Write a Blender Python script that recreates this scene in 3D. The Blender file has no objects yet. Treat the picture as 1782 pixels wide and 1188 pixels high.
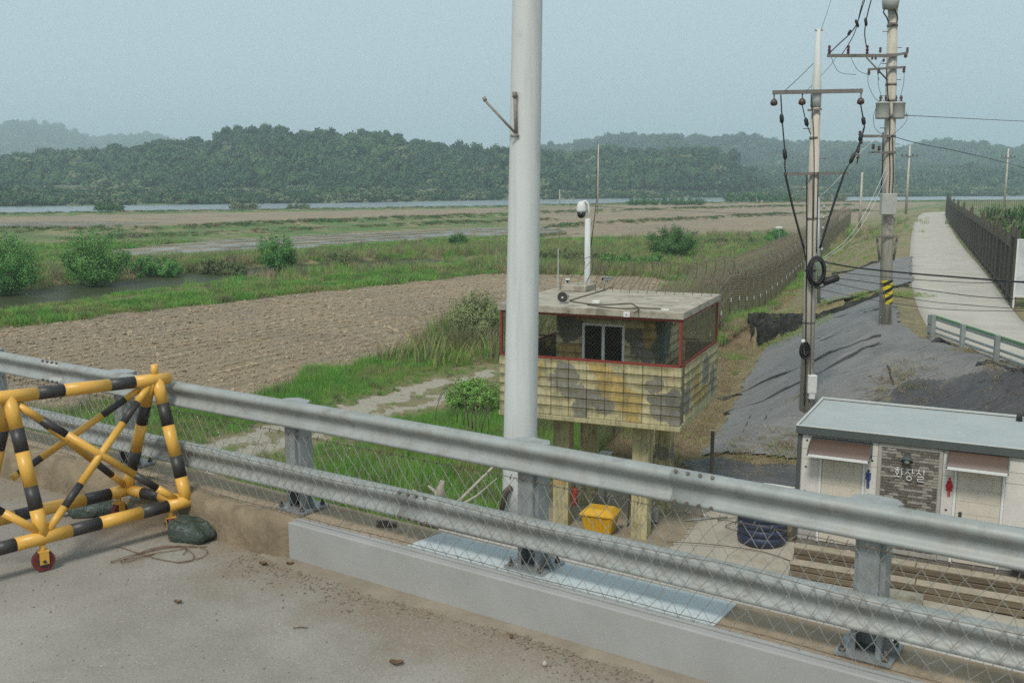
import bpy, bmesh, math, random
import numpy as np
from mathutils import Vector, Matrix

# ------------------------------------------------------------------ camera, world, sun, exposure
SC = bpy.context.scene
F = 1733.0
TH = math.atan((594 - 318) / F)
HC = 7.2
cam_d = bpy.data.cameras.new('camera')
cam = bpy.data.objects.new('camera', cam_d)
SC.collection.objects.link(cam)
cam.location = (0, 0, HC)
cam.rotation_euler = (math.pi / 2 - TH, 0, 0)
cam_d.lens = 35.0
cam_d.sensor_width = 36.0
cam_d.clip_start = 0.05
cam_d.clip_end = 20000
cam_d.dof.use_dof = True
cam_d.dof.focus_distance = 22
cam_d.dof.aperture_fstop = 4.5
SC.camera = cam

world = bpy.data.worlds.new('World')
SC.world = world
world.use_nodes = True
SUN_EL, SUN_ROT = math.radians(52), math.radians(200)
wn, wl = world.node_tree.nodes, world.node_tree.links
bg = wn['Background']
sky = wn.new('ShaderNodeTexSky')
sky.sky_type = 'NISHITA'
sky.sun_disc = False
sky.sun_elevation = SUN_EL
sky.sun_rotation = SUN_ROT
sky.air_density = 1.0
sky.dust_density = 4.0
sky.ozone_density = 1.5
mixw = wn.new('ShaderNodeMix'); mixw.data_type = 'RGBA'
mixw.inputs[0].default_value = 0.88
wl.new(sky.outputs[0], mixw.inputs[6])
mixw.inputs[7].default_value = (3.85, 4.82, 5.22, 1)
wl.new(mixw.outputs[2], bg.inputs[0])
bg.inputs[1].default_value = 0.085

sd = bpy.data.lights.new('sun', 'SUN')
sd.energy = 1.5
sd.angle = math.radians(12)
sd.color = (1.0, 0.95, 0.86)
sun = bpy.data.objects.new('sun', sd)
SC.collection.objects.link(sun)
# light comes from the side of SUN_ROT (nishita: 0 = +Y, clockwise)
sdir = Vector((math.sin(SUN_ROT) * math.cos(SUN_EL), math.cos(SUN_ROT) * math.cos(SUN_EL), math.sin(SUN_EL)))
sun.rotation_euler = sdir.to_track_quat('Z', 'Y').to_euler()
sun.location = (0, 0, 60)
SC.view_settings.view_transform = 'Standard'
SC.view_settings.look = 'None'
SC.view_settings.exposure = 0.74
SC.view_settings.gamma = 1.0
SC.view_settings.use_curve_mapping = False
HAZE_D = 0.0005
SC.render.engine = 'CYCLES'
SC.cycles.max_bounces = 6
SC.cycles.diffuse_bounces = 3
SC.cycles.glossy_bounces = 3
SC.cycles.transmission_bounces = 4
SC.cycles.transparent_max_bounces = 8
SC.cycles.volume_bounces = 2
SC.cycles.use_denoising = False
SC.cycles.sample_clamp_indirect = 3.0

random.seed(3)
rng = np.random.default_rng(5)
COL = SC.collection

# ------------------------------------------------------------------ survey helpers: photo pixel -> place on a real plane
def ray(px, py):
    u, v = (px - 891) / F, (594 - py) / F
    return Vector((u, math.cos(TH) + v * math.sin(TH), -math.sin(TH) + v * math.cos(TH)))

def P(px, py, z=0.0):
    d = ray(px, py)
    t = (z - HC) / d.z
    return Vector((d.x * t, d.y * t, z))

def PY(px, py, Y):
    d = ray(px, py)
    t = Y / d.y
    return Vector((d.x * t, Y, HC + d.z * t))

class Frame:
    def __init__(s, ox, oy, ang, oz=0):
        s.o = Vector((ox, oy, oz)); s.a = ang
        s.u = Vector((math.cos(ang), math.sin(ang), 0)); s.v = Vector((-math.sin(ang), math.cos(ang), 0))
    def hity(s, px, py, yc=0.0):
        d = ray(px, py); c = Vector((0, 0, HC))
        t = (yc - (c - s.o).dot(s.v)) / d.dot(s.v)
        p = c + d * t - s.o
        return p.dot(s.u), p.z
    def hitx(s, px, py, xc=0.0):
        d = ray(px, py); c = Vector((0, 0, HC))
        t = (xc - (c - s.o).dot(s.u)) / d.dot(s.u)
        p = c + d * t - s.o
        return p.dot(s.v), p.z
    def w(s, x, y, z=0):
        return s.o + s.u * x + s.v * y + Vector((0, 0, z))
    def l(s, p):
        q = Vector(p) - s.o
        return Vector((q.dot(s.u), q.dot(s.v), q.z))

# ------------------------------------------------------------------ object helpers
def tag(o, label=None, cat=None, group=None, kind=None):
    if label: o['label'] = label
    if cat: o['category'] = cat
    if group: o['group'] = group
    if kind: o['kind'] = kind
    return o

def empty(name, loc=(0, 0, 0), rz=0.0, label=None, cat=None, group=None):
    o = bpy.data.objects.new(name, None)
    o.empty_display_size = 0.2
    COL.objects.link(o)
    o.location = loc
    o.rotation_euler = (0, 0, rz)
    return tag(o, label, cat, group)

def copy_tree(o, parent=None):
    c = o.copy(); COL.objects.link(c); c.parent = parent
    for ch in list(o.children):
        copy_tree(ch, c)
    return c

class MB:
    def __init__(s):
        s.v = []; s.f = []; s.m = []; s.s = []
    def add(s, vs, fs, m=0, smooth=False):
        b = len(s.v)
        s.v.extend([tuple(x) for x in vs])
        for i, f in enumerate(fs):
            s.f.append(tuple(b + k for k in f)); s.m.append(m)
            s.s.append(smooth[i] if isinstance(smooth, list) else smooth)
    def box(s, c, d, R=None, m=0):
        x, y, z = d[0] / 2, d[1] / 2, d[2] / 2
        vs = [Vector((a * x, b * y, e * z)) for a, b, e in ((-1,-1,-1),(1,-1,-1),(1,1,-1),(-1,1,-1),(-1,-1,1),(1,-1,1),(1,1,1),(-1,1,1))]
        if R is not None: vs = [R @ q for q in vs]
        c = Vector(c)
        s.add([q + c for q in vs], [(0,3,2,1),(4,5,6,7),(0,1,5,4),(1,2,6,5),(2,3,7,6),(3,0,4,7)], m)
        return s
    def b2(s, x0, x1, y0, y1, z0, z1, m=0):
        return s.box(((x0+x1)/2, (y0+y1)/2, (z0+z1)/2), (x1-x0, y1-y0, z1-z0), None, m)
    def tube(s, pts, r, n=8, caps=True, m=0, closed=False):
        pts = [Vector(p) for p in pts]
        k = len(pts)
        rr = r if isinstance(r, (list, tuple)) else [r] * k
        T = []
        for i in range(k):
            a = pts[i - 1] if (i > 0 or closed) else pts[i]
            b = pts[(i + 1) % k] if (i < k - 1 or closed) else pts[i]
            t = (b - a)
            T.append(t.normalized() if t.length > 1e-9 else Vector((0, 0, 1)))
        up = Vector((0, 0, 1)) if abs(T[0].z) < 0.9 else Vector((1, 0, 0))
        N = (up - T[0] * up.dot(T[0])).normalized()
        vs = []
        for i in range(k):
            N = (N - T[i] * N.dot(T[i])).normalized()
            B = T[i].cross(N)
            for j in range(n):
                a = 2 * math.pi * j / n
                vs.append(pts[i] + (N * math.cos(a) + B * math.sin(a)) * rr[i])
        fs = []; sm = []
        for i in range(k if closed else k - 1):
            i2 = (i + 1) % k
            for j in range(n):
                fs.append((i*n+j, i*n+(j+1)%n, i2*n+(j+1)%n, i2*n+j)); sm.append(n > 4)
        if caps and not closed:
            fs.append(tuple(reversed(range(n)))); sm.append(False)
            fs.append(tuple((k-1)*n + j for j in range(n))); sm.append(False)
        s.add(vs, fs, m, sm)
        return s
    def lathe(s, prof, c=(0, 0, 0), n=20, m=0):
        return s.tube([(c[0], c[1], c[2] + z) for r, z in prof], [max(r, 1e-4) for r, z in prof], n, True, m)
    def prism(s, poly, z0, z1, m=0):
        n = len(poly)
        vs = [(p[0], p[1], z0) for p in poly] + [(p[0], p[1], z1) for p in poly]
        fs = [tuple(reversed(range(n))), tuple(range(n, 2*n))] + [(i, (i+1)%n, n+(i+1)%n, n+i) for i in range(n)]
        s.add(vs, fs, m); return s
    def loft(s, prof, path, m=0, closed=True, smooth=True):
        """prof: list of (a,b); path: function list [(origin, A, B)]"""
        n = len(prof)
        vs = []
        for o, A, B in path:
            for a, b in prof: vs.append(Vector(o) + Vector(A)*a + Vector(B)*b)
        fs = []
        for i in range(len(path)-1):
            for j in range(n if closed else n-1):
                fs.append((i*n+j, i*n+(j+1)%n, (i+1)*n+(j+1)%n, (i+1)*n+j))
        sm = [smooth]*len(fs)
        if closed:
            fs.append(tuple(reversed(range(n)))); fs.append(tuple((len(path)-1)*n+j for j in range(n))); sm += [False, False]
        s.add(vs, fs, m, sm); return s
    def mesh(s, name):
        me = bpy.data.meshes.new(name)
        me.from_pydata([tuple(q) for q in s.v], [], s.f)
        me.polygons.foreach_set('material_index', s.m)
        me.polygons.foreach_set('use_smooth', s.s)
        me.update()
        return me
    def build(s, name, mats, parent=None, loc=None, rz=None, bevel=0):
        me = s.mesh(name)
        for x in (mats if isinstance(mats, (list, tuple)) else [mats]): me.materials.append(x)
        o = bpy.data.objects.new(name, me); COL.objects.link(o)
        if parent is not None: o.parent = parent
        if loc is not None: o.location = loc
        if rz is not None: o.rotation_euler = (0, 0, rz)
        if bevel:
            b = o.modifiers.new('bevel', 'BEVEL'); b.width = bevel; b.segments = 2; b.limit_method = 'ANGLE'
        return o

def inst(name, me, parent, loc, rot=(0, 0, 0)):
    o = bpy.data.objects.new(name, me); COL.objects.link(o)
    if parent is not None: o.parent = parent
    o.location = loc; o.rotation_euler = rot
    return o

def np_mesh(name, V, Fc, mat, smooth=False):
    me = bpy.data.meshes.new(name)
    V = np.asarray(V, dtype=np.float32); Fc = np.asarray(Fc, dtype=np.int32)
    k = Fc.shape[1]
    me.vertices.add(len(V)); me.vertices.foreach_set('co', V.ravel())
    me.loops.add(Fc.size); me.loops.foreach_set('vertex_index', Fc.ravel())
    me.polygons.add(len(Fc)); me.polygons.foreach_set('loop_start', np.arange(0, Fc.size, k, dtype=np.int32))
    if smooth: me.polygons.foreach_set('use_smooth', np.ones(len(Fc), dtype=bool))
    me.update(calc_edges=True)
    if mat: me.materials.append(mat)
    return me

def link(name, me, parent=None, loc=(0, 0, 0), rz=0):
    o = bpy.data.objects.new(name, me); COL.objects.link(o)
    if parent is not None: o.parent = parent
    o.location = loc; o.rotation_euler = (0, 0, rz)
    return o

def wires(A, B, r):
    """triangular prisms along many segments"""
    A = np.asarray(A, float); B = np.asarray(B, float)
    d = B - A; L = np.linalg.norm(d, axis=1, keepdims=True); d = d / np.maximum(L, 1e-9)
    up = np.where(np.abs(d[:, 2:3]) > 0.9, np.array([[1., 0, 0]]), np.array([[0, 0, 1.]]))
    n1 = np.cross(d, up); n1 /= np.linalg.norm(n1, axis=1, keepdims=True)
    n2 = np.cross(d, n1)
    V = []
    for base in (A, B):
        for k in range(3):
            a = 2 * math.pi * k / 3
            V.append(base + (n1 * math.cos(a) + n2 * math.sin(a)) * r)
    N = len(A)
    V = np.stack(V, 1).reshape(-1, 3)
    i0 = (np.arange(N) * 6)[:, None]
    q = [i0 + np.array([[k, (k+1) % 3, 3 + (k+1) % 3, 3 + k]]) for k in range(3)]
    return V, np.concatenate(q, 0)

def chain_mesh(name, w, h, cw, ch, r, mat, jit=0.0):
    """diamond wire mesh in the local xz plane; cw = half a diamond's width, ch = a diamond's height"""
    nz = max(2, int(round(h / (ch / 2)))); nx = int(w / cw)
    rr = np.random.default_rng(7); zz = np.linspace(0, h, nz + 1)
    gx = (np.arange(nx + 2) * cw)[:, None] + rr.normal(0, 1, (nx + 2, nz + 1)) * jit
    gx = gx + (0.5 * cw * np.sin(np.arange(nx + 2) * 0.31)[:, None] * np.sin(np.pi * zz / h)[None, :] if jit else 0)
    gz = zz[None, :] + rr.normal(0, 1, (nx + 2, nz + 1)) * jit * (1 if jit else 0)
    i, k = np.meshgrid(np.arange(nx), np.arange(nz), indexing='ij'); i = i.ravel(); k = k.ravel()
    nod = lambda i, k: np.where(i % 2 == 0, i + (k % 2), i + 1 - (k % 2))
    a, b = nod(i, k), nod(i, k + 1)
    A = np.stack([gx[a, k], r * .8 * ((i % 2) * 2 - 1.), gz[a, k]], 1); B = np.stack([gx[b, k+1], r * .8 * ((i % 2) * 2 - 1.), gz[b, k+1]], 1)
    V, Q = wires(A, B, r)
    return np_mesh(name, V, Q, mat)

# ------------------------------------------------------------------ materials
class NT:
    def __init__(s, name):
        s.mat = bpy.data.materials.new(name); s.mat.use_nodes = True
        s.n = s.mat.node_tree.nodes; s.l = s.mat.node_tree.links
        s.bsdf = s.n['Principled BSDF']
    def node(s, t, **k):
        x = s.n.new(t)
        for a, b in k.items(): setattr(x, a, b)
        return x
    def pos(s, obj=None):
        if obj == 'object':
            return s.node('ShaderNodeTexCoord').outputs['Object']
        if obj is not None:
            t = s.node('ShaderNodeTexCoord'); t.object = obj
            return t.outputs['Object']
        return s.node('ShaderNodeNewGeometry').outputs['Position']
    def noise(s, vec, scale, detail=5, rough=0.6, dist=0.0):
        x = s.node('ShaderNodeTexNoise'); x.inputs['Scale'].default_value = scale
        x.inputs['Detail'].default_value = detail; x.inputs['Roughness'].default_value = rough
        x.inputs['Distortion'].default_value = dist
        s.l.new(vec, x.inputs['Vector']); return x.outputs['Fac']
    def ramp(s, fac, a, b):
        x = s.node('ShaderNodeMapRange'); x.inputs['From Min'].default_value = a; x.inputs['From Max'].default_value = b
        s.l.new(fac, x.inputs['Value']); return x.outputs['Result']
    def mix(s, fac, a, b, mode='MIX'):
        x = s.node('ShaderNodeMix'); x.data_type = 'RGBA'; x.blend_type = mode
        for sock, val in ((0, fac), (6, a), (7, b)):
            if isinstance(val, (int, float)): x.inputs[sock].default_value = val
            elif isinstance(val, (tuple, list)): x.inputs[sock].default_value = (*val[:3], 1)
            else: s.l.new(val, x.inputs[sock])
        return x.outputs[2]
    def math(s, op, a, b=None, c=None):
        x = s.node('ShaderNodeMath'); x.operation = op
        for i, v in enumerate((a, b, c)):
            if v is None: continue
            if isinstance(v, (int, float)): x.inputs[i].default_value = v
            else: s.l.new(v, x.inputs[i])
        return x.outputs[0]
    def vmul(s, vec, m):
        x = s.node('ShaderNodeVectorMath'); x.operation = 'MULTIPLY'
        s.l.new(vec, x.inputs[0]); x.inputs[1].default_value = m
        return x.outputs[0]
    def bump(s, h, strength=0.3, dist=0.02, normal=None):
        x = s.node('ShaderNodeBump'); x.inputs['Strength'].default_value = strength; x.inputs['Distance'].default_value = dist
        s.l.new(h, x.inputs['Height'])
        if normal is not None: s.l.new(normal, x.inputs['Normal'])
        return x.outputs['Normal']
    def attr(s, name):
        x = s.node('ShaderNodeAttribute'); x.attribute_name = name
        return x.outputs['Fac']
    def fin(s, col, rough=0.7, metal=0.0, normal=None, spec=0.4):
        b = s.bsdf
        if isinstance(col, (tuple, list)): b.inputs['Base Color'].default_value = (*col[:3], 1)
        else: s.l.new(col, b.inputs['Base Color'])
        if isinstance(rough, (int, float)): b.inputs['Roughness'].default_value = rough
        else: s.l.new(rough, b.inputs['Roughness'])
        b.inputs['Metallic'].default_value = metal
        b.inputs['Specular IOR Level'].default_value = spec
        if normal is not None: s.l.new(normal, b.inputs['Normal'])
        return s.mat

def M(name, c1, c2=None, sc=3.0, rough=0.7, metal=0.0, bump=0.0, bsc=30, bd=0.01, dirt=None, dsc=2.0, dlo=0.5, dhi=0.75, spec=0.4, streak=None, obj=None, rnd=0.0, grain=0.0):
    t = NT(name); p = t.pos(obj)
    c2 = c2 or tuple(x * 0.78 for x in c1)
    col = t.mix(t.ramp(t.noise(p, sc, 6), 0.3, 0.7), c1, c2)
    if grain:
        g = t.noise(p, 140, 2)
        col = t.mix(t.ramp(g, 0.35, 0.65), col, t.mix(grain, col, (0, 0, 0)), 'MIX')
    if dirt:
        col = t.mix(t.ramp(t.noise(p, dsc, 8, 0.7), dlo, dhi), col, dirt)
    if streak:
        q = t.vmul(p, (6, 6, 0.35))
        col = t.mix(t.ramp(t.noise(q, 1.5, 6), 0.5, 0.78), col, streak)
    if rnd:
        oi = t.node('ShaderNodeObjectInfo').outputs['Random']
        col = t.mix(t.math('MULTIPLY', oi, rnd), col, tuple(x * 0.35 for x in c1))
    nrm = t.bump(t.noise(p, bsc, 5), bump, bd) if bump else None
    return t.fin(col, rough, metal, nrm, spec)
# ------------------------------------------------------------------ terrain
def PX(lst, z=0.0):
    return np.array([[P(a, b, z).x, P(a, b, z).y] for a, b in lst])

def inpoly(x, y, poly):
    r = np.zeros(x.shape, bool); n = len(poly); j = n - 1
    for i in range(n):
        xi, yi = poly[i]; xj, yj = poly[j]
        c = ((yi > y) != (yj > y)) & (x < (xj - xi) * (y - yi) / (yj - yi + 1e-12) + xi)
        r ^= c; j = i
    return r

def dline(x, y, pl, closed=False):
    d = np.full(x.shape, 1e9)
    n = len(pl)
    for i in range(n if closed else n - 1):
        ax, ay = pl[i]; bx, by = pl[(i + 1) % n]
        ux, uy = bx - ax, by - ay
        t = np.clip(((x - ax) * ux + (y - ay) * uy) / (ux*ux + uy*uy + 1e-12), 0, 1)
        d = np.minimum(d, np.hypot(x - ax - t*ux, y - ay - t*uy))
    return d

def sstep(a, b, v):
    t = np.clip((v - a) / (b - a), 0, 1)
    return t * t * (3 - 2 * t)

def wob(x, y, s=1.0):
    return (np.sin(x*1.3*s + 1.7*np.sin(y*0.7*s)) + np.sin(y*1.9*s + 2.1*np.sin(x*0.9*s) + 1.3) + 0.6*np.sin(3.7*x*s + 2.9*y*s) + 0.5*np.sin(5.1*y*s - 4.3*x*s + 2)) / 3.1

T_POLY = np.array([(58,146),(30.5,79),(18.5,49.5),(13.4,36),(11.5,32.3),(11.1,29.5),(11.7,26.5),(12.3,23.4),(14,21.6),(22,18.5),(60,5),(260,-8),(260,300),(110,240)], float)
O_POLY = np.array([(50,158),(24.6,80.5),(19.2,66),(11.6,46),(10.4,42),(8.2,36),(6.4,30),(4.6,25),(5.2,24.3),(7.4,24.0),(8.6,22.9),(13.2,20.4),(17,18),(60,-14),(300,-30),(300,340),(104,262)], float)

RIVER = PX([(-2600,385),(-800,374),(0,371),(600,363),(880,358),(1100,352),(1400,349.5),(1640,347.5),(2600,344),(4200,343),(4200,338),(2600,338),(1640,340.5),(1200,342.5),(900,346),(600,351),(0,357),(-800,360),(-2600,364)])
CANAL = PX([(-600,583),(-200,550),(0,527),(114,511),(300,491),(400,479.5),(550,468),(700,459),(780,455)], -.25)
BUND1 = PX([(-600,646),(-300,606),(0,563),(188,540),(370,517),(600,491),(750,475),(880,468)])
BUNDS = [(PX([(-400,374),(0,374),(300,369),(600,364.5),(880,360),(1100,355),(1700,350)]), 0.35, 3.0),
         (PX([(-300,408),(0,404),(150,404),(300,400),(450,393),(700,383),(880,376)]), 0.7, 1.6),
         (PX([(120,420),(230,414),(400,407),(600,398),(760,391),(960,384)]), 0.45, 1.3),
         (PX([(960,397),(1100,388),(1300,377),(1520,368)]), 0.5, 1.0),
         (PX([(940,372),(1200,364),(1480,358)]), 0.5, 1.5),
         (PX([(300,452),(420,446),(560,436),(700,426),(850,416),(980,408)]), 0.12, 1.0)]
FIELD1 = PX([(-1500,700),(-600,652),(-300,612),(0,572),(188,551),(370,529),(600,504),(750,487),(870,477),(1000,478),(1100,481),(1195,492),(1120,520),(1000,545),(870,566),(775,600),(720,612),(640,630),(560,653),(470,690),(400,706),(300,712),(130,714),(0,737),(-400,800),(-1500,900)])
PADDY = PX([(170,437),(300,424),(450,414),(600,406),(800,398),(975,393),(985,404),(850,413),(700,422),(560,432),(430,444),(280,449),(200,447)])
PADDY2 = PX([(-500,402),(0,398),(240,392),(300,386),(120,385),(0,386),(-500,392)])
FIELD2 = PX([(-500,398),(-200,396),(100,396),(260,393),(450,387),(700,376),(880,370),(880,362),(600,367),(300,372),(0,378),(-500,388)])
FIELDR = PX([(880,372),(940,362),(1200,355),(1500,352),(1640,352),(1560,366),(1500,385),(1440,395),(1380,404),(1200,410),(1060,412),(940,420),(880,424),(880,400),(960,392)])
TRK1 = PX([(300,808),(345,787),(450,758),(540,735),(613,718),(700,690),(783,663),(860,648)])
TRK2 = PX([(340,830),(400,800),(500,765),(600,740),(650,727),(715,708),(800,683)])
YARD = np.array([(3.3,19.6),(4.6,22.2),(5.6,22.6),(6.2,21.9),(4.9,19.4),(12,15.6),(16,10),(12,4),(4,9),(1.8,14),(1.1,18.9)], float)

def terrain(x, y):
    # levee
    inT = inpoly(x, y, T_POLY); inO = inpoly(x, y, O_POLY)
    dT = dline(x, y, T_POLY, True); dO = dline(x, y, O_POLY, True)
    t = np.where(inT, 1.0, np.where(inO, dO / (dO + dT + 1e-9), 0.0))
    ts = t * (1 - 0.25) + sstep(0, 1, t) * 0.25
    side = sstep(-2, 6, x - 0.37 * y + 7.5)
    base = 0.45 * sstep(30, 42, y) * side * (1 - sstep(60, 140, y))
    z = base + (2.7 - base) * ts
    terr = 1.15 * np.exp(-((y - 42.3) / 7.5) ** 2) * (y > 41.25) * sstep(7.5, 10.5, x) * (1 - ts)
    z = z + terr
    z = z + 0.05 * wob(x, y, 0.35) * (1 - inT) + 0.02 * wob(x, y, 1.7) * (1 - inT) * np.clip(40 / np.hypot(x, y), 0, 1)
    out = 1 - ts
    # bund, canal, river
    d = dline(x, y, BUND1); z += (0.3 + 0.1 * wob(x, y, .4)) * np.exp(-(d / 1.1) ** 2) * out
    d = dline(x, y, CANAL); z -= 1.5 * (1 - sstep(4.0, 5.7, d + 0.5 * wob(x, y, .6)))
    z += 0.12 * np.exp(-((d - 7.0) / 2.0) ** 2) * (y > 68) * out
    for pl, h, w in BUNDS:
        d = dline(x, y, pl); z += h * (1 + 0.35 * wob(x, y, .25)) * np.exp(-(d / w) ** 2) * out
    ir = inpoly(x, y, RIVER); dr = dline(x, y, RIVER, True)
    z = np.where(ir, z - 3.0 * sstep(0, 5, dr), z)
    # furrows of the near field run along the bund
    f1 = inpoly(x, y, FIELD1)
    d1 = dline(x, y, BUND1)
    z += np.where(f1, 0.05 * np.sin(d1 * 2 * math.pi / 0.85 + 0.8 * wob(x, y, 0.3)) * np.clip(45 / np.hypot(x, y), 0, 1), 0)
    return z

def cover(x, y):
    """ground cover weights: soil, green, dry, wet, gravel"""
    n1 = wob(x, y, 0.9); n2 = wob(x + 31, y - 17, 0.23); r = np.hypot(x, y)
    n3 = wob(x, y, 3.1); jx = x + 0.5 * n1 + .3 * n3 + 0.012 * r * n2; jy = y + 0.5 * wob(y, x, 1.1) + .3 * wob(y + 9, x, 3.3) + 0.012 * r * wob(y, x, .3)
    soil = inpoly(jx, jy, FIELD1).astype(float)
    far = sstep(100, 112, r)
    bund = np.zeros_like(x)
    for pl, h, w in BUNDS:
        bund = np.maximum(bund, np.exp(-(dline(jx, jy, pl) / (w * 1.5)) ** 2))
    pad = inpoly(jx, jy, PADDY) | inpoly(jx, jy, PADDY2)
    f2 = inpoly(jx, jy, FIELD2) | inpoly(jx, jy, FIELDR)
    soil = np.maximum(soil, f2 * (1 - 0.85 * bund)); soil = np.where(pad, 1, soil)
    wet = np.where(pad, 1.0, 0.0)
    dc = dline(jx, jy, CANAL)
    g = 0.56 + 0.40 * n2 + 0.35 * n1
    # shoulders around the bund: green top, tan foot
    db = dline(jx, jy, BUND1)
    g = np.where(db < 1.5, .8 + .5 * n1, g)
    g = np.where((dc > 2.2) & (dc < 5.2) & (y > 55), g * 0.75, g)
    # tan verge between track and field, levee
    tr = np.minimum(dline(jx, jy, TRK1), dline(jx, jy, TRK2))
    g = np.where(tr < 1.6, g * 0.55, g)
    side = sstep(-1.4, 0.9, x - 0.37 * y + 7.0)        # right of the fence line
    near = sstep(48, 26, y)
    g = g * (1 - side * near * 0.97) * (1 - .8 * side * sstep(75, 58, y))
    inO = inpoly(x, y, O_POLY)
    g = np.where(inO, np.clip(0.28 + 0.35 * n2 + 0.3 * n1 - .35 * sstep(75, 50, y), 0, 1) * np.where(x > 0.4 * y + 4.2, 2.4, 1.0), g)
    left_fence = sstep(4, -3, x - 0.37 * y + 7.0) * sstep(40, 55, y) * sstep(-6, 4, x)
    g = g * (1 - 0.45 * left_fence * (n2 > -0.1))
    g = np.clip(g, 0, 1) * (1 - soil)
    gravel = np.clip(1.3 - (tr / 0.40) ** 2, 0, 1) * (1 - soil) * (y > 16) * (0.7 + 0.3 * (n1 > -0.35))
    dry = np.clip(1 - g - soil, 0, 1)
    litter = side * sstep(52, 36, y) * (1 - inO * 0.5)
    return soil, g * (1 - gravel), dry, wet, gravel, litter

NA, NR = 760, 430
ang = np.radians(np.linspace(-76, 76, NA))
rad = np.geomspace(5.5, 740, NR)
AA, RR_ = np.meshgrid(ang, rad)
TX, TY = RR_ * np.sin(AA), RR_ * np.cos(AA)
TZ = terrain(TX, TY)
TZ = np.where(RR_ > 700, TZ - 0.5, TZ)
idx = np.arange(NA * NR).reshape(NR, NA)
quads = np.stack([idx[:-1, :-1], idx[:-1, 1:], idx[1:, 1:], idx[1:, :-1]], -1).reshape(-1, 4)[:, ::-1]

def terr_z(x, y):
    return float(terrain(np.array([float(x)]), np.array([float(y)]))[0])

def ground_material():
    t = NT('farmland')
    p = t.pos()
    soil, green, dry, wet, grav, lit = [t.attr(a) for a in ('soil', 'green', 'dry', 'wet', 'gravel', 'litter')]
    nf = t.noise(p, 9, 6, 0.7); nm = t.noise(p, 1.3, 6, 0.65); nl = t.noise(p, 0.12, 5, 0.6)
    c_dry = t.mix(t.ramp(nm, .3, .7), (.30, .25, .14), (.2, .175, .09))
    c_grn = t.mix(t.ramp(nf, .3, .7), (.075, .165, .035), (.13, .2, .055))
    c_grn = t.mix(t.ramp(nl, .4, .65), c_grn, (.11, .14, .05))
    c_soil = t.mix(t.ramp(nf, .3, .7), (.38, .295, .19), (.23, .172, .108))
    c_soil = t.mix(t.ramp(t.noise(t.vmul(p, (.6, 1.6, 1)), .35, 6, .7), .42, .62), c_soil, (.33, .26, .17))
    fa_, fb_ = P(0, 572), P(870, 477); fd_ = (fb_ - fa_).normalized(); fm_ = t.node('ShaderNodeMapping'); fm_.inputs['Rotation'].default_value = (0, 0, -math.atan2(fd_.y, fd_.x)); t.l.new(p, fm_.inputs['Vector'])
    c_soil = t.mix(t.math('MULTIPLY', t.ramp(t.noise(t.vmul(fm_.outputs[0], (.12, 1.4, 1)), .8, 5, .65), .48, .62), .55), c_soil, (.15, .115, .075))
    c_soil = t.mix(t.math('MULTIPLY', t.ramp(t.noise(t.vmul(fm_.outputs[0], (.08, .9, 1)), .7, 5, .65), .5, .66), .5), c_soil, (.38, .31, .215))
    c_soil = t.mix(t.ramp(nl, .42, .6), c_soil, (.25, .2, .14))
    c_grav = t.mix(t.ramp(nf, .3, .7), (.46, .42, .34), (.34, .3, .23))
    c_lit = t.mix(t.ramp(t.noise(p, 4, 8, .75), .35, .65), (.3, .225, .135), (.13, .095, .05))
    grass_amt = t.ramp(t.math('ADD', green, t.math('MULTIPLY', t.math('SUBTRACT', nf, .5), 1.2)), .3, .6)
    col = t.mix(grass_amt, c_dry, c_grn)
    col = t.mix(t.ramp(t.math('ADD', soil, t.math('MULTIPLY', t.math('SUBTRACT', nf, .5), .8)), .35, .65), col, c_soil)
    col = t.mix(t.ramp(t.math('ADD', lit, t.math('MULTIPLY', t.math('SUBTRACT', nm, .5), 1.0)), .45, .7), col, c_lit)
    col = t.mix(t.ramp(t.math('ADD', grav, t.math('MULTIPLY', t.math('SUBTRACT', nf, .5), .9)), .35, .6), col, c_grav)
    # flooded furrows: narrow water channels between ridges of mud
    sx = t.node('ShaderNodeSeparateXYZ'); t.l.new(p, sx.inputs[0])
    pa_, pb_ = P(280, 447), P(850, 409); pd_ = (pb_ - pa_).normalized()
    v = t.math('ADD', t.math('MULTIPLY', sx.outputs[1], pd_.x), t.math('MULTIPLY', sx.outputs[0], -pd_.y))
    v = t.math('ADD', v, t.math('MULTIPLY', t.noise(p, .08, 3), 2.0))
    s = t.math('SINE', t.math('MULTIPLY', v, 2 * math.pi / 4.2))
    pool = t.math('MULTIPLY', wet, t.ramp(t.math('ADD', s, t.math('MULTIPLY', t.math('SUBTRACT', t.noise(p, .05, 4), .5), 3.0)), -.1, .15))
    col = t.mix(pool, col, (.09, .085, .065))
    rough = t.math('SUBTRACT', .92, t.math('MULTIPLY', pool, .84))
    hgt = t.math('ADD', t.noise(p, 5, 8, .72), t.math('MULTIPLY', t.noise(p, 1.4, 3), 1.2))
    bs = t.node('ShaderNodeBump'); bs.inputs['Distance'].default_value = .16
    t.l.new(t.math('MULTIPLY', t.math('SUBTRACT', 1.0, pool), .9), bs.inputs['Strength']); t.l.new(hgt, bs.inputs['Height'])
    return t.fin(col, rough, 0, bs.outputs['Normal'], .35)

m_ground = ground_material()
me = np_mesh('ground', np.stack([TX, TY, TZ], -1).reshape(-1, 3), quads, m_ground, True)
cv = cover(TX, TY)
for nm_, arr in zip(('soil', 'green', 'dry', 'wet', 'gravel', 'litter'), cv):
    a = me.attributes.new(nm_, 'FLOAT', 'POINT'); a.data.foreach_set('value', arr.astype(np.float32).ravel())
tag(link('ground', me), kind='structure')

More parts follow.
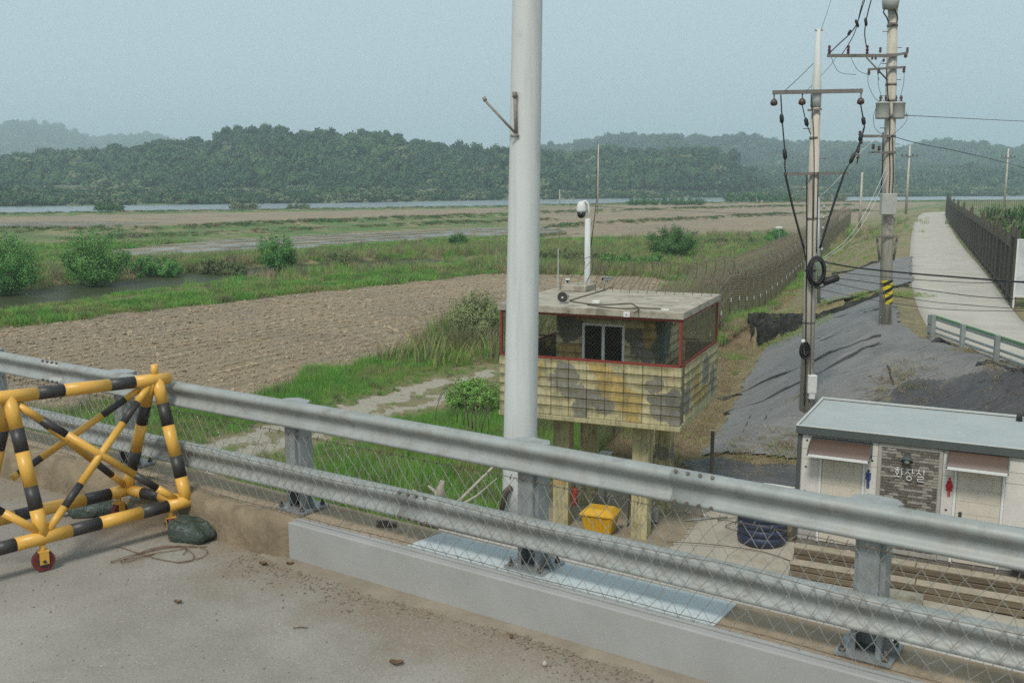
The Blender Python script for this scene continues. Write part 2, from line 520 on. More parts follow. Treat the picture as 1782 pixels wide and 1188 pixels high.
m_plain = M('far_plain', (.1, .12, .05), (.14, .12, .07), .01, .95)
mb = MB(); mb.add([(-3000, -350, -4.9), (3000, -350, -4.9), (3000, 3500, -4.9), (-3000, 3500, -4.9)], [(0, 1, 2, 3)])
tag(mb.build('plain', m_plain), kind='structure')

# water
def water_mat(name, deep, sc, rough=.06, bump=.12, spec=.5):
    t = NT(name); p = t.pos()
    h = t.noise(t.vmul(p, (1, 2.5, 1)), sc, 4)
    return t.fin(deep, rough, 0, t.bump(h, bump, .05), spec)
mb = MB(); mb.add([(-1500, 150, -.35), (2200, 150, -.35), (2200, 738, -.35), (-1500, 738, -.35)], [(0, 1, 2, 3)])
tag(mb.build('river', water_mat('river_water', (.2, .23, .24), 1.5, .22, 1.0)), kind='structure')
cl = CANAL; mb = MB(); L = []; R_ = []
for i in range(len(cl)):
    a = cl[max(i-1, 0)]; b = cl[min(i+1, len(cl)-1)]
    d = np.array([b[0]-a[0], b[1]-a[1]]); d /= np.linalg.norm(d); n = np.array([-d[1], d[0]])
    L.append((*(cl[i] + n*6.2), -.25)); R_.append((*(cl[i] - n*6.2), -.25))
mb.add(L + R_, [(i, i+1, len(cl)+i+1, len(cl)+i) for i in range(len(cl)-1)])
tag(mb.build('canal_water', water_mat('canal_water', (.045, .055, .025), 2.0, .45, .3, .05)), kind='structure')

# ------------------------------------------------------------------ hills
SIL_NEAR = [(-900,300),(-500,270),(-200,268),(0,275),(100,262),(200,256),(270,250),(300,243),(370,240),(400,224),(440,220),(480,221),(500,226),(560,222),(600,232),(640,229),(680,230),(720,242),(800,250),(880,260),(940,266),(980,300),(1010,325),(1060,345)]
SIL_MID = [(820,320),(880,290),(930,268),(980,262),(1020,263),(1060,250),(1090,256),(1120,264),(1150,256),(1200,254),(1240,262),(1260,275),(1290,292),(1310,312),(1330,335)]
SIL_BACK = [(860,290),(940,256),(1000,249),(1050,236),(1100,232),(1140,232),(1200,238),(1240,247),(1280,235),(1310,239),(1350,244),(1400,246),(1480,250),(1560,258),(1590,250),(1630,246),(1680,252),(1720,257),(1782,254),(1900,262),(2100,255),(2500,280)]
SIL_LOW = [(1180,330),(1260,305),(1330,292),(1400,300),(1480,290),(1560,296),(1640,288),(1720,292),(1782,284),(1900,290),(2300,300)]
SIL_FAR = [(-900,262),(-400,228),(-100,226),(0,219),(50,217),(100,221),(160,237),(200,240),(260,235),(300,246),(360,262),(420,300)]
RIDGES = [('near', SIL_NEAR, 470, 640, 4.2, 7.0, 1.0), ('mid', SIL_MID, 520, 700, 4.4, 7.0, 1.0), ('low', SIL_LOW, 620, 900, 4.8, 8.0, 1.0),
          ('back', SIL_BACK, 900, 1450, 6.5, 8.0, 1.0), ('far', SIL_FAR, 1500, 2500, 11.0, 10.0, 1.0)]

def ridge_h(k, Y, sil, r0, r1, crown):
    xs = np.array([a for a, b in sil], float); ys = np.array([b for a, b in sil], float)
    px = k * F / math.cos(0) + 891
    py = np.interp(px, xs, ys)
    v = (594 - py) / F
    zt = HC + r1 * (-math.sin(TH) + v * math.cos(TH)) / (math.cos(TH) + v * math.sin(TH)) - crown
    t = np.clip((Y - r0) / (r1 - r0), 0, 1)
    prof = 0.12 * t + 0.88 * (0.5 * t + 0.5 * np.sin(t * math.pi / 2)) 
    gul = 1 + 0.16 * np.sin(k * 46 + 2.2 * np.sin(t * 3 + k * 9)) * np.sin(math.pi * t) + 0.08 * np.sin(k * 118 + 4 * t) * np.sin(math.pi * t)
    back = np.where(Y > r1, 1 - 0.6 * (Y - r1) / (r1 * 0.3), 1)
    return -1.5 + (np.maximum(zt, -6) + 1.5) * prof * gul * back

m_hill = M('hill_ground', (.035, .055, .025), (.06, .07, .035), .02, .95)
crown_pts = {}
for nm_, sil, r0, r1, cs, ch, dens in RIDGES:
    kx = (np.array([sil[0][0], sil[-1][0]]) - 891) / F
    kk = np.linspace(kx[0], kx[1], 150); YY = np.linspace(r0, r1 * 1.3, 40)
    K, Yg = np.meshgrid(kk, YY)
    Z = ridge_h(K, Yg, sil, r0, r1, ch)
    ii = np.arange(K.size).reshape(K.shape)
    q = np.stack([ii[:-1, :-1], ii[:-1, 1:], ii[1:, 1:], ii[1:, :-1]], -1).reshape(-1, 4)
    tag(link('hill', np_mesh('hill', np.stack([K*Yg, Yg, Z], -1).reshape(-1, 3), q, m_hill, True)), kind='structure')
    area = (kx[1] - kx[0]) * 0.5 * (r1 + r0) * (r1 * 1.06 - r0)
    n = int(min(area / (cs * cs * 1.5), 13000))
    k = rng.uniform(kx[0], kx[1], n * 2); Y = rng.uniform(r0 * 0.985, r1 * 1.06, n * 2)
    z = ridge_h(k, Y, sil, r0, r1, ch)
    ok = (z > 1.0) & (rng.random(n * 2) < 0.97)
    k, Y, z = k[ok][:n], Y[ok][:n], z[ok][:n]
    crown_pts[nm_] = (np.stack([k*Y, Y, z], -1), cs, ch)
# ------------------------------------------------------------------ scattered vegetation
def foliage_mat(name, a, b, rnd=0.5, sc=1.2, trans=0.0):
    t = NT(name); p = t.pos('object')
    g = t.pos()
    col = t.mix(t.ramp(t.noise(g, sc, 4), .35, .65), a, b)
    oi = t.node('ShaderNodeObjectInfo').outputs['Random']
    col = t.mix(t.math('MULTIPLY', oi, rnd), col, tuple(x * .45 for x in a))
    hs = t.node('ShaderNodeHueSaturation')
    t.l.new(col, hs.inputs['Color'])
    t.l.new(t.math('ADD', .485, t.math('MULTIPLY', oi, .03)), hs.inputs['Hue'])
    m = t.fin(hs.outputs[0], .75, 0, None, .2)
    return m

def leaf_blob(n, size, lobes=7, seed=0, flat=1.0, core=True, shell=.35):
    """unit blob (radius about 1, centre at 0) of small leaf quads in several lobes"""
    r = np.random.default_rng(seed)
    C = r.normal(0, .42, (lobes, 3)); C[:, 2] = C[:, 2] * .8 * flat
    R = r.uniform(.38, .62, lobes)
    li = r.integers(0, lobes, n)
    d = r.normal(0, 1, (n, 3)); d /= np.linalg.norm(d, axis=1, keepdims=True)
    rad = R[li] * (1 - shell * r.random(n) ** 2)
    pos = C[li] + d * rad[:, None]
    nrm = d + r.normal(0, .55, (n, 3)); nrm[:, 2] += .35; nrm /= np.linalg.norm(nrm, axis=1, keepdims=True)
    t1 = np.cross(nrm, r.normal(0, 1, (n, 3))); t1 /= np.linalg.norm(t1, axis=1, keepdims=True); t2 = np.cross(nrm, t1)
    s = (size * r.uniform(.6, 1.4, n))[:, None]
    V = np.stack([pos - t1*s, pos - t2*s*.6, pos + t1*s, pos + t2*s*.6], 1).reshape(-1, 3)
    Q = np.arange(n * 4).reshape(-1, 4)
    if core:
        bm = bmesh.new()
        for c, rr in zip(C, R):
            bmesh.ops.create_icosphere(bm, subdivisions=1, radius=rr*.8, matrix=Matrix.Translation(Vector(c)))
        vs = np.array([v.co[:] for v in bm.verts]); fs = [[v.index for v in f.verts] for f in bm.faces]
        bm.verts.index_update(); fs = np.array([[f.verts[0].index, f.verts[1].index, f.verts[2].index, f.verts[2].index] for f in bm.faces])
        bm.free()
        # triangles as degenerate-free quads: insert midpoint
        tri = fs[:, :3]
        mid = (vs[tri[:, 2]] + vs[tri[:, 0]]) / 2
        q2 = np.stack([tri[:, 0], tri[:, 1], tri[:, 2], len(vs) + np.arange(len(tri))], 1) + len(V)
        V = np.concatenate([V, vs, mid]); Q = np.concatenate([Q, q2])
    return V, Q

_src = {}
def source_collection(name, meshes):
    c = bpy.data.collections.new(name)
    for i, me in enumerate(meshes):
        o = bpy.data.objects.new('%s_%02d' % (name, i), me); c.objects.link(o)
    return c

def scatter(name, pts, scale, rot, idx, coll, kind='stuff', label=None, cat=None):
    me = bpy.data.meshes.new(name)
    me.vertices.add(len(pts)); me.vertices.foreach_set('co', np.asarray(pts, np.float32).ravel())
    scale = np.asarray(scale, np.float32)
    if scale.ndim == 1: scale = np.repeat(scale[:, None], 3, 1)
    a = me.attributes.new('isc', 'FLOAT_VECTOR', 'POINT'); a.data.foreach_set('vector', scale.ravel())
    a = me.attributes.new('irot', 'FLOAT_VECTOR', 'POINT'); a.data.foreach_set('vector', np.asarray(rot, np.float32).ravel())
    a = me.attributes.new('iidx', 'INT', 'POINT'); a.data.foreach_set('value', np.asarray(idx, np.int32))
    o = bpy.data.objects.new(name, me); COL.objects.link(o)
    g = bpy.data.node_groups.new(name, 'GeometryNodeTree')
    g.interface.new_socket('Geometry', in_out='INPUT', socket_type='NodeSocketGeometry')
    g.interface.new_socket('Geometry', in_out='OUTPUT', socket_type='NodeSocketGeometry')
    n, l = g.nodes, g.links
    gi, go = n.new('NodeGroupInput'), n.new('NodeGroupOutput')
    ip = n.new('GeometryNodeInstanceOnPoints'); ci = n.new('GeometryNodeCollectionInfo')
    ci.inputs['Collection'].default_value = coll
    ci.inputs['Separate Children'].default_value = True; ci.inputs['Reset Children'].default_value = True
    def na(nm, dt):
        x = n.new('GeometryNodeInputNamedAttribute'); x.data_type = dt; x.inputs['Name'].default_value = nm
        return x.outputs['Attribute']
    l.new(gi.outputs[0], ip.inputs['Points']); l.new(ci.outputs[0], ip.inputs['Instance'])
    ip.inputs['Pick Instance'].default_value = True
    l.new(na('iidx', 'INT'), ip.inputs['Instance Index'])
    er = n.new('FunctionNodeEulerToRotation'); l.new(na('irot', 'FLOAT_VECTOR'), er.inputs[0]); l.new(er.outputs[0], ip.inputs['Rotation'])
    l.new(na('isc', 'FLOAT_VECTOR'), ip.inputs['Scale'])
    l.new(ip.outputs[0], go.inputs[0])
    md = o.modifiers.new('scatter', 'NODES'); md.node_group = g
    return tag(o, label, cat, None, kind)

# forest
m_for = foliage_mat('forest_leaf', (.028, .075, .03), (.07, .14, .05), .6, .012)
m_for2 = foliage_mat('forest_leaf_pale', (.13, .18, .085), (.17, .2, .1), .5, .03)
blobs = [leaf_blob(260, .17, 6, s, .9) for s in range(5)]
fc = source_collection('forest_crown', [np_mesh('forest_crown', V, Q, m_for) for V, Q in blobs] + [np_mesh('forest_crown', V, Q, m_for2) for V, Q in blobs[:2]])
for nm_, (pts, cs, ch) in crown_pts.items():
    n = len(pts)
    s = (.5 + 1.0 * rng.random(n) ** 1.8) * cs * 1.0
    sc = np.stack([s * rng.uniform(.9, 1.2, n), s * rng.uniform(.9, 1.2, n), s * rng.uniform(.9, 1.35, n)], 1)
    pp = pts.copy(); pp[:, 2] += ch * .38 + rng.normal(0, .6, n)
    ix = rng.integers(0, 5, n); pale = rng.random(n) < .06 + .22 * np.clip(wob(pts[:, 0], pts[:, 1], .02), 0, 1); ix = np.where(pale, 5 + ix % 2, ix)
    scatter('forest', pp, sc, np.stack([rng.uniform(-.3, .3, n), rng.uniform(-.3, .3, n), rng.uniform(0, 6.28, n)], 1), ix, fc)

# far bank: pale shrubs, terraces
def far_band(name, y0, y1, n, s0, s1, x0=-500, x1=2300, pale=.3, z=0.0):
    px = rng.uniform(x0, x1, n); py = rng.uniform(y0, y1, n)
    py = py - (px - 900) * .006
    pts = np.array([P(a, min(b, 340), z)[:] if b > 330 else PY(a, 345, 520)[:] for a, b in zip(px, py)])
    return pts
n = 5200
k = rng.uniform(-.85, .75, n)
# river's far edge as a function of k
fe = PX([(-2600,364),(-800,360),(0,357),(600,351),(900,346),(1200,342.5),(1640,340.5),(2600,338)])
fy = np.interp(k, fe[:, 0] / fe[:, 1], fe[:, 1])
off = rng.choice([0, 1, 2], n, p=[.5, .22, .28])
Y = fy + np.where(off == 0, rng.uniform(0, 9, n), np.where(off == 1, rng.uniform(18, 55, n), rng.uniform(9, 110, n)))
zz = np.where(off == 0, .5, 1.4 + (Y - fy) * .028)
s = np.where(off == 0, rng.uniform(1.6, 3.4, n), rng.uniform(1.4, 4.4, n) * rng.uniform(.6, 1, n))
pts = np.stack([k * Y, Y, zz], 1)
ix = np.where(rng.random(n) < .55, 5 + rng.integers(0, 2, n), rng.integers(0, 5, n))
scatter('bank_shrubs', pts, np.stack([s*1.25, s*1.25, s*.95], 1), np.stack([np.zeros(n), np.zeros(n), rng.uniform(0, 6.28, n)], 1), ix, fc)
# gently rising terraces behind the river
kk = np.linspace(-.9, .85, 120)
fy = np.interp(kk, fe[:, 0] / fe[:, 1], fe[:, 1])
rows = [(2, -1.6), (6, .2), (20, .9), (60, 2.0), (110, 4.2), (160, 6.0), (260, 9.0)]
V = []
for dd, z in rows:
    for a, b in zip(kk, fy):
        Y = b + dd; V.append((a * Y, Y, z + .3 * math.sin(a * 60 + dd)))
nk = len(kk); Q = [(i*nk+j, i*nk+j+1, (i+1)*nk+j+1, (i+1)*nk+j) for i in range(len(rows)-1) for j in range(nk-1)]
m_terr = M('far_bank_ground', (.075, .1, .04), (.19, .15, .09), .035, .95)
tag(link('far_bank', np_mesh('far_bank', V, Q, m_terr, True)), kind='structure')

# grass tufts
def tuft(n, seed, h=1.0, spread=.5, bend=.35, w=.018):
    r = np.random.default_rng(seed); V = []; Q = []
    for i in range(n):
        a = r.uniform(0, 6.28); rr = spread * math.sqrt(r.random()); x, y = rr*math.cos(a), rr*math.sin(a)
        hh = h * r.uniform(.5, 1.0); b = bend * r.uniform(.2, 1) * hh; da = a + r.normal(0, .8)
        dx, dy = math.cos(da)*b, math.sin(da)*b; wa = r.uniform(0, 3.14); wx, wy = math.cos(wa)*w, math.sin(wa)*w
        k = len(V)
        for f, q in ((0, 1), (.5, .8), (1.0, .12)):
            cx, cy, cz = x + dx*f*f, y + dy*f*f, hh*f
            V += [(cx - wx*q, cy - wy*q, cz), (cx + wx*q, cy + wy*q, cz)]
        Q += [(k, k+1, k+3, k+2), (k+2, k+3, k+5, k+4)]
    return np.array(V), np.array(Q)

m_gr = foliage_mat('grass_blade', (.13, .33, .055), (.23, .39, .09), .25, .5)
m_gr2 = foliage_mat('grass_blade_olive', (.24, .32, .09), (.32, .33, .13), .3, .8)
m_dr = foliage_mat('dry_grass_blade', (.42, .34, .21), (.32, .25, .15), .4, .8)
m_reed = foliage_mat('reed_blade', (.14, .17, .08), (.24, .22, .13), .4, 1.5)
tuft_meshes = [np_mesh('tuft', *tuft(46, 1, 1, .55, .45), m_gr), np_mesh('tuft', *tuft(46, 2, 1, .6, .35), m_gr), np_mesh('tuft', *tuft(40, 3, .9, .6, .5), m_gr2),
               np_mesh('tuft', *tuft(36, 4, .8, .6, .6), m_dr), np_mesh('tuft', *tuft(36, 5, .9, .5, .7), m_dr), np_mesh('tuft', *tuft(40, 6, 1, .35, .2, .012), m_reed)]
tc = source_collection('grass_tuft', tuft_meshes)

def in_bridge(x, y, m=.2):
    return (.56*x + .828*y) < 5.3 + m
FENCE_PTS = [(2.0,25.2),(5.8,35.0),(9.67,44.55),(17.9,65.08),(23.45,79.92),(36.5,114),(51.9,153.5)]
TOWER = Frame(3.2, 18.5, math.radians(-23)); TOIL = Frame(5.70, 19.27, math.radians(-27.1))
def scatter_grass():
    n = 230000
    a = np.radians(rng.uniform(-33, 33, n)); r = 15 * (130 / 15) ** (rng.random(n) ** .8)
    x, y = r*np.sin(a), r*np.cos(a)
    soil, g, dry, wet, grav, lit = cover(x, y)
    z = terrain(x, y)
    tl = (x - 3.2) * math.cos(-.4014) + (y - 18.5) * math.sin(-.4014); tv = -(x - 3.2) * math.sin(-.4014) + (y - 18.5) * math.cos(-.4014)
    in_tower = (tl > -4.2) & (tl < .4) & (tv > -.6) & (tv < 3.9)
    ok = ~in_bridge(x, y) & ~inpoly(x, y, YARD) & ~in_tower & (z > -.15) & (grav < .35) & ~inpoly(x, y, T_POLY) & (wet < .5)
    # covered slopes carry no grass
    ok &= ~(inpoly(x, y, O_POLY) & (y < 41.0))
    ok &= ~((x > 4.2) & (y < 24.4) )
    dens = np.clip(g * 1.1 + dry * .45, 0, 1) * (1 - soil) * (1 - .8 * lit)
    tr_ = np.minimum(dline(x, y, TRK1), dline(x, y, TRK2))
    dens = dens * np.clip((tr_ - .28) / .7, 0, 1)
    ok &= rng.random(n) < dens
    x, y, z, g = x[ok], y[ok], z[ok], g[ok]; n = len(x); r = np.hypot(x, y)
    isg = rng.random(n) < np.clip(g * 1.1, 0, .88)
    inO = inpoly(x, y, O_POLY)
    olive = (wob(x, y, .3) > .15) | inO
    ix = np.where(isg, np.where(olive & (rng.random(n) < .7), 2, rng.integers(0, 2, n)), 3 + rng.integers(0, 2, n))
    ix = np.where(isg & (rng.random(n) < .04 + .10 * (wob(x, y, .7) > .45)), 5, ix)
    trd = np.minimum(dline(x, y, TRK1), dline(x, y, TRK2)); low_ = np.clip(trd / 3.5, .35, 1)
    h = low_ * np.where(ix == 5, 1.5, 1.0) * rng.uniform(.2, .46, n) * np.where(isg, 1.15, .7) * (1 + .3 * wob(x, y, .5)) * np.where(inO, .3, 1)
    near_bund = dline(x, y, BUND1) < 1.6
    h = h * np.where(near_bund, .8, 1.0) * np.where(dline(x, y, CANAL) < 9, .6, 1.0) + np.where((x < 1) & (y < 30) & isg, .12, 0)
    w = np.clip(r / 45, .6, 2.6)
    scatter('grass', np.stack([x, y, z - .02], 1), np.stack([h*w*1.1, h*w*1.1, h], 1), np.stack([rng.normal(0, .12, n), rng.normal(0, .12, n), rng.uniform(0, 6.28, n)], 1), ix, tc)
scatter_grass()

# tall dry reeds and rough herbage along the canal, behind the field and along the fence
reed_lines = [(PX([(770,600),(800,590),(840,585),(870,580)]), 1.4, 900, .9, 1.7),
              (PX([(880,470),(1000,468),(1120,470),(1200,478)]), 2.6, 1500, .5, 1.2),
              (PX([(900,452),(1000,445),(1120,440),(1300,425),(1380,412)]), 6, 3200, .4, 1.1),
              (PX([(230,470),(330,462),(480,470),(600,455),(760,440),(880,432)]), 4, 3000, .4, 1.1),
              (PX([(0,500),(120,488),(260,480)]), 3.5, 900, .4, .9)]
pp = []; hh = []; ixs = []
for pl, w, n, h0, h1 in reed_lines:
    t = rng.random(n) * (len(pl) - 1); i = t.astype(int); f = (t - i)[:, None]
    q = pl[i] * (1 - f) + pl[np.minimum(i+1, len(pl)-1)] * f + rng.normal(0, w, (n, 2)) * np.array([[1, 1.6]])
    z = terrain(q[:, 0], q[:, 1]); ok = z > -.6
    soil_ = cover(q[:, 0], q[:, 1])[0]; ok &= soil_ < .3
    q, z = q[ok], z[ok]; n = len(q)
    pp.append(np.column_stack([q, z])); hh.append(rng.uniform(h0, h1, n)); ixs.append(rng.choice([2, 3, 4, 5, 0], n, p=[.25, .15, .1, .35, .15]))
pp = np.concatenate(pp); hh = np.concatenate(hh); ixs = np.concatenate(ixs); n = len(pp)
scatter('reeds', pp, np.stack([hh*.9, hh*.9, hh], 1), np.stack([rng.normal(0, .1, n), rng.normal(0, .1, n), rng.uniform(0, 6.28, n)], 1), ixs, tc)

# low herbage on the far bunds
pp = []; hh = []
lb = leaf_blob(200, .13, 9, 21, .6, False)
m_herb = foliage_mat('bund_herb', (.08, .18, .045), (.15, .2, .08), .4, .2)
m_herb2 = foliage_mat('bund_herb_dry', (.26, .21, .12), (.2, .17, .09), .4, .2)
hc = source_collection('herb_clump', [np_mesh('herb', *lb, m_herb), np_mesh('herb', *leaf_blob(200, .13, 9, 22, .6, False), m_herb), np_mesh('herb', *lb, m_herb2)])
for pl, h, w in BUNDS:
    L_ = np.hypot(*(pl[1:] - pl[:-1]).T); n = int(L_.sum() * 5)
    c = np.concatenate([[0], np.cumsum(L_)]); t = rng.uniform(0, c[-1], n)
    q = np.stack([np.interp(t, c, pl[:, 0]), np.interp(t, c, pl[:, 1])], 1) + rng.normal(0, w * .8, (n, 2))
    keep = np.abs(np.arctan2(q[:, 0], q[:, 1])) < .62
    keep &= ~inpoly(q[:, 0], q[:, 1], O_POLY)
    q = q[keep]
    keep = rng.random(len(q)) < .35 + .75 * (wob(q[:, 0], q[:, 1], .12) > -.2)
    q = q[keep]
    pp.append(np.column_stack([q, terrain(q[:, 0], q[:, 1])])); hh.append(rng.uniform(.25, .6, len(q)))
pp = np.concatenate(pp); hh = np.concatenate(hh); n = len(pp)
scatter('bund_herbage', pp, np.stack([hh*1.4, hh*1.4, hh*.75], 1), np.stack([np.zeros(n), np.zeros(n), rng.uniform(0, 6.28, n)], 1), rng.integers(0, 3, n), hc)

# clods of the ploughed field
def clod(seed):
    bm = bmesh.new(); bmesh.ops.create_icosphere(bm, subdivisions=1, radius=1)
    r = random.Random(seed)
    for v in bm.verts: v.co = Vector((v.co.x * r.uniform(.6, 1.2), v.co.y * r.uniform(.6, 1.2), v.co.z * r.uniform(.4, .8)))
    me = bpy.data.meshes.new('clod'); bm.to_mesh(me); bm.free(); return me
m_clod = M('soil_clod', (.42, .33, .22), (.29, .22, .145), 6, .95, rnd=.35)
cm = [clod(i) for i in range(4)]
for c_ in cm: c_.materials.append(m_clod)
cc = source_collection('soil_clod', cm)
n = 90000
a = np.radians(rng.uniform(-33, 12, n)); r = 22 * (85 / 22) ** rng.random(n)
x, y = r*np.sin(a), r*np.cos(a)
ok = (cover(x, y)[0] > .9) & ~in_bridge(x, y) & (r < 86)
x, y = x[ok], y[ok]; n = len(x)
s = rng.uniform(.015, .048, n) * (1 + 1.2 * (rng.random(n) < .08)) * np.clip(np.hypot(x, y) / 36, .8, 1.5)
scatter('soil_clods', np.stack([x, y, terrain(x, y)], 1), np.stack([s*1.4, s, s], 1), np.stack([rng.normal(0, .3, n), rng.normal(0, .3, n), rng.uniform(0, 6.28, n)], 1), rng.integers(0, 4, n), cc)

# ------------------------------------------------------------------ single bushes
m_bark = M('bark', (.12, .095, .07), (.07, .055, .04), 8, .95, bump=.4)
def sprig_blob(n, leaf, ns, seed, w, h):
    """leaves carried on curved sprigs fanning out from the foot; width 2w, height h (metres)"""
    r = np.random.default_rng(seed + 50)
    th = r.uniform(0, 2*math.pi, ns); ph = np.arccos(r.uniform(-.55, 1, ns))
    lump = 1 + .13*np.sin(3*th + seed) * np.sin(2*ph) + .1*np.sin(5*th - seed) + r.normal(0, .06, ns)
    tip = np.stack([np.sin(ph)*np.cos(th)*w, np.sin(ph)*np.sin(th)*w, h*.5 + .5*h*np.cos(ph)], 1)
    tip[:, :2] *= lump[:, None]; tip[:, 2] = tip[:, 2]*(.93 + .1*(lump-1)*3)
    tip[:, 2] = np.maximum(tip[:, 2], h*.06)
    k = r.integers(0, ns, n); t = .3 + .7*r.random(n)**.6
    ctr = np.stack([tip[k, 0]*.25, tip[k, 1]*.25, tip[k, 2]*.35 + h*.12], 1)
    base = np.zeros((n, 3))
    pos = ((1-t)**2)[:, None]*base + (2*t*(1-t))[:, None]*ctr + (t**2)[:, None]*tip[k] + r.normal(0, 1, (n, 3))*np.array([[.075*w, .075*w, .045*h]])
    pos[:, 2] = np.maximum(pos[:, 2], .02)
    nrm = pos - np.array([[0, 0, h*.45]]); nrm /= np.linalg.norm(nrm, axis=1, keepdims=True) + 1e-6
    nrm = nrm + r.normal(0, .7, (n, 3)); nrm[:, 2] += .3; nrm /= np.linalg.norm(nrm, axis=1, keepdims=True)
    t1 = np.cross(nrm, r.normal(0, 1, (n, 3))); t1 /= np.linalg.norm(t1, axis=1, keepdims=True); t2 = np.cross(nrm, t1)
    s = (leaf*r.uniform(.6, 1.4, n))[:, None]
    V = np.stack([pos - t1*s, pos - t2*s*.55, pos + t1*s, pos + t2*s*.55], 1).reshape(-1, 3)
    return V, np.arange(n*4).reshape(-1, 4)
LK = .72
def bush(px, py, wpx, hpx, label, mat, cat='bush', seed=0, n=2600, lobes=11, stems=True, name='bush', leaf=.1, zb=None, Y=None):
    b = P(px, py, 0) if Y is None else PY(px, py, Y)
    z = terr_z(b.x, b.y) if zb is None else zb
    z = max(z, -.5)
    w = wpx / F * b.y / 2; h = PY(px, py - hpx, b.y).z - z
    root = empty(name, (b.x, b.y, z), 0, label, cat, 'bushes on the river plain')
    if wpx > 2.2*hpx:      # wide thickets: several plants grown together
        m = max(3, int(wpx/hpx*1.3)); Vs = []; r = random.Random(seed); nb_ = 0
        for i in range(m):
            V, _q = sprig_blob(int(n*3.6/m), leaf*LK, 30, seed*7+i, w/m*1.5, h*r.uniform(.6, 1.0))
            V[:, 0] += -w + 2*w*(i+.5)/m; V[:, 1] += r.uniform(-.3, .3)*h; Vs.append(V)
        V = np.concatenate(Vs); Q = np.arange(len(V)).reshape(-1, 4)
    else:
        V, Q = sprig_blob(int(n*3.8), leaf*LK, 110, seed, w, h)
    link('foliage', np_mesh('foliage', V, Q, mat), root)
    if stems:
        mb = MB(); r = random.Random(seed)
        for i in range(7):
            a = r.uniform(0, 6.28); q = w * r.uniform(.2, .7)
            mb.tube([(0, 0, -.3), (math.cos(a)*q*.4, math.sin(a)*q*.4, h*.35), (math.cos(a)*q, math.sin(a)*q, h*.8)], [.05, .035, .012], 5)
        mb.build('stems', m_bark, root)['kind'] = 'stuff'
    return root
m_b1 = foliage_mat('willow_leaf', (.07, .21, .05), (.14, .31, .08), .0, .9)
m_b2 = foliage_mat('bush_leaf', (.04, .13, .035), (.085, .19, .05), .0, 1.0)
m_b3 = foliage_mat('dull_leaf', (.12, .165, .065), (.2, .21, .1), .0, 1.0)
m_b4b = foliage_mat('bramble_leaf', (.12, .3, .06), (.2, .36, .09), .0, 1.0)
m_b4 = foliage_mat('olive_leaf', (.19, .26, .1), (.27, .3, .15), .0, 1.0)
bush(165, 491, 108, 98, 'broad leafy willow bush left of the flooded paddy, dark at its foot', m_b1, seed=1, n=5200, lobes=16, leaf=.085)
bush(15, 506, 108, 106, 'bright green willow bush cut by the left edge above the canal', m_b1, seed=2, n=5200, lobes=16, leaf=.085)
bush(483, 466, 66, 68, 'round willow bush standing alone beside the furrowed paddy', m_b1, seed=3, n=3600, lobes=10, leaf=.09)
bush(1168, 450, 90, 60, 'dense round bush standing alone behind the watchtower roof', m_b2, seed=4, n=4600, lobes=14, leaf=.09)
bush(188, 369, 46, 20, 'small dark bush on the river bank left of the others', m_b2, seed=5, n=900, lobes=8, leaf=.22)
bush(424, 363, 50, 16, 'low wide bush on the river bank above the long paddy', m_b3, seed=6, n=900, lobes=8, leaf=.22)
bush(520, 362, 34, 13, 'smallest faded bush on the river bank', m_b3, seed=7, n=700, lobes=7, leaf=.22)
bush(385, 472, 80, 36, 'dull olive thicket between the two willow bushes at the canal', m_b3, seed=8, n=2600, leaf=.09)
bush(590, 462, 60, 34, 'thin pale sapling clump right of the round willow bush', m_b3, seed=9, n=1300, leaf=.08)
bush(798, 432, 34, 28, 'small dark shrub on the bund near the tall pale pole', m_b2, seed=10, n=1200, leaf=.09)
bush(255, 476, 110, 40, 'low spread of green scrub right of the broad willow bush', m_b1, seed=11, n=2600, leaf=.09)
bush(1352, 425, 46, 30, 'yellow green bush half hidden behind the barbed wire fence', m_b1, seed=12, n=1500, leaf=.1)
bush(1270, 428, 90, 22, 'low brown and green thicket between bush and barbed fence', m_b3, seed=13, n=2000, leaf=.1)
bush(1158, 357, 130, 22, 'long dark willow thicket on the river island', m_b2, seed=14, n=2200, lobes=22, leaf=.25, zb=-.3, stems=False)
bush(1320, 352, 120, 20, 'second long willow thicket at the far end of the river bank', m_b2, seed=15, n=2200, lobes=22, leaf=.3, zb=-.3, stems=False)
bush(1420, 351, 110, 16, 'low willow belt behind the two utility poles', m_b3, seed=16, n=1500, lobes=22, leaf=.3, zb=-.3, stems=False)
bush(825, 604, 104, 104, 'tall rank reed and willow bush left of the watchtower', m_b4, seed=17, n=5200, lobes=14, leaf=.055)
bush(825, 722, 100, 66, 'tangled green bramble bush beside the tower foot', m_b4b, seed=18, n=4200, lobes=12, leaf=.045)
bush(1000, 462, 140, 40, 'low green thicket behind the dome camera post', m_b3, seed=19, n=3200, lobes=20, leaf=.09)
bush(1100, 470, 110, 34, 'green rough herbage in front of the dense round bush', m_b1, seed=20, n=2600, lobes=18, leaf=.09)
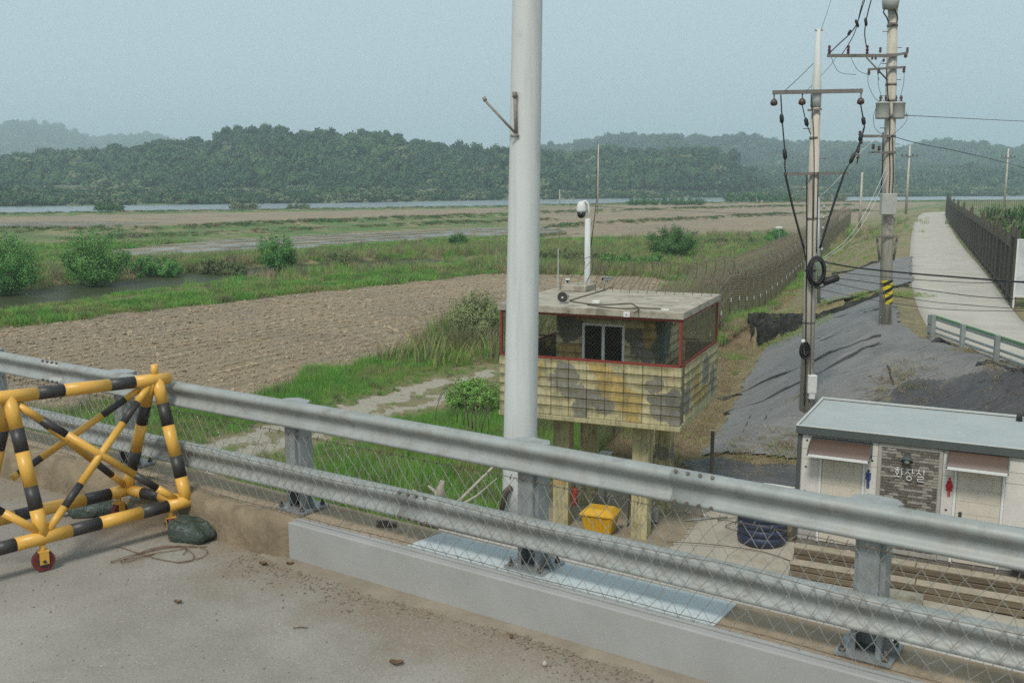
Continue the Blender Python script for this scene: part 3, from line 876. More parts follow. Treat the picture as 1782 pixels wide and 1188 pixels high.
# ------------------------------------------------------------------ bridge
BR = Frame(0, 0, math.atan2(-.56, .828))
ZD, ZK = 4.57, 4.85
BA = BR.a
def bridge_deck_mat():
    t = NT('bridge_concrete'); p = t.pos()
    n1 = t.noise(p, 1.1, 8, .68); n2 = t.noise(p, 60, 4, .7); n3 = t.noise(p, .45, 5)
    col = t.mix(t.ramp(n1, .35, .68), (.29, .268, .235), (.22, .2, .17))
    col = t.mix(t.ramp(n3, .5, .72), col, (.34, .315, .27))
    q = t.node('ShaderNodeTexVoronoi'); q.inputs['Scale'].default_value = 55; t.l.new(p, q.inputs['Vector'])
    col = t.mix(t.math('MULTIPLY', t.ramp(q.outputs['Distance'], .32, .12), .6), col, (.16, .13, .1))
    col = t.mix(t.ramp(n2, .6, .72), col, (.14, .115, .09)); col = t.mix(t.ramp(n2, .4, .3), col, (.46, .42, .36)); col = t.mix(t.math('MULTIPLY', t.ramp(t.noise(t.vmul(p, (1, 1, 1)), 3.5, 9, .75, 1.5), .56, .62), .3), col, (.2, .165, .125))
    sx = t.node('ShaderNodeSeparateXYZ'); t.l.new(p, sx.inputs[0])
    tt = t.math('ADD', t.math('MULTIPLY', sx.outputs[0], .56), t.math('MULTIPLY', sx.outputs[1], .828))
    edge = t.ramp(t.math('ADD', tt, t.math('MULTIPLY', t.math('SUBTRACT', n1, .5), 2.2)), 3.9, 4.75)
    col = t.mix(t.math('MULTIPLY', edge, .75), col, t.mix(t.ramp(n2, .4, .6), (.27, .2, .13), (.17, .125, .08)))
    nr = t.bump(t.math('ADD', n2, t.math('MULTIPLY', n1, .6)), .55, .006)
    return t.fin(col, .9, 0, nr, .3)
m_deck = bridge_deck_mat()
m_kerb = M('grey_painted_concrete', (.36, .355, .34), (.31, .305, .29), 2.5, .75, bump=.25, bsc=60, bd=.004, dirt=(.25, .2, .14), dsc=1.3, dlo=.62, dhi=.85)
m_kerbd = M('dirty_kerb', (.29, .23, .155), (.2, .155, .1), 5, .95, bump=.6, bsc=14, bd=.03, dirt=(.13, .1, .065), dsc=3, dlo=.45, dhi=.7)
m_ledge = M('dusty_ledge', (.37, .29, .2), (.27, .2, .13), 4, .95, bump=.4, bsc=40, bd=.01, dirt=(.17, .125, .08), dsc=5, dlo=.55, dhi=.75)
m_bluep = M('pale_blue_paint', (.52, .565, .565), (.45, .49, .49), 3, .55, bump=.15, bsc=50, bd=.003, dirt=(.36, .33, .27), dsc=3, dlo=.55, dhi=.8)
def bgrid(name, x0, x1, y0, y1, z, mat, nx, ny, amp=.004):
    X, Y = np.meshgrid(np.linspace(x0, x1, nx), np.linspace(y0, y1, ny))
    Z = z + amp * wob(X * 2, Y * 2, 1.3)
    i = np.arange(nx * ny).reshape(ny, nx)
    q = np.stack([i[:-1, :-1], i[:-1, 1:], i[1:, 1:], i[1:, :-1]], -1).reshape(-1, 4)
    return tag(link(name, np_mesh(name, np.stack([X, Y, Z], -1).reshape(-1, 3), q, mat, True), None, (0, 0, 0), BA), kind='structure')
bgrid('road', -34, 16, -7, 4.74, ZD, m_deck, 220, 80)
bd = MB(); bd.b2(-34, 16, -7, 4.9, ZD-.9, ZD-.02); bd.b2(-34, 16, 4.3, 5.1, ZD-1.2, ZD-.1)
tag(bd.build('bridge_deck', m_kerbd, None, (0, 0, 0), BA), kind='structure')
pr = MB()
for x in (-26, -12, 2, 14): pr.b2(x-.4, x+.4, -5, 4.0, -.6, ZD-.9)
tag(pr.build('bridge_pier', m_kerbd, None, (0, 0, 0), BA), kind='structure')
# kerb: grey painted inner cladding, dusty top, older brown stretch on the left
k = MB()
k.b2(-5.06, 16, 4.67, 4.735, ZD-.05, ZK); k_o = k.build('kerb', m_kerb, None, (0, 0, 0), BA, bevel=.008); tag(k_o, kind='structure')
k = MB(); k.b2(-6.92, -6.72, 4.655, 4.72, ZD-.02, ZK-.02); tag(k.build('kerb', m_kerb, None, (0, 0, 0), BA, bevel=.008), kind='structure')
k = MB(); k.b2(-34, 16, 4.735, 5.15, ZD-.4, ZK-.003); tag(k.build('kerb_ledge', m_ledge, None, (0, 0, 0), BA, bevel=.01), kind='structure')
nx = 260; xs = np.linspace(-34, -5.055, nx); prof = [(4.625, ZD-.01), (4.645, ZD+.07), (4.655, ZD+.17), (4.668, ZK-.03), (4.70, ZK+.004), (4.8, ZK+.006)]
V = [(x, t_ + max(0, 1 - (-5.05 - x) / .06) * .07 + .018 * math.sin(x*3.1 + j*1.3) * (j < 3) * min(1, (-5.055-x)*2) + random.gauss(0, .006), z + (random.gauss(0, .008) if j else -.02)) for x in xs for j, (t_, z) in enumerate(prof)]
npf = len(prof)
Q = [(i*npf+j, (i+1)*npf+j, (i+1)*npf+j+1, i*npf+j+1) for i in range(nx-1) for j in range(npf-1)]
tag(link('dirt_bank', np_mesh('dirt_bank', V, Q, m_kerbd, True), None, (0, 0, 0), BA), kind='structure')
# light top margin of the grey paint and the pale blue patch
mb = MB(); mb.b2(-5.06, 16, 4.735, 4.775, ZK-.002, ZK+.003); tag(mb.build('kerb_margin', m_kerb, None, (0, 0, 0), BA), kind='structure')
pq = [BR.l(P(*q, ZK)) for q in ((706, 951), (760, 932), (1283, 1051), (1246, 1087))]
mb = MB(); mb.prism([(pq[0].x, 4.782), (pq[1].x, 5.10), (pq[2].x, 5.12), (pq[3].x, 4.782)][::1], ZK-.001, ZK+.007)
tag(mb.build('paint_patch', m_bluep, None, (0, 0, 0), BA), kind='structure')
# silt and grit gathered against the kerb foot
n = 2600; gx = rng.uniform(-5.4, .8, n); gt = 4.66 - np.abs(rng.normal(0, .10 + .10 * (np.sin(gx*2.3) > 0), n)); s = rng.uniform(.002, .009, n)
bx_ = rng.uniform(-9, 3, 900); bt_ = rng.uniform(1.2, 4.6, 900)
gx = np.concatenate([gx, bx_]); gt = np.concatenate([gt, bt_]); s = np.concatenate([s, rng.uniform(.002, .007, 900)]); n = len(gx)
m_grit = M('grit', (.2, .16, .11), (.3, .27, .22), 20, .95, rnd=.6)
gm = [clod(10 + i) for i in range(3)]
for g_ in gm: g_.materials.append(m_grit)
gc = source_collection('grit_grain', gm)
W = np.array([BR.w(a, b)[:2] for a, b in zip(gx, gt)])
scatter('grit', np.column_stack([W, np.full(n, ZD + .003)]), np.stack([s*1.3, s, s*.8], 1), np.stack([np.zeros(n), np.zeros(n), rng.uniform(0, 6.28, n)], 1), rng.integers(0, 3, n), gc)
# cleaned-up silt ribbon
xs = np.linspace(-5.3, 3.2, 160); V = []; 
for x in xs:
    w = .025 + .07 * abs(math.sin(x * 1.3 + .6)) + .05 * abs(math.sin(x * 4.1)) + random.uniform(0, .04)
    V += [(x, 4.67, ZD + .018), (x, 4.67 - w*.5, ZD + .014), (x, 4.67 - w, ZD - .003)]
Q = [(i*3+j, i*3+j+1, (i+1)*3+j+1, (i+1)*3+j) for i in range(len(xs)-1) for j in range(2)]
m_silt = M('silt', (.28, .235, .18), (.2, .165, .125), 6, .95, bump=.6, bsc=30, bd=.01)
tag(link('silt', np_mesh('silt', V, Q, m_silt, True), None, (0, 0, 0), BA), kind='structure')
m_leaf = M('dead_leaf', (.16, .09, .05), (.1, .06, .035), 20, .9)
def on_road(px, py): return P(px, py, ZD)
for (px, py, L_, a, lab) in [(310, 1051, .05, .3, 'small curled dead leaf on the road left of the kerb end'), (505, 984, .05, .5, 'dark scrap of bark lying near the start of the grey kerb'),
                            (458, 984, .06, .2, 'curled bark strip on the road by the dirt bank'), (523, 1094, .09, .45, 'straight dry twig lying on the bare road'),
                            (690, 1157, .08, .3, 'reddish dead leaf at the bottom of the road'), (948, 1158, .04, 1.0, 'pale pebble on the road near the kerb foot'), (890, 1110, .03, .2, 'dark crumb of tar beside the kerb silt')]:
    p_ = on_road(px, py)
    root = MB()
    d = Vector((math.cos(a - .4), math.sin(a - .4), 0)); e = Vector((-d.y, d.x, 0))
    if 'twig' in lab:
        root.tube([p_ - d*L_*.5 + Vector((0,0,.008)), p_ + e*.004 + Vector((0,0,.012)), p_ + d*L_*.5 + Vector((0,0,.007))], [.003, .0035, .002], 5)
    elif 'pebble' in lab or 'crumb' in lab:
        root.lathe([(.001, 0), (L_*.35, .004), (L_*.4, .015), (L_*.2, .028), (.001, .03)], p_, 7)
    else:
        for j in range(5):
            f = j / 4 - .5; w = L_ * .28 * math.cos(f * 2.6)
            q0 = p_ + d*L_*f + Vector((0, 0, .006 + .02 * abs(f))); root.v += [tuple(q0 - e*w + Vector((0,0,.012))), tuple(q0), tuple(q0 + e*w + Vector((0,0,.015)))]
        for j in range(4):
            for c_ in range(2): root.f.append((j*3+c_, (j+1)*3+c_, (j+1)*3+c_+1, j*3+c_+1)); root.m.append(0); root.s.append(True)
    nm_ = 'twig' if 'twig' in lab else ('pebble' if ('pebble' in lab or 'crumb' in lab) else 'dead_leaf')
    tag(root.build(nm_, M('pebble_stone', (.45,.42,.38)) if 'pale' in lab else m_leaf), lab, nm_.replace('_', ' '))
mb = MB(); r_ = random.Random(4); base = on_road(300, 968)
for s_ in range(3):
    pts = []; a = 0
    for j in range(26):
        a = j * .28 + s_; pts.append(base + Vector((-.1 + .28*math.cos(a*.8 + s_)*(.6+.03*j), .02 + .16*math.sin(a*1.1 + s_*2), .008 + .006*abs(math.sin(j)))))
    mb.tube(pts, .003, 4)
tag(mb.build('loose_wire', m_leaf), 'thin rusty loose wire tangled on the road under the barrier', 'wire')

# ------------------------------------------------------------------ guardrail
m_galv = M('galvanised_rail', (.36, .375, .36), (.28, .295, .28), 5, .55, .2, bump=.12, bsc=90, bd=.002, dirt=(.2, .185, .155), dsc=7, dlo=.52, dhi=.78, streak=(.3, .29, .26), spec=.5)
m_galvd = M('galvanised_post', (.33, .355, .36), (.26, .28, .28), 5, .5, .3, bump=.12, bsc=70, bd=.002, dirt=(.2, .17, .13), dsc=6, dlo=.58, dhi=.8, streak=(.18, .18, .17))
m_bolt = M('rusty_bolt', (.17, .15, .13), (.11, .08, .06), 30, .7, .3)
GR = empty('guardrail', (0, 0, 0), BA, 'galvanised two beam guardrail bolted along the bridge kerb', 'guardrail')
rail_prof = [(.0, .118), (-.03, .124), (-.06, .116), (-.078, .095), (-.08, .07), (-.066, .046), (-.045, .022), (-.036, 0), (-.034, -.03), (-.044, -.052), (-.06, -.064), (-.07, -.08), (-.067, -.097), (-.05, -.107), (-.02, -.104)]
inner = [(a + .006 if i < 8 else a + .006, b - (.004 if i < 4 else 0) + (.004 if i > 11 else 0)) for i, (a, b) in enumerate(rail_prof)][::-1]
def rail(zc, x0, x1):
    mb = MB(); path = []
    n = 24
    for i in range(n + 1):
        x = x0 + (x1 - x0) * i / n
        path.append(((x, 4.85 + .004 * math.sin(x * 1.1), zc + .004 * math.sin(x * .9 + zc)), (0, 1, 0), (0, 0, 1)))
    mb.loft([(a_, b_*.82) for a_, b_ in rail_prof + inner], path, 0, True)
    return mb
sp_u = [-30, -18.3, -14.3, -8.95, -2.15, 3.8, 8, 13]
POSTS = [.86 - 2.02 * i for i in range(-3, 15)]
for zc, nm_ in ((5.574, 'rail_beam'), (5.107, 'rail_beam')):
    off = 0 if zc > 5.3 else -1.95
    ks = [-34] + [a + off for a in (-26, -20, -14.3, -8.2, -2.2, 3.9, 9.9)] + [16]
    for a, b in zip(ks[:-1], ks[1:]):
        o = rail(zc, a, b + .28 if b < 15 else b).build(nm_, m_galv, GR)
        o.location = (0, -.003 if (ks.index(a) % 2) else 0, 0)
        if b < 15:
            # lap splice bolts in two rows
            for j in range(4):
                for dz, dt in ((.088, -.062), (-.07, -.074)):
                    bb = MB(); bb.tube([(b + .03 + j*.07, 4.85 + dt + .004, zc + dz), (b + .03 + j*.07, 4.85 + dt - .014, zc + dz + (.012 if dz > 0 else 0))], .011, 6)
                    bb.build('bolt', m_bolt, GR)
def post_mesh():
    mb = MB()
    # H section: inner flange, web, outer flange
    z0, z1 = ZK + .02, 5.649
    mb.b2(-.075, -.05, .0, .008, z0, z1); mb.b2(.05, .075, .0, .008, z0, z1); mb.b2(-.075, .075, .11, .118, z0, z1); mb.b2(-.075, -.067, .008, .11, z0, z1); mb.b2(.067, .075, .008, .11, z0, z1)
    return mb.mesh('post')
pm = post_mesh(); pm.materials.append(m_galvd)
cap = MB(); cap.prism([(-.12, -.07), (.09, -.07), (.135, .035), (.09, .10), (-.05, .115), (-.11, .06)], 5.64, 5.662)
capm = cap.mesh('cap_plate'); capm.materials.append(m_galv)
bp = MB(); bp.b2(-.14, .14, -.06, .21, ZK+.004, ZK+.021); bpm = bp.mesh('base_plate'); bpm.materials.append(m_galvd)
gb = MB(); gb.prism([(.066, .02), (.13, .02), (.066, .021)], 0, 0) if False else None
gus = MB(); gus.add([(.066, .072, ZK+.021), (.15, .072, ZK+.021), (.066, .072, ZK+.15), (.066, .084, ZK+.021), (.15, .084, ZK+.021), (.066, .084, ZK+.15)], [(0, 1, 2), (3, 5, 4), (0, 3, 4, 1), (1, 4, 5, 2), (2, 5, 3, 0)])
gum = gus.mesh('gusset'); gum.materials.append(m_galvd)
ab = MB(); ab.tube([(0, 0, 0), (0, 0, .018)], .019, 6); ab.tube([(0, 0, .018), (0, 0, .055)], .009, 6); abm = ab.mesh('anchor_bolt'); abm.materials.append(m_bolt)
br = MB(); br.b2(-.05, .05, -.03, .0, 5.03, 5.62); brm = br.mesh('bracket'); brm.materials.append(m_galvd)
for x in POSTS:
    po = inst('post', pm, GR, (x, 4.875, 0)); inst('cap_plate', capm, GR, (x, 4.875, 0))
    pl = inst('base_plate', bpm, GR, (x, 4.875, 0)); inst('gusset', gum, GR, (x, 4.875, 0)); inst('bracket', brm, GR, (x, 4.878, 0))
    for sx_ in (-.105, .105):
        for sy_ in (-.03, .175): inst('anchor_bolt', abm, pl, (sx_, sy_, ZK + .021))
# diamond wire screen hung on the guardrail
m_wire = M('dull_wire', (.42, .42, .4), (.3, .28, .25), 30, .6, .3)
m_wired = M('dark_wire', (.07, .06, .05), (.12, .08, .05), 20, .8)
WF = empty('wire_screen', BR.w(-18, 4.752, ZK + .02), BA, 'sagging diamond wire screen tied to the inside of the guardrail', 'wire fence')
tag(link('wire_mesh', chain_mesh('wire_mesh', 28, .605, .047, .135, .0021, m_wire, .006), WF), kind='stuff')
for z, sg, r in ((.60, .004, .0022), (.36, .03, .0018), (.02, .008, .0025)):
    mb = MB(); pts = []
    for i in range(281):
        x = i * .1; pts.append((x, -.006 + .004*math.sin(x*5), z - sg * abs(math.sin(x * math.pi / 2.02 + z*9)) + .003*math.sin(x*7)))
    mb.tube(pts, r, 4); mb.build('line_wire', m_wired, WF)
tk = MB()
for i in range(298):
    x = i * .094 + .02; tk.tube([(x, -.008, .585), (x+.006, -.016, .603), (x+.01, -.004, .618)], .0035, 4)
tag(tk.build('wire_ties', m_bolt, WF), kind='stuff')
# pale conduit and cable beyond the outer edge of the ledge
mb = MB(); mb.tube([(x, 5.165, ZK - .01 + .004*math.sin(x*2)) for x in np.linspace(-4.1, 14, 50)], .014, 8)
tag(mb.build('conduit', M('pale_conduit', (.6, .58, .53)), None, (0, 0, 0), BA), 'thin pale conduit clipped along the outer edge of the bridge', 'conduit')
mb = MB(); mb.tube([(x, 5.2, ZK - .02 + .006*math.sin(x*1.4)) for x in np.linspace(-4.3, 14, 50)], .009, 6)
tag(mb.build('cable', m_wired, None, (0, 0, 0), BA), 'black cable running beside the pale conduit on the bridge edge', 'cable')
x_, z_ = BR.hity(670, 915, 5.0); 
p_ = BR.l(P(673, 915, ZK))
mb = MB(); mb.b2(-.07, .07, -.02, .02, 0, .025); mb.b2(-.07, .02, -.008, .008, .025, .04)
tag(mb.build('clamp', m_bolt, None, BR.w(p_.x, p_.y, ZK), BA + .5), 'small steel clamp lying on the dusty ledge', 'clamp')

# ------------------------------------------------------------------ tall pale pole beside the bridge
m_pole = M('pale_grey_pole', (.60, .61, .59), (.55, .56, .54), 2, .85, 0, bump=.08, bsc=60, bd=.003, dirt=(.38, .37, .33), dsc=4, dlo=.62, dhi=.85, streak=(.42, .43, .42))
b0 = BR.w(-3.66, 5.42, 0)
PT = empty('lamp_column', (b0.x, b0.y, 0), 0, 'tall pale grey tapering pole beside the bridge guardrail, cut by the frame top', 'pole')
yd = b0.y
wb = (934.5 - 872.5) / F * (yd * .99) / 2 * 1.005
pb = PY(903, 900, yd); ptp = PY(918, 0, yd)
wt = (943.5 - 892.5) / F * yd / 2 * .985
zt = 14.0; f_ = (zt - pb.z) / (ptp.z - pb.z)
f0 = (0 - pb.z) / (ptp.z - pb.z)
mb = MB(); pts = []; rr_ = []
for i in range(15):
    f = f0 + (f_ - f0) * i / 14; q = pb.lerp(ptp, f) - Vector((b0.x, b0.y, 0)); pts.append((q.x, 0, q.z)); rr_.append(wb + (wt - wb) * f)
mb.tube(pts, rr_, 28); mb.build('shaft', m_pole, PT)
def onpole(px, py): q = PY(px, py, yd - .1); return Vector((q.x - b0.x, -.1, q.z))
# joint seam, step peg and bracket
mb = MB(); a = onpole(897, 232); b = onpole(843, 174); mb.tube([a, b], .008, 6); mb.tube([b - Vector((.01, 0, .0)), b + Vector((.012, 0, .012))], .014, 6)
mb.tube([onpole(898, 232), onpole(896, 166)], .011, 6); mb.tube([onpole(896, 170), onpole(896, 160)], .016, 8); mb.tube([onpole(888, 236), onpole(903, 236)], .008, 6)
mb.build('step_peg', M('rust_steel', (.2, .16, .13), (.3, .27, .24), 30), PT)
mb = MB(); a = onpole(889, 848); mb.tube([a, a + Vector((-.035, -.03, -.02)), a + Vector((-.07, -.05, -.18)), a + Vector((-.09, -.05, -.32))], [.022, .02, .018, .017], 8)
mb.build('conduit_stub', m_wired, PT)

# ------------------------------------------------------------------ yellow and black barrier
m_yel = M('yellow_enamel', (.70, .39, .07), (.65, .35, .06), 4, .38, bump=.05, bsc=80, bd=.002, dirt=(.42, .25, .08), dsc=8, dlo=.62, dhi=.85, spec=.5)
m_blk = M('black_enamel', (.028, .026, .026), (.045, .04, .038), 6, .45, dirt=(.1, .08, .06), dsc=8, dlo=.62, dhi=.85, spec=.5)
ZB = 4.80
FR_, RR2, FL_ = P(325, 872, ZB), P(222, 852, ZB), P(75, 935, ZB)
RL_ = FL_ + RR2 - FR_
mid = (FR_ + RR2) / 2; TR_ = PY(273, 660, mid.y); mid2 = (FL_ + RL_) / 2; TL_ = PY(15, 690, mid2.y); 
bo = Vector((FL_.x, FL_.y, ZD))
BRR = empty('road_barrier', bo, 0, 'yellow and black striped tubular barrier on castors parked at the kerb', 'barrier')
def striped(name, a, b, r, bands, ext0=0, ext1=0):
    """bands: list of (start,end) fractions painted black"""
    a, b = Vector(a) - bo, Vector(b) - bo
    d = (b - a).normalized(); a2 = a - d * ext0; b2 = b + d * ext1; L_ = (b2 - a2).length
    cuts = sorted(set([0, 1] + [min(max(q, 0), 1) for s_ in bands for q in s_]))
    mb = MB()
    for c0, c1 in zip(cuts[:-1], cuts[1:]):
        mid_ = (c0 + c1) / 2; blk = any(s0 <= mid_ <= s1 for s0, s1 in bands)
        mb.tube([a2 + d*L_*c0, a2 + d*L_*c1], r * (1.004 if blk else 1), 20, True, 1 if blk else 0)
    return mb.build(name, [m_yel, m_blk], BRR)
dirB = (FR_ - FL_)
farL = FL_ - dirB * 1.0; farRL = RL_ - dirB * 1.0; farTL = TL_ - (TR_ - TL_) * 1.0
def even(n, ph=0): return [((i + ph) / n, (i + ph + .5) / n) for i in range(n)]
def bandpx(a, b, pxs, n=400):
    """black band fractions from photo x (or y) marks along a straight tube"""
    return pxs
R1 = .046
def proj(p):
    q = p - Vector((0, 0, HC)); fy = q.y*math.cos(TH) - q.z*math.sin(TH); fz = q.y*math.sin(TH) + q.z*math.cos(TH)
    return 891 + F*q.x/fy, 594 - F*fz/fy
def fr(a, b, val, ax=0):
    lo, hi = -1.5, 2.5
    f = lambda t: proj(Vector(a).lerp(Vector(b), t))[ax]
    s_ = 1 if f(hi) > f(lo) else -1
    for _ in range(50):
        m_ = (lo + hi) / 2
        if (f(m_) - val) * s_ < 0: lo = m_
        else: hi = m_
    return (lo + hi) / 2
def marks(a, b, prs, ax=0): return [tuple(sorted((fr(a, b, u, ax), fr(a, b, v, ax)))) for u, v in prs]
A_, B_ = farL, FR_.lerp(FR_ + dirB, .02)
dn = dirB.normalized()
A_, B_ = farL, FR_ + dn * .14
striped('bottom_tube', A_, B_, R1, marks(A_, B_, [(-230,-170), (-95,-40), (-8, 26), (123, 174), (246, 291)]))
A_, B_ = farRL, RR2 + dn * .04
striped('bottom_tube', A_, B_, R1, marks(A_, B_, [(-120,-70), (24, 62), (147, 191)]))
tn = (TR_ - TL_).normalized(); A_, B_ = farTL, TR_ + tn * .10
striped('top_tube', A_, B_, R1, marks(A_, B_, [(-200,-150), (-75,-30), (64, 110), (190, 233)]))
A_, B_ = RR2, FR_
striped('end_tube', A_, B_, R1*.95, marks(A_, B_, [(249, 280)]))
striped('end_tube', farRL, farL, R1*.95, [(.3, .55)])
TRa, TLa = TR_ - tn*.06, TL_
A_, B_ = TR_, FR_; striped('leg', A_, B_, R1, marks(A_, B_, [(702, 740), (793, 830)], 1))
A_, B_ = TR_ - tn*.05, RR2; striped('leg', A_, B_, R1*.95, marks(A_, B_, [(704, 736), (783, 815)], 1))
A_, B_ = TLa, FL_; striped('leg', A_, B_, R1, marks(A_, B_, [(746, 786), (846, 886)], 1))
A_, B_ = TLa, RL_; striped('leg', A_, B_, R1*.95, marks(A_, B_, [(746, 780), (846, 886)], 1))
striped('leg', farTL, farL, R1, [(.3, .45), (.7, .85)]); striped('leg', farTL, farRL, R1, [(.3, .45), (.7, .85)])
R2 = .027
def q3(px, py, a, b, c):  # point of the plane a,b,c seen at px,py
    n_ = (Vector(b)-Vector(a)).cross(Vector(c)-Vector(a)); d = ray(px, py); o_ = Vector((0, 0, HC))
    return o_ + d * ((Vector(a)-o_).dot(n_) / d.dot(n_))
A_, B_ = q3(32, 706, TL_, TR_, FR_), q3(305, 868, TL_, TR_, FR_)
striped('brace', A_, B_, R2, marks(A_, B_, [(72, 115), (234, 273)]))
A_, B_ = q3(258, 672, TL_, TR_, FR_), q3(84, 922, TL_, TR_, FR_)
striped('brace', A_, B_, R2, marks(A_, B_, [(700, 736), (842, 882)], 1))
A_, B_ = q3(32, 702, TL_, TR_, RR2), q3(215, 842, TL_, TR_, RR2)
striped('brace', A_, B_, R2*.95, marks(A_, B_, [(54, 84), (168, 194)]))
A_, B_ = q3(244, 676, TL_, TR_, RR2), q3(20, 832, TL_, TR_, RR2)
striped('brace', A_, B_, R2*.95, marks(A_, B_, [(178, 218), (32, 72)]))
A_, B_ = FL_ + (farL-FL_)*.02, farTL.lerp(farL, .1)
striped('brace', FL_ + Vector((0, 0, .03)), farTL, R2, [(.2, .35), (.6, .75)]); striped('brace', RL_ + Vector((0, 0, .03)), farTL, R2*.95, [(.1, .25), (.6, .75)])
A_ = TR_ + Vector((0, 0, .03)) - tn*.0 - Vector((0.015, 0, 0)); mb = MB(); mb.tube([A_ - bo, A_ - bo + Vector((0, 0, .085))], .026, 14); mb.build('lug', m_yel, BRR)
m_cast = M('red_castor', (.2, .03, .03), (.14, .03, .03), 10, .5); m_rub = M('black_rubber', (.03, .03, .03), (.06, .055, .05), 10, .7)
def castor(p, yaw):
    e = empty('castor', Vector(p) - bo, yaw); e.parent = BRR
    zt_ = ZB - ZD - .04
    mb = MB(); mb.tube([(0, 0, zt_), (0, 0, .12)], .02, 10); mb.b2(-.03, .03, -.035, -.029, .055, .14); mb.b2(-.03, .03, .029, .035, .055, .14); mb.b2(-.035, .035, -.035, .035, .14, .148)
    mb.build('fork', m_yel, e)
    mb = MB(); mb.tube([(0, -.02, .075), (0, .02, .075)], .073, 24); mb.build('tyre', m_cast, e)
    mb = MB(); mb.tube([(0, -.024, .075), (0, .024, .075)], .045, 18); mb.tube([(0, -.04, .075), (0, .04, .075)], .012, 8); mb.build('wheel_hub', m_rub, e)
w1 = P(62, 997, ZD); castor((FL_.x*.97+w1.x*.03, FL_.y - .02, ZD), .7)
castor((FR_.x - dn.x*.14, FR_.y - dn.y*.14, ZD), 2.0); castor((RR2.x - dn.x*.08, RR2.y - dn.y*.08, ZD), 1.2)
# sandbags
m_bag = M('green_tarp_bag', (.065, .09, .075), (.04, .055, .045), 12, .4, bump=1.0, bsc=7, bd=.06, spec=.5)
def sandbag(px, py, w, d, h, rz, label, seed):
    bm = bmesh.new(); bmesh.ops.create_icosphere(bm, subdivisions=5, radius=1)
    for v in bm.verts:
        x, y, z = v.co; z = math.copysign(abs(z)**.8, z)
        x = math.copysign(abs(x)**.55, x); y = math.copysign(abs(y)**.6, y)
        cr = .13 * (abs(math.sin(4*x + 5*y + seed)) ** .6 - .5) * math.sin(5*y - 2*x + 1) + .07 * (abs(math.sin(9*x - 6*y + seed*2)) ** .5 - .6)
        th_ = math.atan2(y, x + .95); fold = .22 * (1 - abs(math.sin(4.5*th_ + seed))) ** 2 * max(0, .75 - .35*(x + 1)) + .10 * (1 - abs(math.sin(2.2*x + 3.1*y + seed))) ** 3 + .12 * (1 - abs(math.sin(3.7*x - 2.3*y + 2*seed))) ** 4
        z = z * (1 - .35 * x) * (.8 + .2 * abs(y)) + (cr * .8 + fold - .1) * (z > -.4)
        x += .05 * math.sin(7*y + seed); y += .06 * math.sin(5*x + seed)
        v.co = (x*w/2, y*d/2, max(z, -.55) * h / 1.75 + .55*h/1.6)
    me = bpy.data.meshes.new('sandbag'); bm.to_mesh(me); bm.free(); me.materials.append(m_bag)
    me.polygons.foreach_set('use_smooth', [True]*len(me.polygons))
    p = P(px, py, ZD); o = link('sandbag', me, None, (p.x, p.y, ZD), rz); tag(o, label, 'sandbag', 'sandbags weighing down the barrier')
    mb = MB(); mb.tube([(-w*.46, 0, h*.42), (-w*.56, .01, h*.5), (-w*.63, -.02, h*.42)], [.03, .018, .035], 8); mb.build('tied_neck', m_bag, o)
sandbag(337, 936, .37, .27, .165, -.35, 'dark green sandbag lying in front of the barrier end', 1)
sandbag(172, 893, .44, .22, .12, .3, 'flatter green sandbag pushed under the barrier frame', 5)
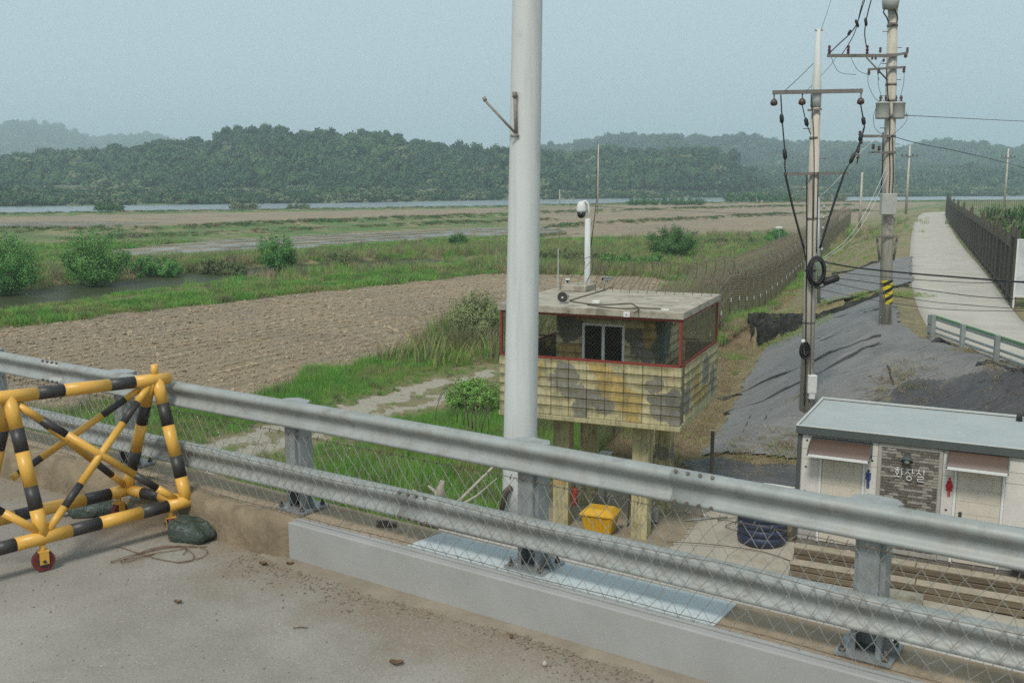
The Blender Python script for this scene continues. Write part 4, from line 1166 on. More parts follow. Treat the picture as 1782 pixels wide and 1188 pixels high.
# ------------------------------------------------------------------ watchtower
TW = TOWER; ta = TW.a
tc0 = TW.w(-1.88, 1.71)
TE = empty('watchtower', (tc0.x, tc0.y, 0), ta, 'raised concrete block watchtower painted in camouflage, red framed wire screens', 'watchtower')
HX, HY = 1.88, 1.71
Z0, Z1, ZR0, ZR1 = 2.5, 3.74, 4.66, 4.80
def blobmat(name, base, base2, blobs, groove=None, rough=.88, mortar=True, bump=.35):
    """paint areas fixed to the tower: blobs = [(cx,cy,cz, sx,sy,sz, colour)]"""
    t = NT(name); p = t.pos(TE)
    n1 = t.noise(p, 3.0, 6, .65); n2 = t.noise(p, 22, 5, .7)
    col = t.mix(t.ramp(n1, .35, .65), base, base2)
    wv = t.node('ShaderNodeTexNoise'); wv.inputs['Scale'].default_value = 2.2; wv.inputs['Detail'].default_value = 3; t.l.new(p, wv.inputs['Vector'])
    off = t.node('ShaderNodeVectorMath'); off.operation = 'MULTIPLY_ADD'; t.l.new(wv.outputs['Color'], off.inputs[0]); off.inputs[1].default_value = (.5, .5, .5); t.l.new(p, off.inputs[2])
    for cx, cy, cz, sx, sy, sz, c in blobs:
        a = t.node('ShaderNodeVectorMath'); a.operation = 'SUBTRACT'; t.l.new(off.outputs[0], a.inputs[0]); a.inputs[1].default_value = (cx + .25, cy + .25, cz + .25)
        b = t.node('ShaderNodeVectorMath'); b.operation = 'DIVIDE'; t.l.new(a.outputs[0], b.inputs[0]); b.inputs[1].default_value = (sx, sy, sz)
        L_ = t.node('ShaderNodeVectorMath'); L_.operation = 'LENGTH'; t.l.new(b.outputs[0], L_.inputs[0])
        f = t.ramp(t.math('ADD', L_.outputs['Value'], t.math('MULTIPLY', t.math('SUBTRACT', n2, .5), .5)), 1.02, .98)
        col = t.mix(t.math('MULTIPLY', f, .9), col, c)
    # dirt, streaks; mould and painted-in shade darken each block row towards its top
    col = t.mix(t.math('MULTIPLY', t.ramp(t.noise(p, 5, 8, .75), .5, .75), .75), col, (.1, .095, .07))
    q = t.vmul(p, (5, 5, .5)); col = t.mix(t.math('MULTIPLY', t.ramp(t.noise(q, 2.2, 6, .7), .48, .72), .75), col, (.07, .065, .05))
    oi = t.node('ShaderNodeObjectInfo').outputs['Random']
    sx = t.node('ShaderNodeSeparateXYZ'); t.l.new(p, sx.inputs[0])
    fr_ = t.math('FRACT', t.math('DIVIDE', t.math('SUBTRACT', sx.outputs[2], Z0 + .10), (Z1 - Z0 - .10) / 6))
    mould_shade = t.math('MULTIPLY', t.ramp(t.math('ADD', fr_, t.math('MULTIPLY', t.math('SUBTRACT', n1, .5), .9)), .5, 1.0), .8)
    if mortar: col = t.mix(mould_shade, col, (.13, .115, .06))
    col = t.mix(t.math('MULTIPLY', oi, .28), col, (.12, .11, .07))
    return t.fin(col, rough, 0, t.bump(n2, bump, .01), .25)
YB, GB, DB = (.54, .38, .13), (.24, .23, .205), (.15, .15, .14)
def zt_(yz): return 3.74 - (yz - 660) / 391.0
def sxx(xz): return (xz * .2356 + 860 - 869) / 84.0 * 1.0 - 1.88
fy = -1.71
blobs = [(sxx(540), fy, 3.42, .26, .6, .28, GB), (sxx(660), fy, 3.12, .36, .6, .16, GB), (sxx(790), fy, 3.03, .36, .6, .2, GB), (sxx(840), fy, 2.82, .22, .6, .18, GB), (sxx(680), fy, 2.78, .16, .6, .22, GB),
         (sxx(790), fy, 3.66, .13, .6, .2, YB), (sxx(850), fy, 3.42, .2, .6, .25, YB), (sxx(930), fy, 3.2, .26, .6, .25, YB), (sxx(1010), fy, 3.0, .26, .6, .3, YB), (sxx(1040), fy, 2.75, .16, .6, .25, YB),
         (sxx(335), fy, 3.4, .2, .6, .24, YB), (sxx(1190), fy, 3.38, .13, .6, .16, GB), (sxx(1260), fy, 3.1, .3, .6, .15, DB), (sxx(1340), fy, 3.05, .22, .5, .3, DB), (sxx(1230), fy, 2.82, .16, .6, .16, GB), (sxx(1330), fy, 2.75, .2, .4, .2, GB),
         (1.88, -1.2, 3.0, .5, .3, .3, GB), (1.88, -.4, 3.2, .5, .25, .4, YB), (1.88, .5, 3.35, .5, .28, .35, GB), (1.88, .2, 2.9, .5, .3, .2, YB), (1.88, 1.2, 3.0, .5, .2, .4, GB),
         (-1.88, -.5, 3.2, .5, .5, .3, GB), (-1.88, .8, 3.0, .5, .5, .3, YB)]
BASE, BASE2 = (.60, .53, .31), (.50, .44, .25)
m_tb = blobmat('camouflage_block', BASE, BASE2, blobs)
# core behind the blocks and floor slab
m_conc = M('weathered_concrete', (.3, .28, .22), (.22, .2, .15), 3, .9, bump=.4, bsc=25, bd=.01, dirt=(.09, .085, .065), dsc=3, dlo=.5, dhi=.75)
mb = MB(); t_ = .12
mb.b2(-HX+.03, HX-.03, -HY+.03, -HY+t_, Z0+.11, Z1-.03); mb.b2(-HX+.03, HX-.03, HY-t_, HY-.03, Z0+.11, Z1-.03)
mb.b2(-HX+.03, -HX+t_, -HY+t_, HY-t_, Z0+.11, Z1-.03); mb.b2(HX-t_, HX-.03, -HY+t_, HY-t_, Z0+.11, Z1-.03)
mb.build('parapet_core', M('mortar', (.19, .17, .1), (.12, .11, .07), 8, .95), TE)
mb = MB(); mb.b2(-HX-.012, HX+.012, -HY-.012, HY+.012, Z0, Z0+.10); mb.build('floor_slab', blobmat('camouflage_slab', BASE, BASE2, [], mortar=False), TE, bevel=.01)
def chamfer_block(w, d, h, b, mat, name='block'):
    bm = bmesh.new(); bmesh.ops.create_cube(bm, size=1, matrix=Matrix.Diagonal((w, d, h, 1)))
    bmesh.ops.bevel(bm, geom=list(bm.edges), offset=b, segments=1, affect='EDGES')
    me = bpy.data.meshes.new(name); bm.to_mesh(me); bm.free(); me.materials.append(mat); return me
rows = 6; rh = (Z1 - .0 - Z0 - .10) / rows
nf, ns = 10, 9
bwf = 2 * HX / nf; bws = (2 * HY - .0) / ns
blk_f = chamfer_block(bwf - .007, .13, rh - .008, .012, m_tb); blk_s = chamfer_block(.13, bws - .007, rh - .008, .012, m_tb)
r_ = random.Random(2)
for k_ in range(rows):
    z = Z0 + .10 + rh * (k_ + .5)
    for i in range(nf):
        inst('block', blk_f, TE, (-HX + bwf * (i + .5), -HY + .055 + r_.uniform(-.006, .006), z), (r_.uniform(-.012, .02), 0, r_.uniform(-.006, .006)))
    for i in range(ns):
        if i == 0: continue
        inst('block', blk_s, TE, (HX - .055 + r_.uniform(-.006, .006), -HY + bws * (i + .5), z), (0, r_.uniform(-.015, .012), r_.uniform(-.006, .006)))
    for i in range(1, ns):
        inst('block', blk_s, TE, (-HX + .055 + r_.uniform(-.006, .006), -HY + bws * (i + .5), z), (0, r_.uniform(-.01, .012), 0))
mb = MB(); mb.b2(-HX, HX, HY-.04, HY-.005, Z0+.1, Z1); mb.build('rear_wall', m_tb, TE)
# roof slab with worn uneven top
mb = MB(); mb.b2(-HX-.02, HX+.02, -HY-.03, HY+.02, ZR0, ZR1)
m_roof = M('worn_roof', (.44, .4, .32), (.33, .295, .23), 3, .95, bump=.5, bsc=14, bd=.015, dirt=(.13, .115, .085), dsc=2.6, dlo=.48, dhi=.72)
mb.build('roof', m_roof, TE, bevel=.015)
mb = MB(); mb.b2(-HX+.35, -HX+.95, .9, 1.6, ZR1+.002, ZR1+.14); mb.build('roof_hatch', m_roof, TE, bevel=.02)
# red angle frame and screens
m_red = M('red_oxide_frame', (.26, .045, .03), (.19, .04, .03), 10, .7, bump=.2, bsc=60, dirt=(.1, .05, .03), dsc=9, dlo=.55, dhi=.8)
def bar(a, b, w=.045, nm='screen_frame'):
    mb = MB(); a, b = Vector(a), Vector(b); d = b - a
    mb.box((a + b) / 2, (w if abs(d.x) < .1 else abs(d.x), w if abs(d.y) < .1 else abs(d.y), w if abs(d.z) < .1 else abs(d.z)))
    return mb.build(nm, m_red, TE)
e_ = .035
for x, y in ((-HX+e_, -HY+e_), (HX-e_, -HY+e_), (HX-e_, HY-e_), (-HX+e_, HY-e_)):
    bar((x, y, Z1+.04), (x, y, ZR0-.045), .05)
for z in (Z1 + .02, ZR0 - .022):
    bar((-HX+e_, -HY+e_, z), (HX-e_, -HY+e_, z)); bar((HX-e_, -HY+e_+.03, z), (HX-e_, HY-e_-.03, z)); bar((-HX+e_, -HY+e_+.03, z), (-HX+e_, HY-e_-.03, z))
m_scr = M('rusty_screen_wire', (.16, .13, .09), (.09, .075, .055), 40, .8, .2)
hh_ = ZR0 - Z1 - .09
me_f = chain_mesh('wire_screen', 2*HX - .14, hh_,   .036, .085, .0014, m_scr); me_s = chain_mesh('wire_screen', 2*HY - .14, hh_, .030, .06, .0024, M('rusty_side_screen', (.26, .2, .13), (.18, .14, .09), 40, .8, .2))
inst('wire_screen', me_f, TE, (-HX+.07, -HY+e_, Z1+.045)); 
inst('wire_screen', me_s, TE, (HX-e_, -HY+.07, Z1+.045), (0, 0, math.pi/2)); inst('wire_screen', me_s, TE, (-HX+e_, -HY+.07, Z1+.045), (0, 0, math.pi/2))
# inner room
fr0 = Frame(tc0.x, tc0.y, ta)
yr = -HY + .95
xl, _ = fr0.hity(968, 600, yr); xr, _ = fr0.hity(1152, 600, yr)
wl_, zt1 = fr0.hity(1014, 561, yr); wr_, zb1 = fr0.hity(1087, 632, yr)
wr_2, _ = fr0.hity(1087, 600, yr)
rb = [(xl+.2, yr, 4.45, .3, .9, .28, DB), (xl+.35, yr, 4.2, .35, .9, .2, DB), (wr_+.2, yr, 4.15, .22, .9, .16, DB), (wr_+.42, yr, 3.9, .25, .9, .3, GB), (xl+.3, yr, 3.75, .35, .9, .2, YB), (xr-.25, yr, 4.4, .18, .9, .45, YB), (xr-.02, yr, 4.1, .12, .9, .6, (.09, .15, .13))]
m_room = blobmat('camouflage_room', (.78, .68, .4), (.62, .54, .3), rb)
zi0, zi1 = Z0 + .12, ZR0 - .004
wt_ = zt1; wb_ = Z0 + .9
mb = MB()
mb.b2(xl, wl_, yr, yr+.12, zi0, zi1); mb.b2(wr_2, xr, yr, yr+.12, zi0, zi1); mb.b2(wl_, wr_2, yr, yr+.12, wt_, zi1); mb.b2(wl_, wr_2, yr, yr+.12, zi0, wb_)
mb.b2(xl, xl+.12, yr+.12, 1.3, zi0, zi1); mb.b2(xr-.12, xr, yr+.12, 1.3, zi0, zi1); mb.b2(xl+.12, xr-.12, 1.18, 1.3, zi0, zi1)
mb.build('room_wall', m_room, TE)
m_wf = M('white_window_frame', (.88, .88, .85), (.8, .8, .77), 8, .5); 
t = NT('dark_window_glass'); m_glass = t.fin((.02, .025, .022), .08, 0, None, .6)
win = MB(); fw = .05
win.b2(wl_, wl_+fw, yr-.02, yr+.05, wb_, wt_); win.b2(wr_2-fw, wr_2, yr-.02, yr+.05, wb_, wt_); win.b2(wl_+fw, wr_2-fw, yr-.02, yr+.05, wt_-fw, wt_); win.b2(wl_+fw, wr_2-fw, yr-.02, yr+.05, wb_, wb_+fw)
mx = (wl_ + wr_2) / 2; win.b2(mx-.03, mx+.03, yr-.025, yr+.045, wb_+fw, wt_-fw)
wo = win.build('window', m_wf, TE)
for a, b in ((wl_+fw, mx-.03), (mx+.03, wr_2-fw)):
    g_ = MB(); g_.b2(a+.003, b-.003, yr+.015, yr+.022, wb_+fw+.003, wt_-fw-.003); g_.build('pane', m_glass, wo)
# teal edge pipe and cross rails seen through the side
mb = MB(); mb.tube([(xr+.06, yr-.05, Z0+.1), (xr+.06, yr-.05, ZR0)], .03, 8); mb.build('downpipe', M('teal_pipe', (.09, .16, .15)), TE)
mb = MB(); mb.b2(xr+.1, HX-.1, .2, .23, Z1+.25, Z1+.28); mb.b2(-HX+.1, xl, -.2, -.17, Z1+.2, Z1+.23); mb.build('inner_rail', m_wired, TE)
# pillars: find them on the ground
m_pil = blobmat('camouflage_pillar', (.6, .53, .3), (.5, .44, .25), [(.75, -.75, 1.1, .4, .4, .25, DB), (-.85, -.85, 1.15, .3, .4, .25, YB), (.9, .9, 1.4, .4, .4, .25, GB), (.75, -.75, .3, .3, .5, .2, (.4, .36, .2))], mortar=False)
for (a, b, yy) in ((959, 994, 921), (1097, 1128, 945), (1137, 1168, 899), (1006, 1039, 882)):
    q = fr0.l(P((a + b) / 2, yy, 0))
    q2 = Vector((.86 if q.x > 0 else -.86, -.86 if q.y < 0 else .86, 0)); q = q.lerp(q2, .35)
    mb = MB(); mb.b2(q.x-.17, q.x+.17, q.y-.02, q.y+.32, -.1, Z0-.002); mb.build('pillar', m_pil, TE, bevel=.012)
# things on and about the tower
m_white = M('white_plastic', (.68, .68, .65), (.58, .58, .55), 9, .5); m_grey = M('grey_metal_box', (.36, .37, .36), (.3, .31, .3), 6, .5, .2)
def top_at(px, py, z=ZR1): return P(px, py, z)
def camera_box(px, py, label, rz, body=None):
    p = top_at(px, py); e = empty('security_camera', (p.x, p.y, ZR1), rz, label, 'camera', 'cameras fixed on the watchtower roof')
    mb = MB(); mb.tube([(0, 0, 0), (0, 0, .004), (0, 0, .012), (0, 0, .12)], [.05, .05, .015, .015], 8); mb.build('bracket', m_grey, e)
    mb = MB(); mb.b2(-.045, .045, -.13, .12, .12, .2); mb.b2(-.055, .055, -.16, .1, .2, .21); mb.build('housing', body or m_white, e, bevel=.008)
    mb = MB(); mb.tube([(0, -.131, .16), (0, -.137, .16)], .03, 12); mb.build('lens', m_glass, e)
camera_box(988, 501, 'small white box camera on the rear left of the watchtower roof', ta + .3)
camera_box(1057, 497, 'grey twin hooded camera at the rear middle of the watchtower roof', ta - .8, m_grey)
p = top_at(983, 527); e = empty('loudspeaker', (p.x, p.y, ZR1), ta + .05, 'round grey horn loudspeaker on the watchtower roof edge', 'loudspeaker')
mb = MB(); mb.tube([(0, y, .13) for y in (-.17, -.165, -.12, -.05, .02, .12)], [.115, .105, .07, .045, .04, .055], 20, False); mb.build('horn', M('speaker_grey', (.32, .32, .31), (.25, .25, .24), 8), e)
mb = MB(); mb.tube([(0, y, .13) for y in (-.166, -.09)], [.1, .06], 20, True); mb.build('throat', m_rub, e)
mb = MB(); mb.tube([(0, -.175, .13), (0, -.12, .13)], .02, 10); mb.build('driver_cone', m_white, e)
mb = MB(); mb.b2(-.02, .02, -.02, .02, 0, .1); mb.build('bracket', m_grey, e)
def smallbox(name, loc, rz, d, mat, label, cat, group=None):
    o = MB().box((0, 0, d[2]/2), d).build(name, mat, None, loc, rz, bevel=.008); return tag(o, label, cat, group)
p = top_at(1038, 528); smallbox('junction_box', p, ta, (.16, .11, .06), m_white, 'white junction box lying in the middle of the watchtower roof', 'junction box', 'junction boxes on the tower roof')
p = top_at(1158, 541); smallbox('junction_box', p, ta, (.14, .07, .04), m_white, 'flat pale junction box near the right corner of the roof', 'junction box', 'junction boxes on the tower roof')
x_, z_ = fr0.hity(1091, 547, -HY-.05)
pw = fr0.w(x_, -HY-.06, z_ - .05); o = smallbox('junction_box', pw, ta, (.13, .05, .1), m_white, 'white box fixed on the front edge of the watchtower roof', 'junction box')
mb = MB(); mb.tube([(0, -.026, .05), (0, -.03, .05)], .012, 10); mb.build('lens', m_glass, o)
def cable(name, pts, r, label, mat=None, cat='cable', group=None, n=5):
    mb = MB(); c = sum((Vector(p) for p in pts), Vector()) / len(pts)
    P_ = [Vector(p) - c for p in pts]
    sm = []
    for i in range(len(P_) - 1):
        a = P_[max(i-1, 0)]; b = P_[i]; d = P_[i+1]; e2 = P_[min(i+2, len(P_)-1)]
        for j in range(4):
            t = j / 4; sm.append(.5 * ((2*b) + (-a+d)*t + (2*a-5*b+4*d-e2)*t*t + (-a+3*b-3*d+e2)*t**3))
    sm.append(P_[-1]); mb.tube(sm, r, n)
    return tag(mb.build(name, mat or m_wired, None, c), label, cat, group)
zc = ZR1 + .014
cable('cable', [P(x, y, zc) for x, y in ((1066, 499), (1040, 508), (1000, 520), (994, 524), (1030, 529), (1060, 530), (1098, 528), (1112, 535), (1150, 537))], .012, 'black cable looping from the twin camera across the tower roof')
cable('cable', [P(x, y, zc) for x, y in ((1022, 530), (1060, 535), (1090, 537), (1112, 537), (1104, 544))], .012, 'short black cable along the front of the tower roof')
# razor coil over the back of the roof
m_rz = M('rusty_razor_wire', (.19, .145, .1), (.25, .21, .155), 30, .75, .3)
def coil(name, p0, p1, R_, pitch, r, label, turns_seg=14, parent=None, wobble=.1, rnd=1, lean=.5):
    p0, p1 = Vector(p0), Vector(p1); L_ = (p1 - p0).length; d = (p1 - p0) / L_; n_ = Vector((-d.y, d.x, 0)).normalized(); up = Vector((0, 0, 1))
    N = int(L_ / pitch * turns_seg); ph = np.arange(N + 1) / turns_seg * 2 * math.pi
    s_ = np.arange(N + 1) / turns_seg * pitch; rr = np.random.default_rng(rnd)
    w_ = 1 + wobble * np.sin(s_ * 1.7 + rnd) + wobble * .6 * np.sin(s_ * 4.3)
    sag = .08 * R_ * np.sin(s_ * 2.1)
    sw = s_ + lean * pitch * np.sin(ph * 1.0 + .6)
    pts = np.array(p0)[None] + np.array(d)[None] * sw[:, None] + np.array(n_)[None] * (R_ * w_ * np.cos(ph))[:, None] + np.array(up)[None] * (R_ * w_ * np.sin(ph) + sag)[:, None]
    V, Q = wires(pts[:-1], pts[1:], r)
    return V, Q
a = TW.w(-3.4, 3.2, 5.05); b = TW.w(.2, 3.35, 5.0)
V, Q = coil('razor_coil', a, b, .46, .2, .008, '', 16, rnd=3, wobble=.15, lean=1.2)
tag(link('razor_coil', np_mesh('razor_coil', V, Q, m_rz)), 'large loose coil of razor wire over the back of the watchtower roof', 'razor wire')
# under the tower
def ext(px, py):
    x_, z_ = fr0.hity(px, py, -.9); return fr0.w(x_, -.9, z_)
p = ext(1000, 862); e = empty('fire_extinguisher', (p.x, p.y, p.z - .2), ta, 'red fire extinguisher hanging beside the front pillar of the tower', 'fire extinguisher')
mb = MB(); mb.lathe([(.05, 0), (.062, .02), (.062, .3), (.045, .36), (.02, .39)], (0, 0, 0), 16); mb.build('cylinder', M('red_enamel', (.3, .03, .02)), e)
mb = MB(); mb.tube([(0, 0, .39), (0, 0, .43)], .02, 8); mb.box((0, -.03, .44), (.02, .1, .015)); mb.build('valve', m_wired, e)
mb = MB(); mb.b2(-.03, .03, .06, .2, .15, .2); mb.build('wall_bracket', m_grey, e)
lad0 = fr0.w(.25, .9, Z0 - .01); lad1 = fr0.w(.75, -.55, 0.0)
e = empty('ladder', lad1, ta, 'dark steel ladder rising under the watchtower floor', 'ladder')
d = Frame(lad1.x, lad1.y, ta).l(lad0)
for o_ in (-.2, .2):
    mb = MB(); mb.tube([(o_, 0, 0), (d.x*.5 + o_, d.y, d.z)], .022, 6); mb.build('stile', m_wired, e)
for i in range(1, 9):
    f = i / 9; mb = MB(); mb.tube([(-.2 + d.x*.5*f, d.y*f, d.z*f), (.2 + d.x*.5*f, d.y*f, d.z*f)], .014, 6); mb.build('rung', m_wired, e)
q = P(1053, 885, 0); e = empty('meter_box', q, ta, 'white meter box on a post under the watchtower', 'meter box')
zb_ = PY(1053, 798, q.y).z
mb = MB(); mb.tube([(0, 0, 0), (0, 0, zb_)], .03, 8); mb.build('post', m_grey, e)
mb = MB(); mb.b2(-.11, .11, -.08, .08, zb_, zb_+.14); mb.b2(-.13, .13, -.1, .1, zb_+.14, zb_+.155); mb.build('box', m_white, e)
q = P(1137, 914, 0); e = empty('switch_box', q, ta, 'light grey switch box standing against the front right pillar', 'switch box')
mb = MB(); mb.b2(-.1, .1, -.06, .06, .1, .4); mb.build('box', m_grey, e, bevel=.006)
mb = MB(); mb.b2(-.08, -.06, -.03, .03, 0, .1); mb.b2(.06, .08, -.03, .03, 0, .1); mb.build('leg', m_wired, e)
# dome camera post
q = PY(1022, 505, 25.0); bz = terr_z(q.x, q.y)
e = empty('dome_camera_post', (q.x, q.y, bz), 0, 'white dome surveillance camera on a pale post behind the watchtower', 'surveillance camera')
tz = PY(1022, 380, 25).z - bz
mb = MB(); mb.tube([(0, 0, 0), (0, 0, tz*.7), (-.01, 0, tz)], [.09, .078, .07], 14); mb.build('post', m_pole, e)
mb = MB()
pts = [(-.01 + dx, 0, tz + dz) for dx, dz in ((.02, -.1), (.03, .2), (.0, .36), (-.07, .43), (-.14, .4), (-.17, .28))]
mb.tube(pts, .03, 10); mb.build('gooseneck', m_white, e)
zc_ = PY(1012, 366, 25).z - bz
mb = MB(); mb.lathe([(.03, .28), (.07, .26), (.11, .18), (.125, .06), (.125, 0)], (-.17, 0, zc_ - .05), 20); mb.build('hood', m_white, e)
mb = MB(); mb.lathe([(.112, 0), (.105, -.07), (.07, -.13), (.001, -.15)], (-.17, 0, zc_ - .05), 20); mb.build('dome', m_glass, e)
for k_ in range(5):
    mb = MB(); z = tz * (.35 + .13 * k_); mb.b2(.06, .11, -.015, .015, z, z + .03); mb.build('strap', m_rub, e)
mb = MB(); mb.tube([(.07, 0, tz*.88), (.16, 0, tz + .02), (.2, 0, tz + .45), (.2, 0, tz+1.9)], [.012, .012, .008, .006], 6); mb.build('whip_aerial', m_wired, e)
q = PY(971, 505, 26.0); bz = terr_z(q.x, q.y); tz = PY(971, 432, 26).z - bz
mb = MB(); mb.tube([(0, 0, 0), (0, 0, tz)], [.02, .012], 8); mb.b2(-.03, .03, -.04, 0, tz*.7, tz*.7+.1)
tag(mb.build('aerial_mast', m_grey, None, (q.x, q.y, bz)), 'thin grey aerial mast rising behind the left of the tower roof', 'mast')
# ------------------------------------------------------------------ levee: path, cloth, fences
def G(px, py, up=0.0):
    """where the line of sight meets the modelled ground"""
    d = ray(px, py); o = Vector((0, 0, HC)); t = np.linspace(9, 260, 4000)
    X, Y, Z = d.x*t, d.y*t, HC + d.z*t
    k = np.argmax(Z < terrain(X, Y)); 
    return Vector((X[k], Y[k], terr_z(X[k], Y[k]) + up))
def masked_sheet(name, poly, step, off, mat, wr=0.0, kind='structure', dirn=(1, 0), label=None, cat=None):
    poly = np.array([(p[0], p[1]) for p in poly]); x0, y0 = poly.min(0); x1, y1 = poly.max(0)
    nx, ny = int((x1-x0)/step)+2, int((y1-y0)/step)+2
    X, Y = np.meshgrid(x0 + np.arange(nx)*step, y0 + np.arange(ny)*step)
    Z = terrain(X, Y) + off
    if wr:
        a = X*dirn[0] + Y*dirn[1]; b = -X*dirn[1] + Y*dirn[0]
        Z = Z + wr * (np.abs(np.sin(a*4.2 + 1.5*np.sin(b*.7) + .8*wob(X, Y, .8)))**3 + .4*wob(X*2, Y*2, 1.4) + .5)
    i = np.arange(nx*ny).reshape(ny, nx)
    q = np.stack([i[:-1, :-1], i[:-1, 1:], i[1:, 1:], i[1:, :-1]], -1).reshape(-1, 4)
    cx = X.ravel()[q].mean(1); cy = Y.ravel()[q].mean(1)
    jx = cx + .12*wob(cx, cy, 1.5); jy = cy + .12*wob(cy, cx, 1.7)
    q = q[inpoly(jx, jy, poly)]
    used = np.unique(q); mp = -np.ones(nx*ny, int); mp[used] = np.arange(len(used))
    V = np.stack([X, Y, Z], -1).reshape(-1, 3)[used]
    return tag(link(name, np_mesh(name, V, mp[q], mat, True)), label, cat, None, kind)

m_path = M('pale_path_concrete', (.46, .42, .36), (.37, .34, .285), .8, .9, bump=.3, bsc=30, bd=.01, dirt=(.28, .235, .17), dsc=.9, dlo=.55, dhi=.8)
ZP = 2.735
pl_ = [P(x, y, ZP) for x, y in ((1606,370.5),(1596,378),(1589,392),(1585,420),(1583,450),(1584,480),(1590,512),(1600,541),(1618,575),(1650,592),(1700,610),(1782,643),(1860,680),(1980,740))]
pr_ = [P(x, y, ZP) for x, y in ((1650,368),(1645,374),(1648,386),(1664,413),(1682,438),(1703,461),(1726,490),(1754,528),(1776,556),(1800,575),(1840,600),(1920,650),(2050,720),(2200,800))]
V = []; ncr = 7
for a, b in zip(pl_, pr_):
    for j in range(ncr): f = j/(ncr-1); q = a.lerp(b, f); V.append((q.x, q.y, q.z + .03*math.sin(math.pi*f)))
Q = [(i*ncr+j, i*ncr+j+1, (i+1)*ncr+j+1, (i+1)*ncr+j) for i in range(len(pl_)-1) for j in range(ncr-1)]
V += [(v[0], v[1], v[2]-.12) for v in V]; nb = len(pl_)*ncr
Q += [(i*ncr, (i+1)*ncr, nb+(i+1)*ncr, nb+i*ncr) for i in range(len(pl_)-1)] + [(i*ncr+ncr-1, (i+1)*ncr+ncr-1, nb+(i+1)*ncr+ncr-1, nb+i*ncr+ncr-1) for i in range(len(pl_)-1)]
tag(link('path', np_mesh('path', V, Q, m_path, False)), kind='structure')

def cloth_mat(name, c1, c2, dirv, bumpd=.03, rough=.62, stretch=7, sc=1.3, dirt=.35):
    t = NT(name); p = t.pos()
    m = t.node('ShaderNodeMapping'); m.inputs['Rotation'].default_value = (0, 0, -math.atan2(dirv[1], dirv[0])); t.l.new(p, m.inputs['Vector'])
    q = t.vmul(m.outputs[0], (1, stretch, 1))
    n = t.noise(q, sc, 7, .62, .4); n2 = t.noise(p, 40, 3); n3 = t.noise(p, .7, 6, .65); n4 = t.noise(t.vmul(m.outputs[0], (.4, 5, 1)), 3, 4, .6, .5)
    col = t.mix(t.ramp(n3, .35, .65), c1, c2)
    col = t.mix(t.math('MULTIPLY', t.ramp(n4, .55, .68), .85), col, tuple(x*.45 for x in c1))
    col = t.mix(t.math('MULTIPLY', t.ramp(t.noise(p, 1.6, 7, .7), .58, .74), dirt), col, (.27, .22, .12))
    col = t.mix(.12, col, t.mix(n2, (0, 0, 0), (.5, .5, .5)))
    return t.fin(col, rough, 0, t.bump(t.math('ADD', n, t.math('MULTIPLY', n4, .6)), .8, bumpd), .4)
DL = (.5, .87)
_ra, _rb = G(1258, 723), G(1538, 597); DR = (_rb.x - _ra.x, _rb.y - _ra.y)
m_cl = cloth_mat('grey_ground_cloth', (.17, .168, .162), (.225, .22, .21), DR, .11, .8, 11, 1.0, .15)
m_cl2 = cloth_mat('black_ground_cloth', (.05, .05, .053), (.085, .085, .085), (.9, -.3), .16, .5, 5, 1.6, .7)
main = [(4.9,25.2),(6.8,30.2),(8.8,35.8),(10.5,40.3),(13.5,40.6),(15.0,40.3),(14.0,36),(12.9,33.0),(12.2,30.6),(11.9,28.5),(12.5,25),(12.7,23.6),(11.5,23.3),(9.2,23.6),(8.4,24.1),(7.0,24.6)]
masked_sheet('ground_cloth', main,   .09, .035, m_cl, .026, 'thing', (-DR[1]/math.hypot(*DR), DR[0]/math.hypot(*DR)), 'smooth grey woven ground cloth pegged over the near levee slope', 'ground cloth')
front = [tuple(G(x, y)[:2]) for x, y in ((1470,712),(1545,700),(1562,684),(1600,668),(1645,672),(1700,655),(1782,660),(1900,700))] + [(17.5,19.2),(13.2,20.8),(8.9,23.2),(7.6,24.3)]
masked_sheet('ground_cloth', front, .09, .075, m_cl2, .06, 'thing', (.3, .95), 'crumpled black ground cloth on the slope behind the toilet roof', 'ground cloth')
up_ = [tuple(G(x, y)[:2]) for x, y in ((1424,520),(1426,498),(1470,478),(1520,462),(1560,452),(1586,447),(1587,492),(1540,506),(1480,520),(1440,536))]
masked_sheet('ground_cloth', up_, .12, .04, m_cl, .03, 'thing', (.9, .3), 'upper grey ground cloth above the black retaining edge', 'ground cloth')
lowc = [(4.3,24.9),(7.0,24.3),(7.9,23.6),(8.2,22.7),(7.2,22.5),(6.2,22.8),(5.4,23.4),(4.6,23.9)]
masked_sheet('ground_cloth', lowc, .08, .03, m_cl2, .05, 'thing', (.2, 1), 'lowest dark striped ground cloth at the slope foot left of the toilet', 'ground cloth')
m_blackcloth = M('black_rolled_cloth', (.025, .025, .027), (.05, .05, .05), 6, .6, bump=.6, bsc=14, bd=.03)
def cloth_roll(pxs, r0, label, seed=0, cat='cloth roll', grp='rolled cloth seams on the slope'):
    rr = random.Random(seed); pts = []; rad_ = []
    for (a, b), (c, d) in zip(pxs[:-1], pxs[1:]):
        for j in range(6):
            f = j/6; q = G(a+(c-a)*f + rr.uniform(-1, 1), b+(d-b)*f + rr.uniform(-.5, .5), .04); pts.append(q); rad_.append(r0*(1 + .45*math.sin(len(pts)*.55 + seed) + rr.uniform(-.12, .12)))
    c0 = pts[0].copy(); mb = MB(); mb.tube([p - c0 for p in pts], rad_, 7)
    return tag(mb.build('cloth_roll', m_blackcloth, None, c0), label, cat, grp)
cloth_roll([(1252,698),(1290,687),(1345,661),(1400,640),(1445,618),(1500,597),(1540,588)], .06, 'long black rolled seam of cloth crossing the slope, upper one of two', 1)
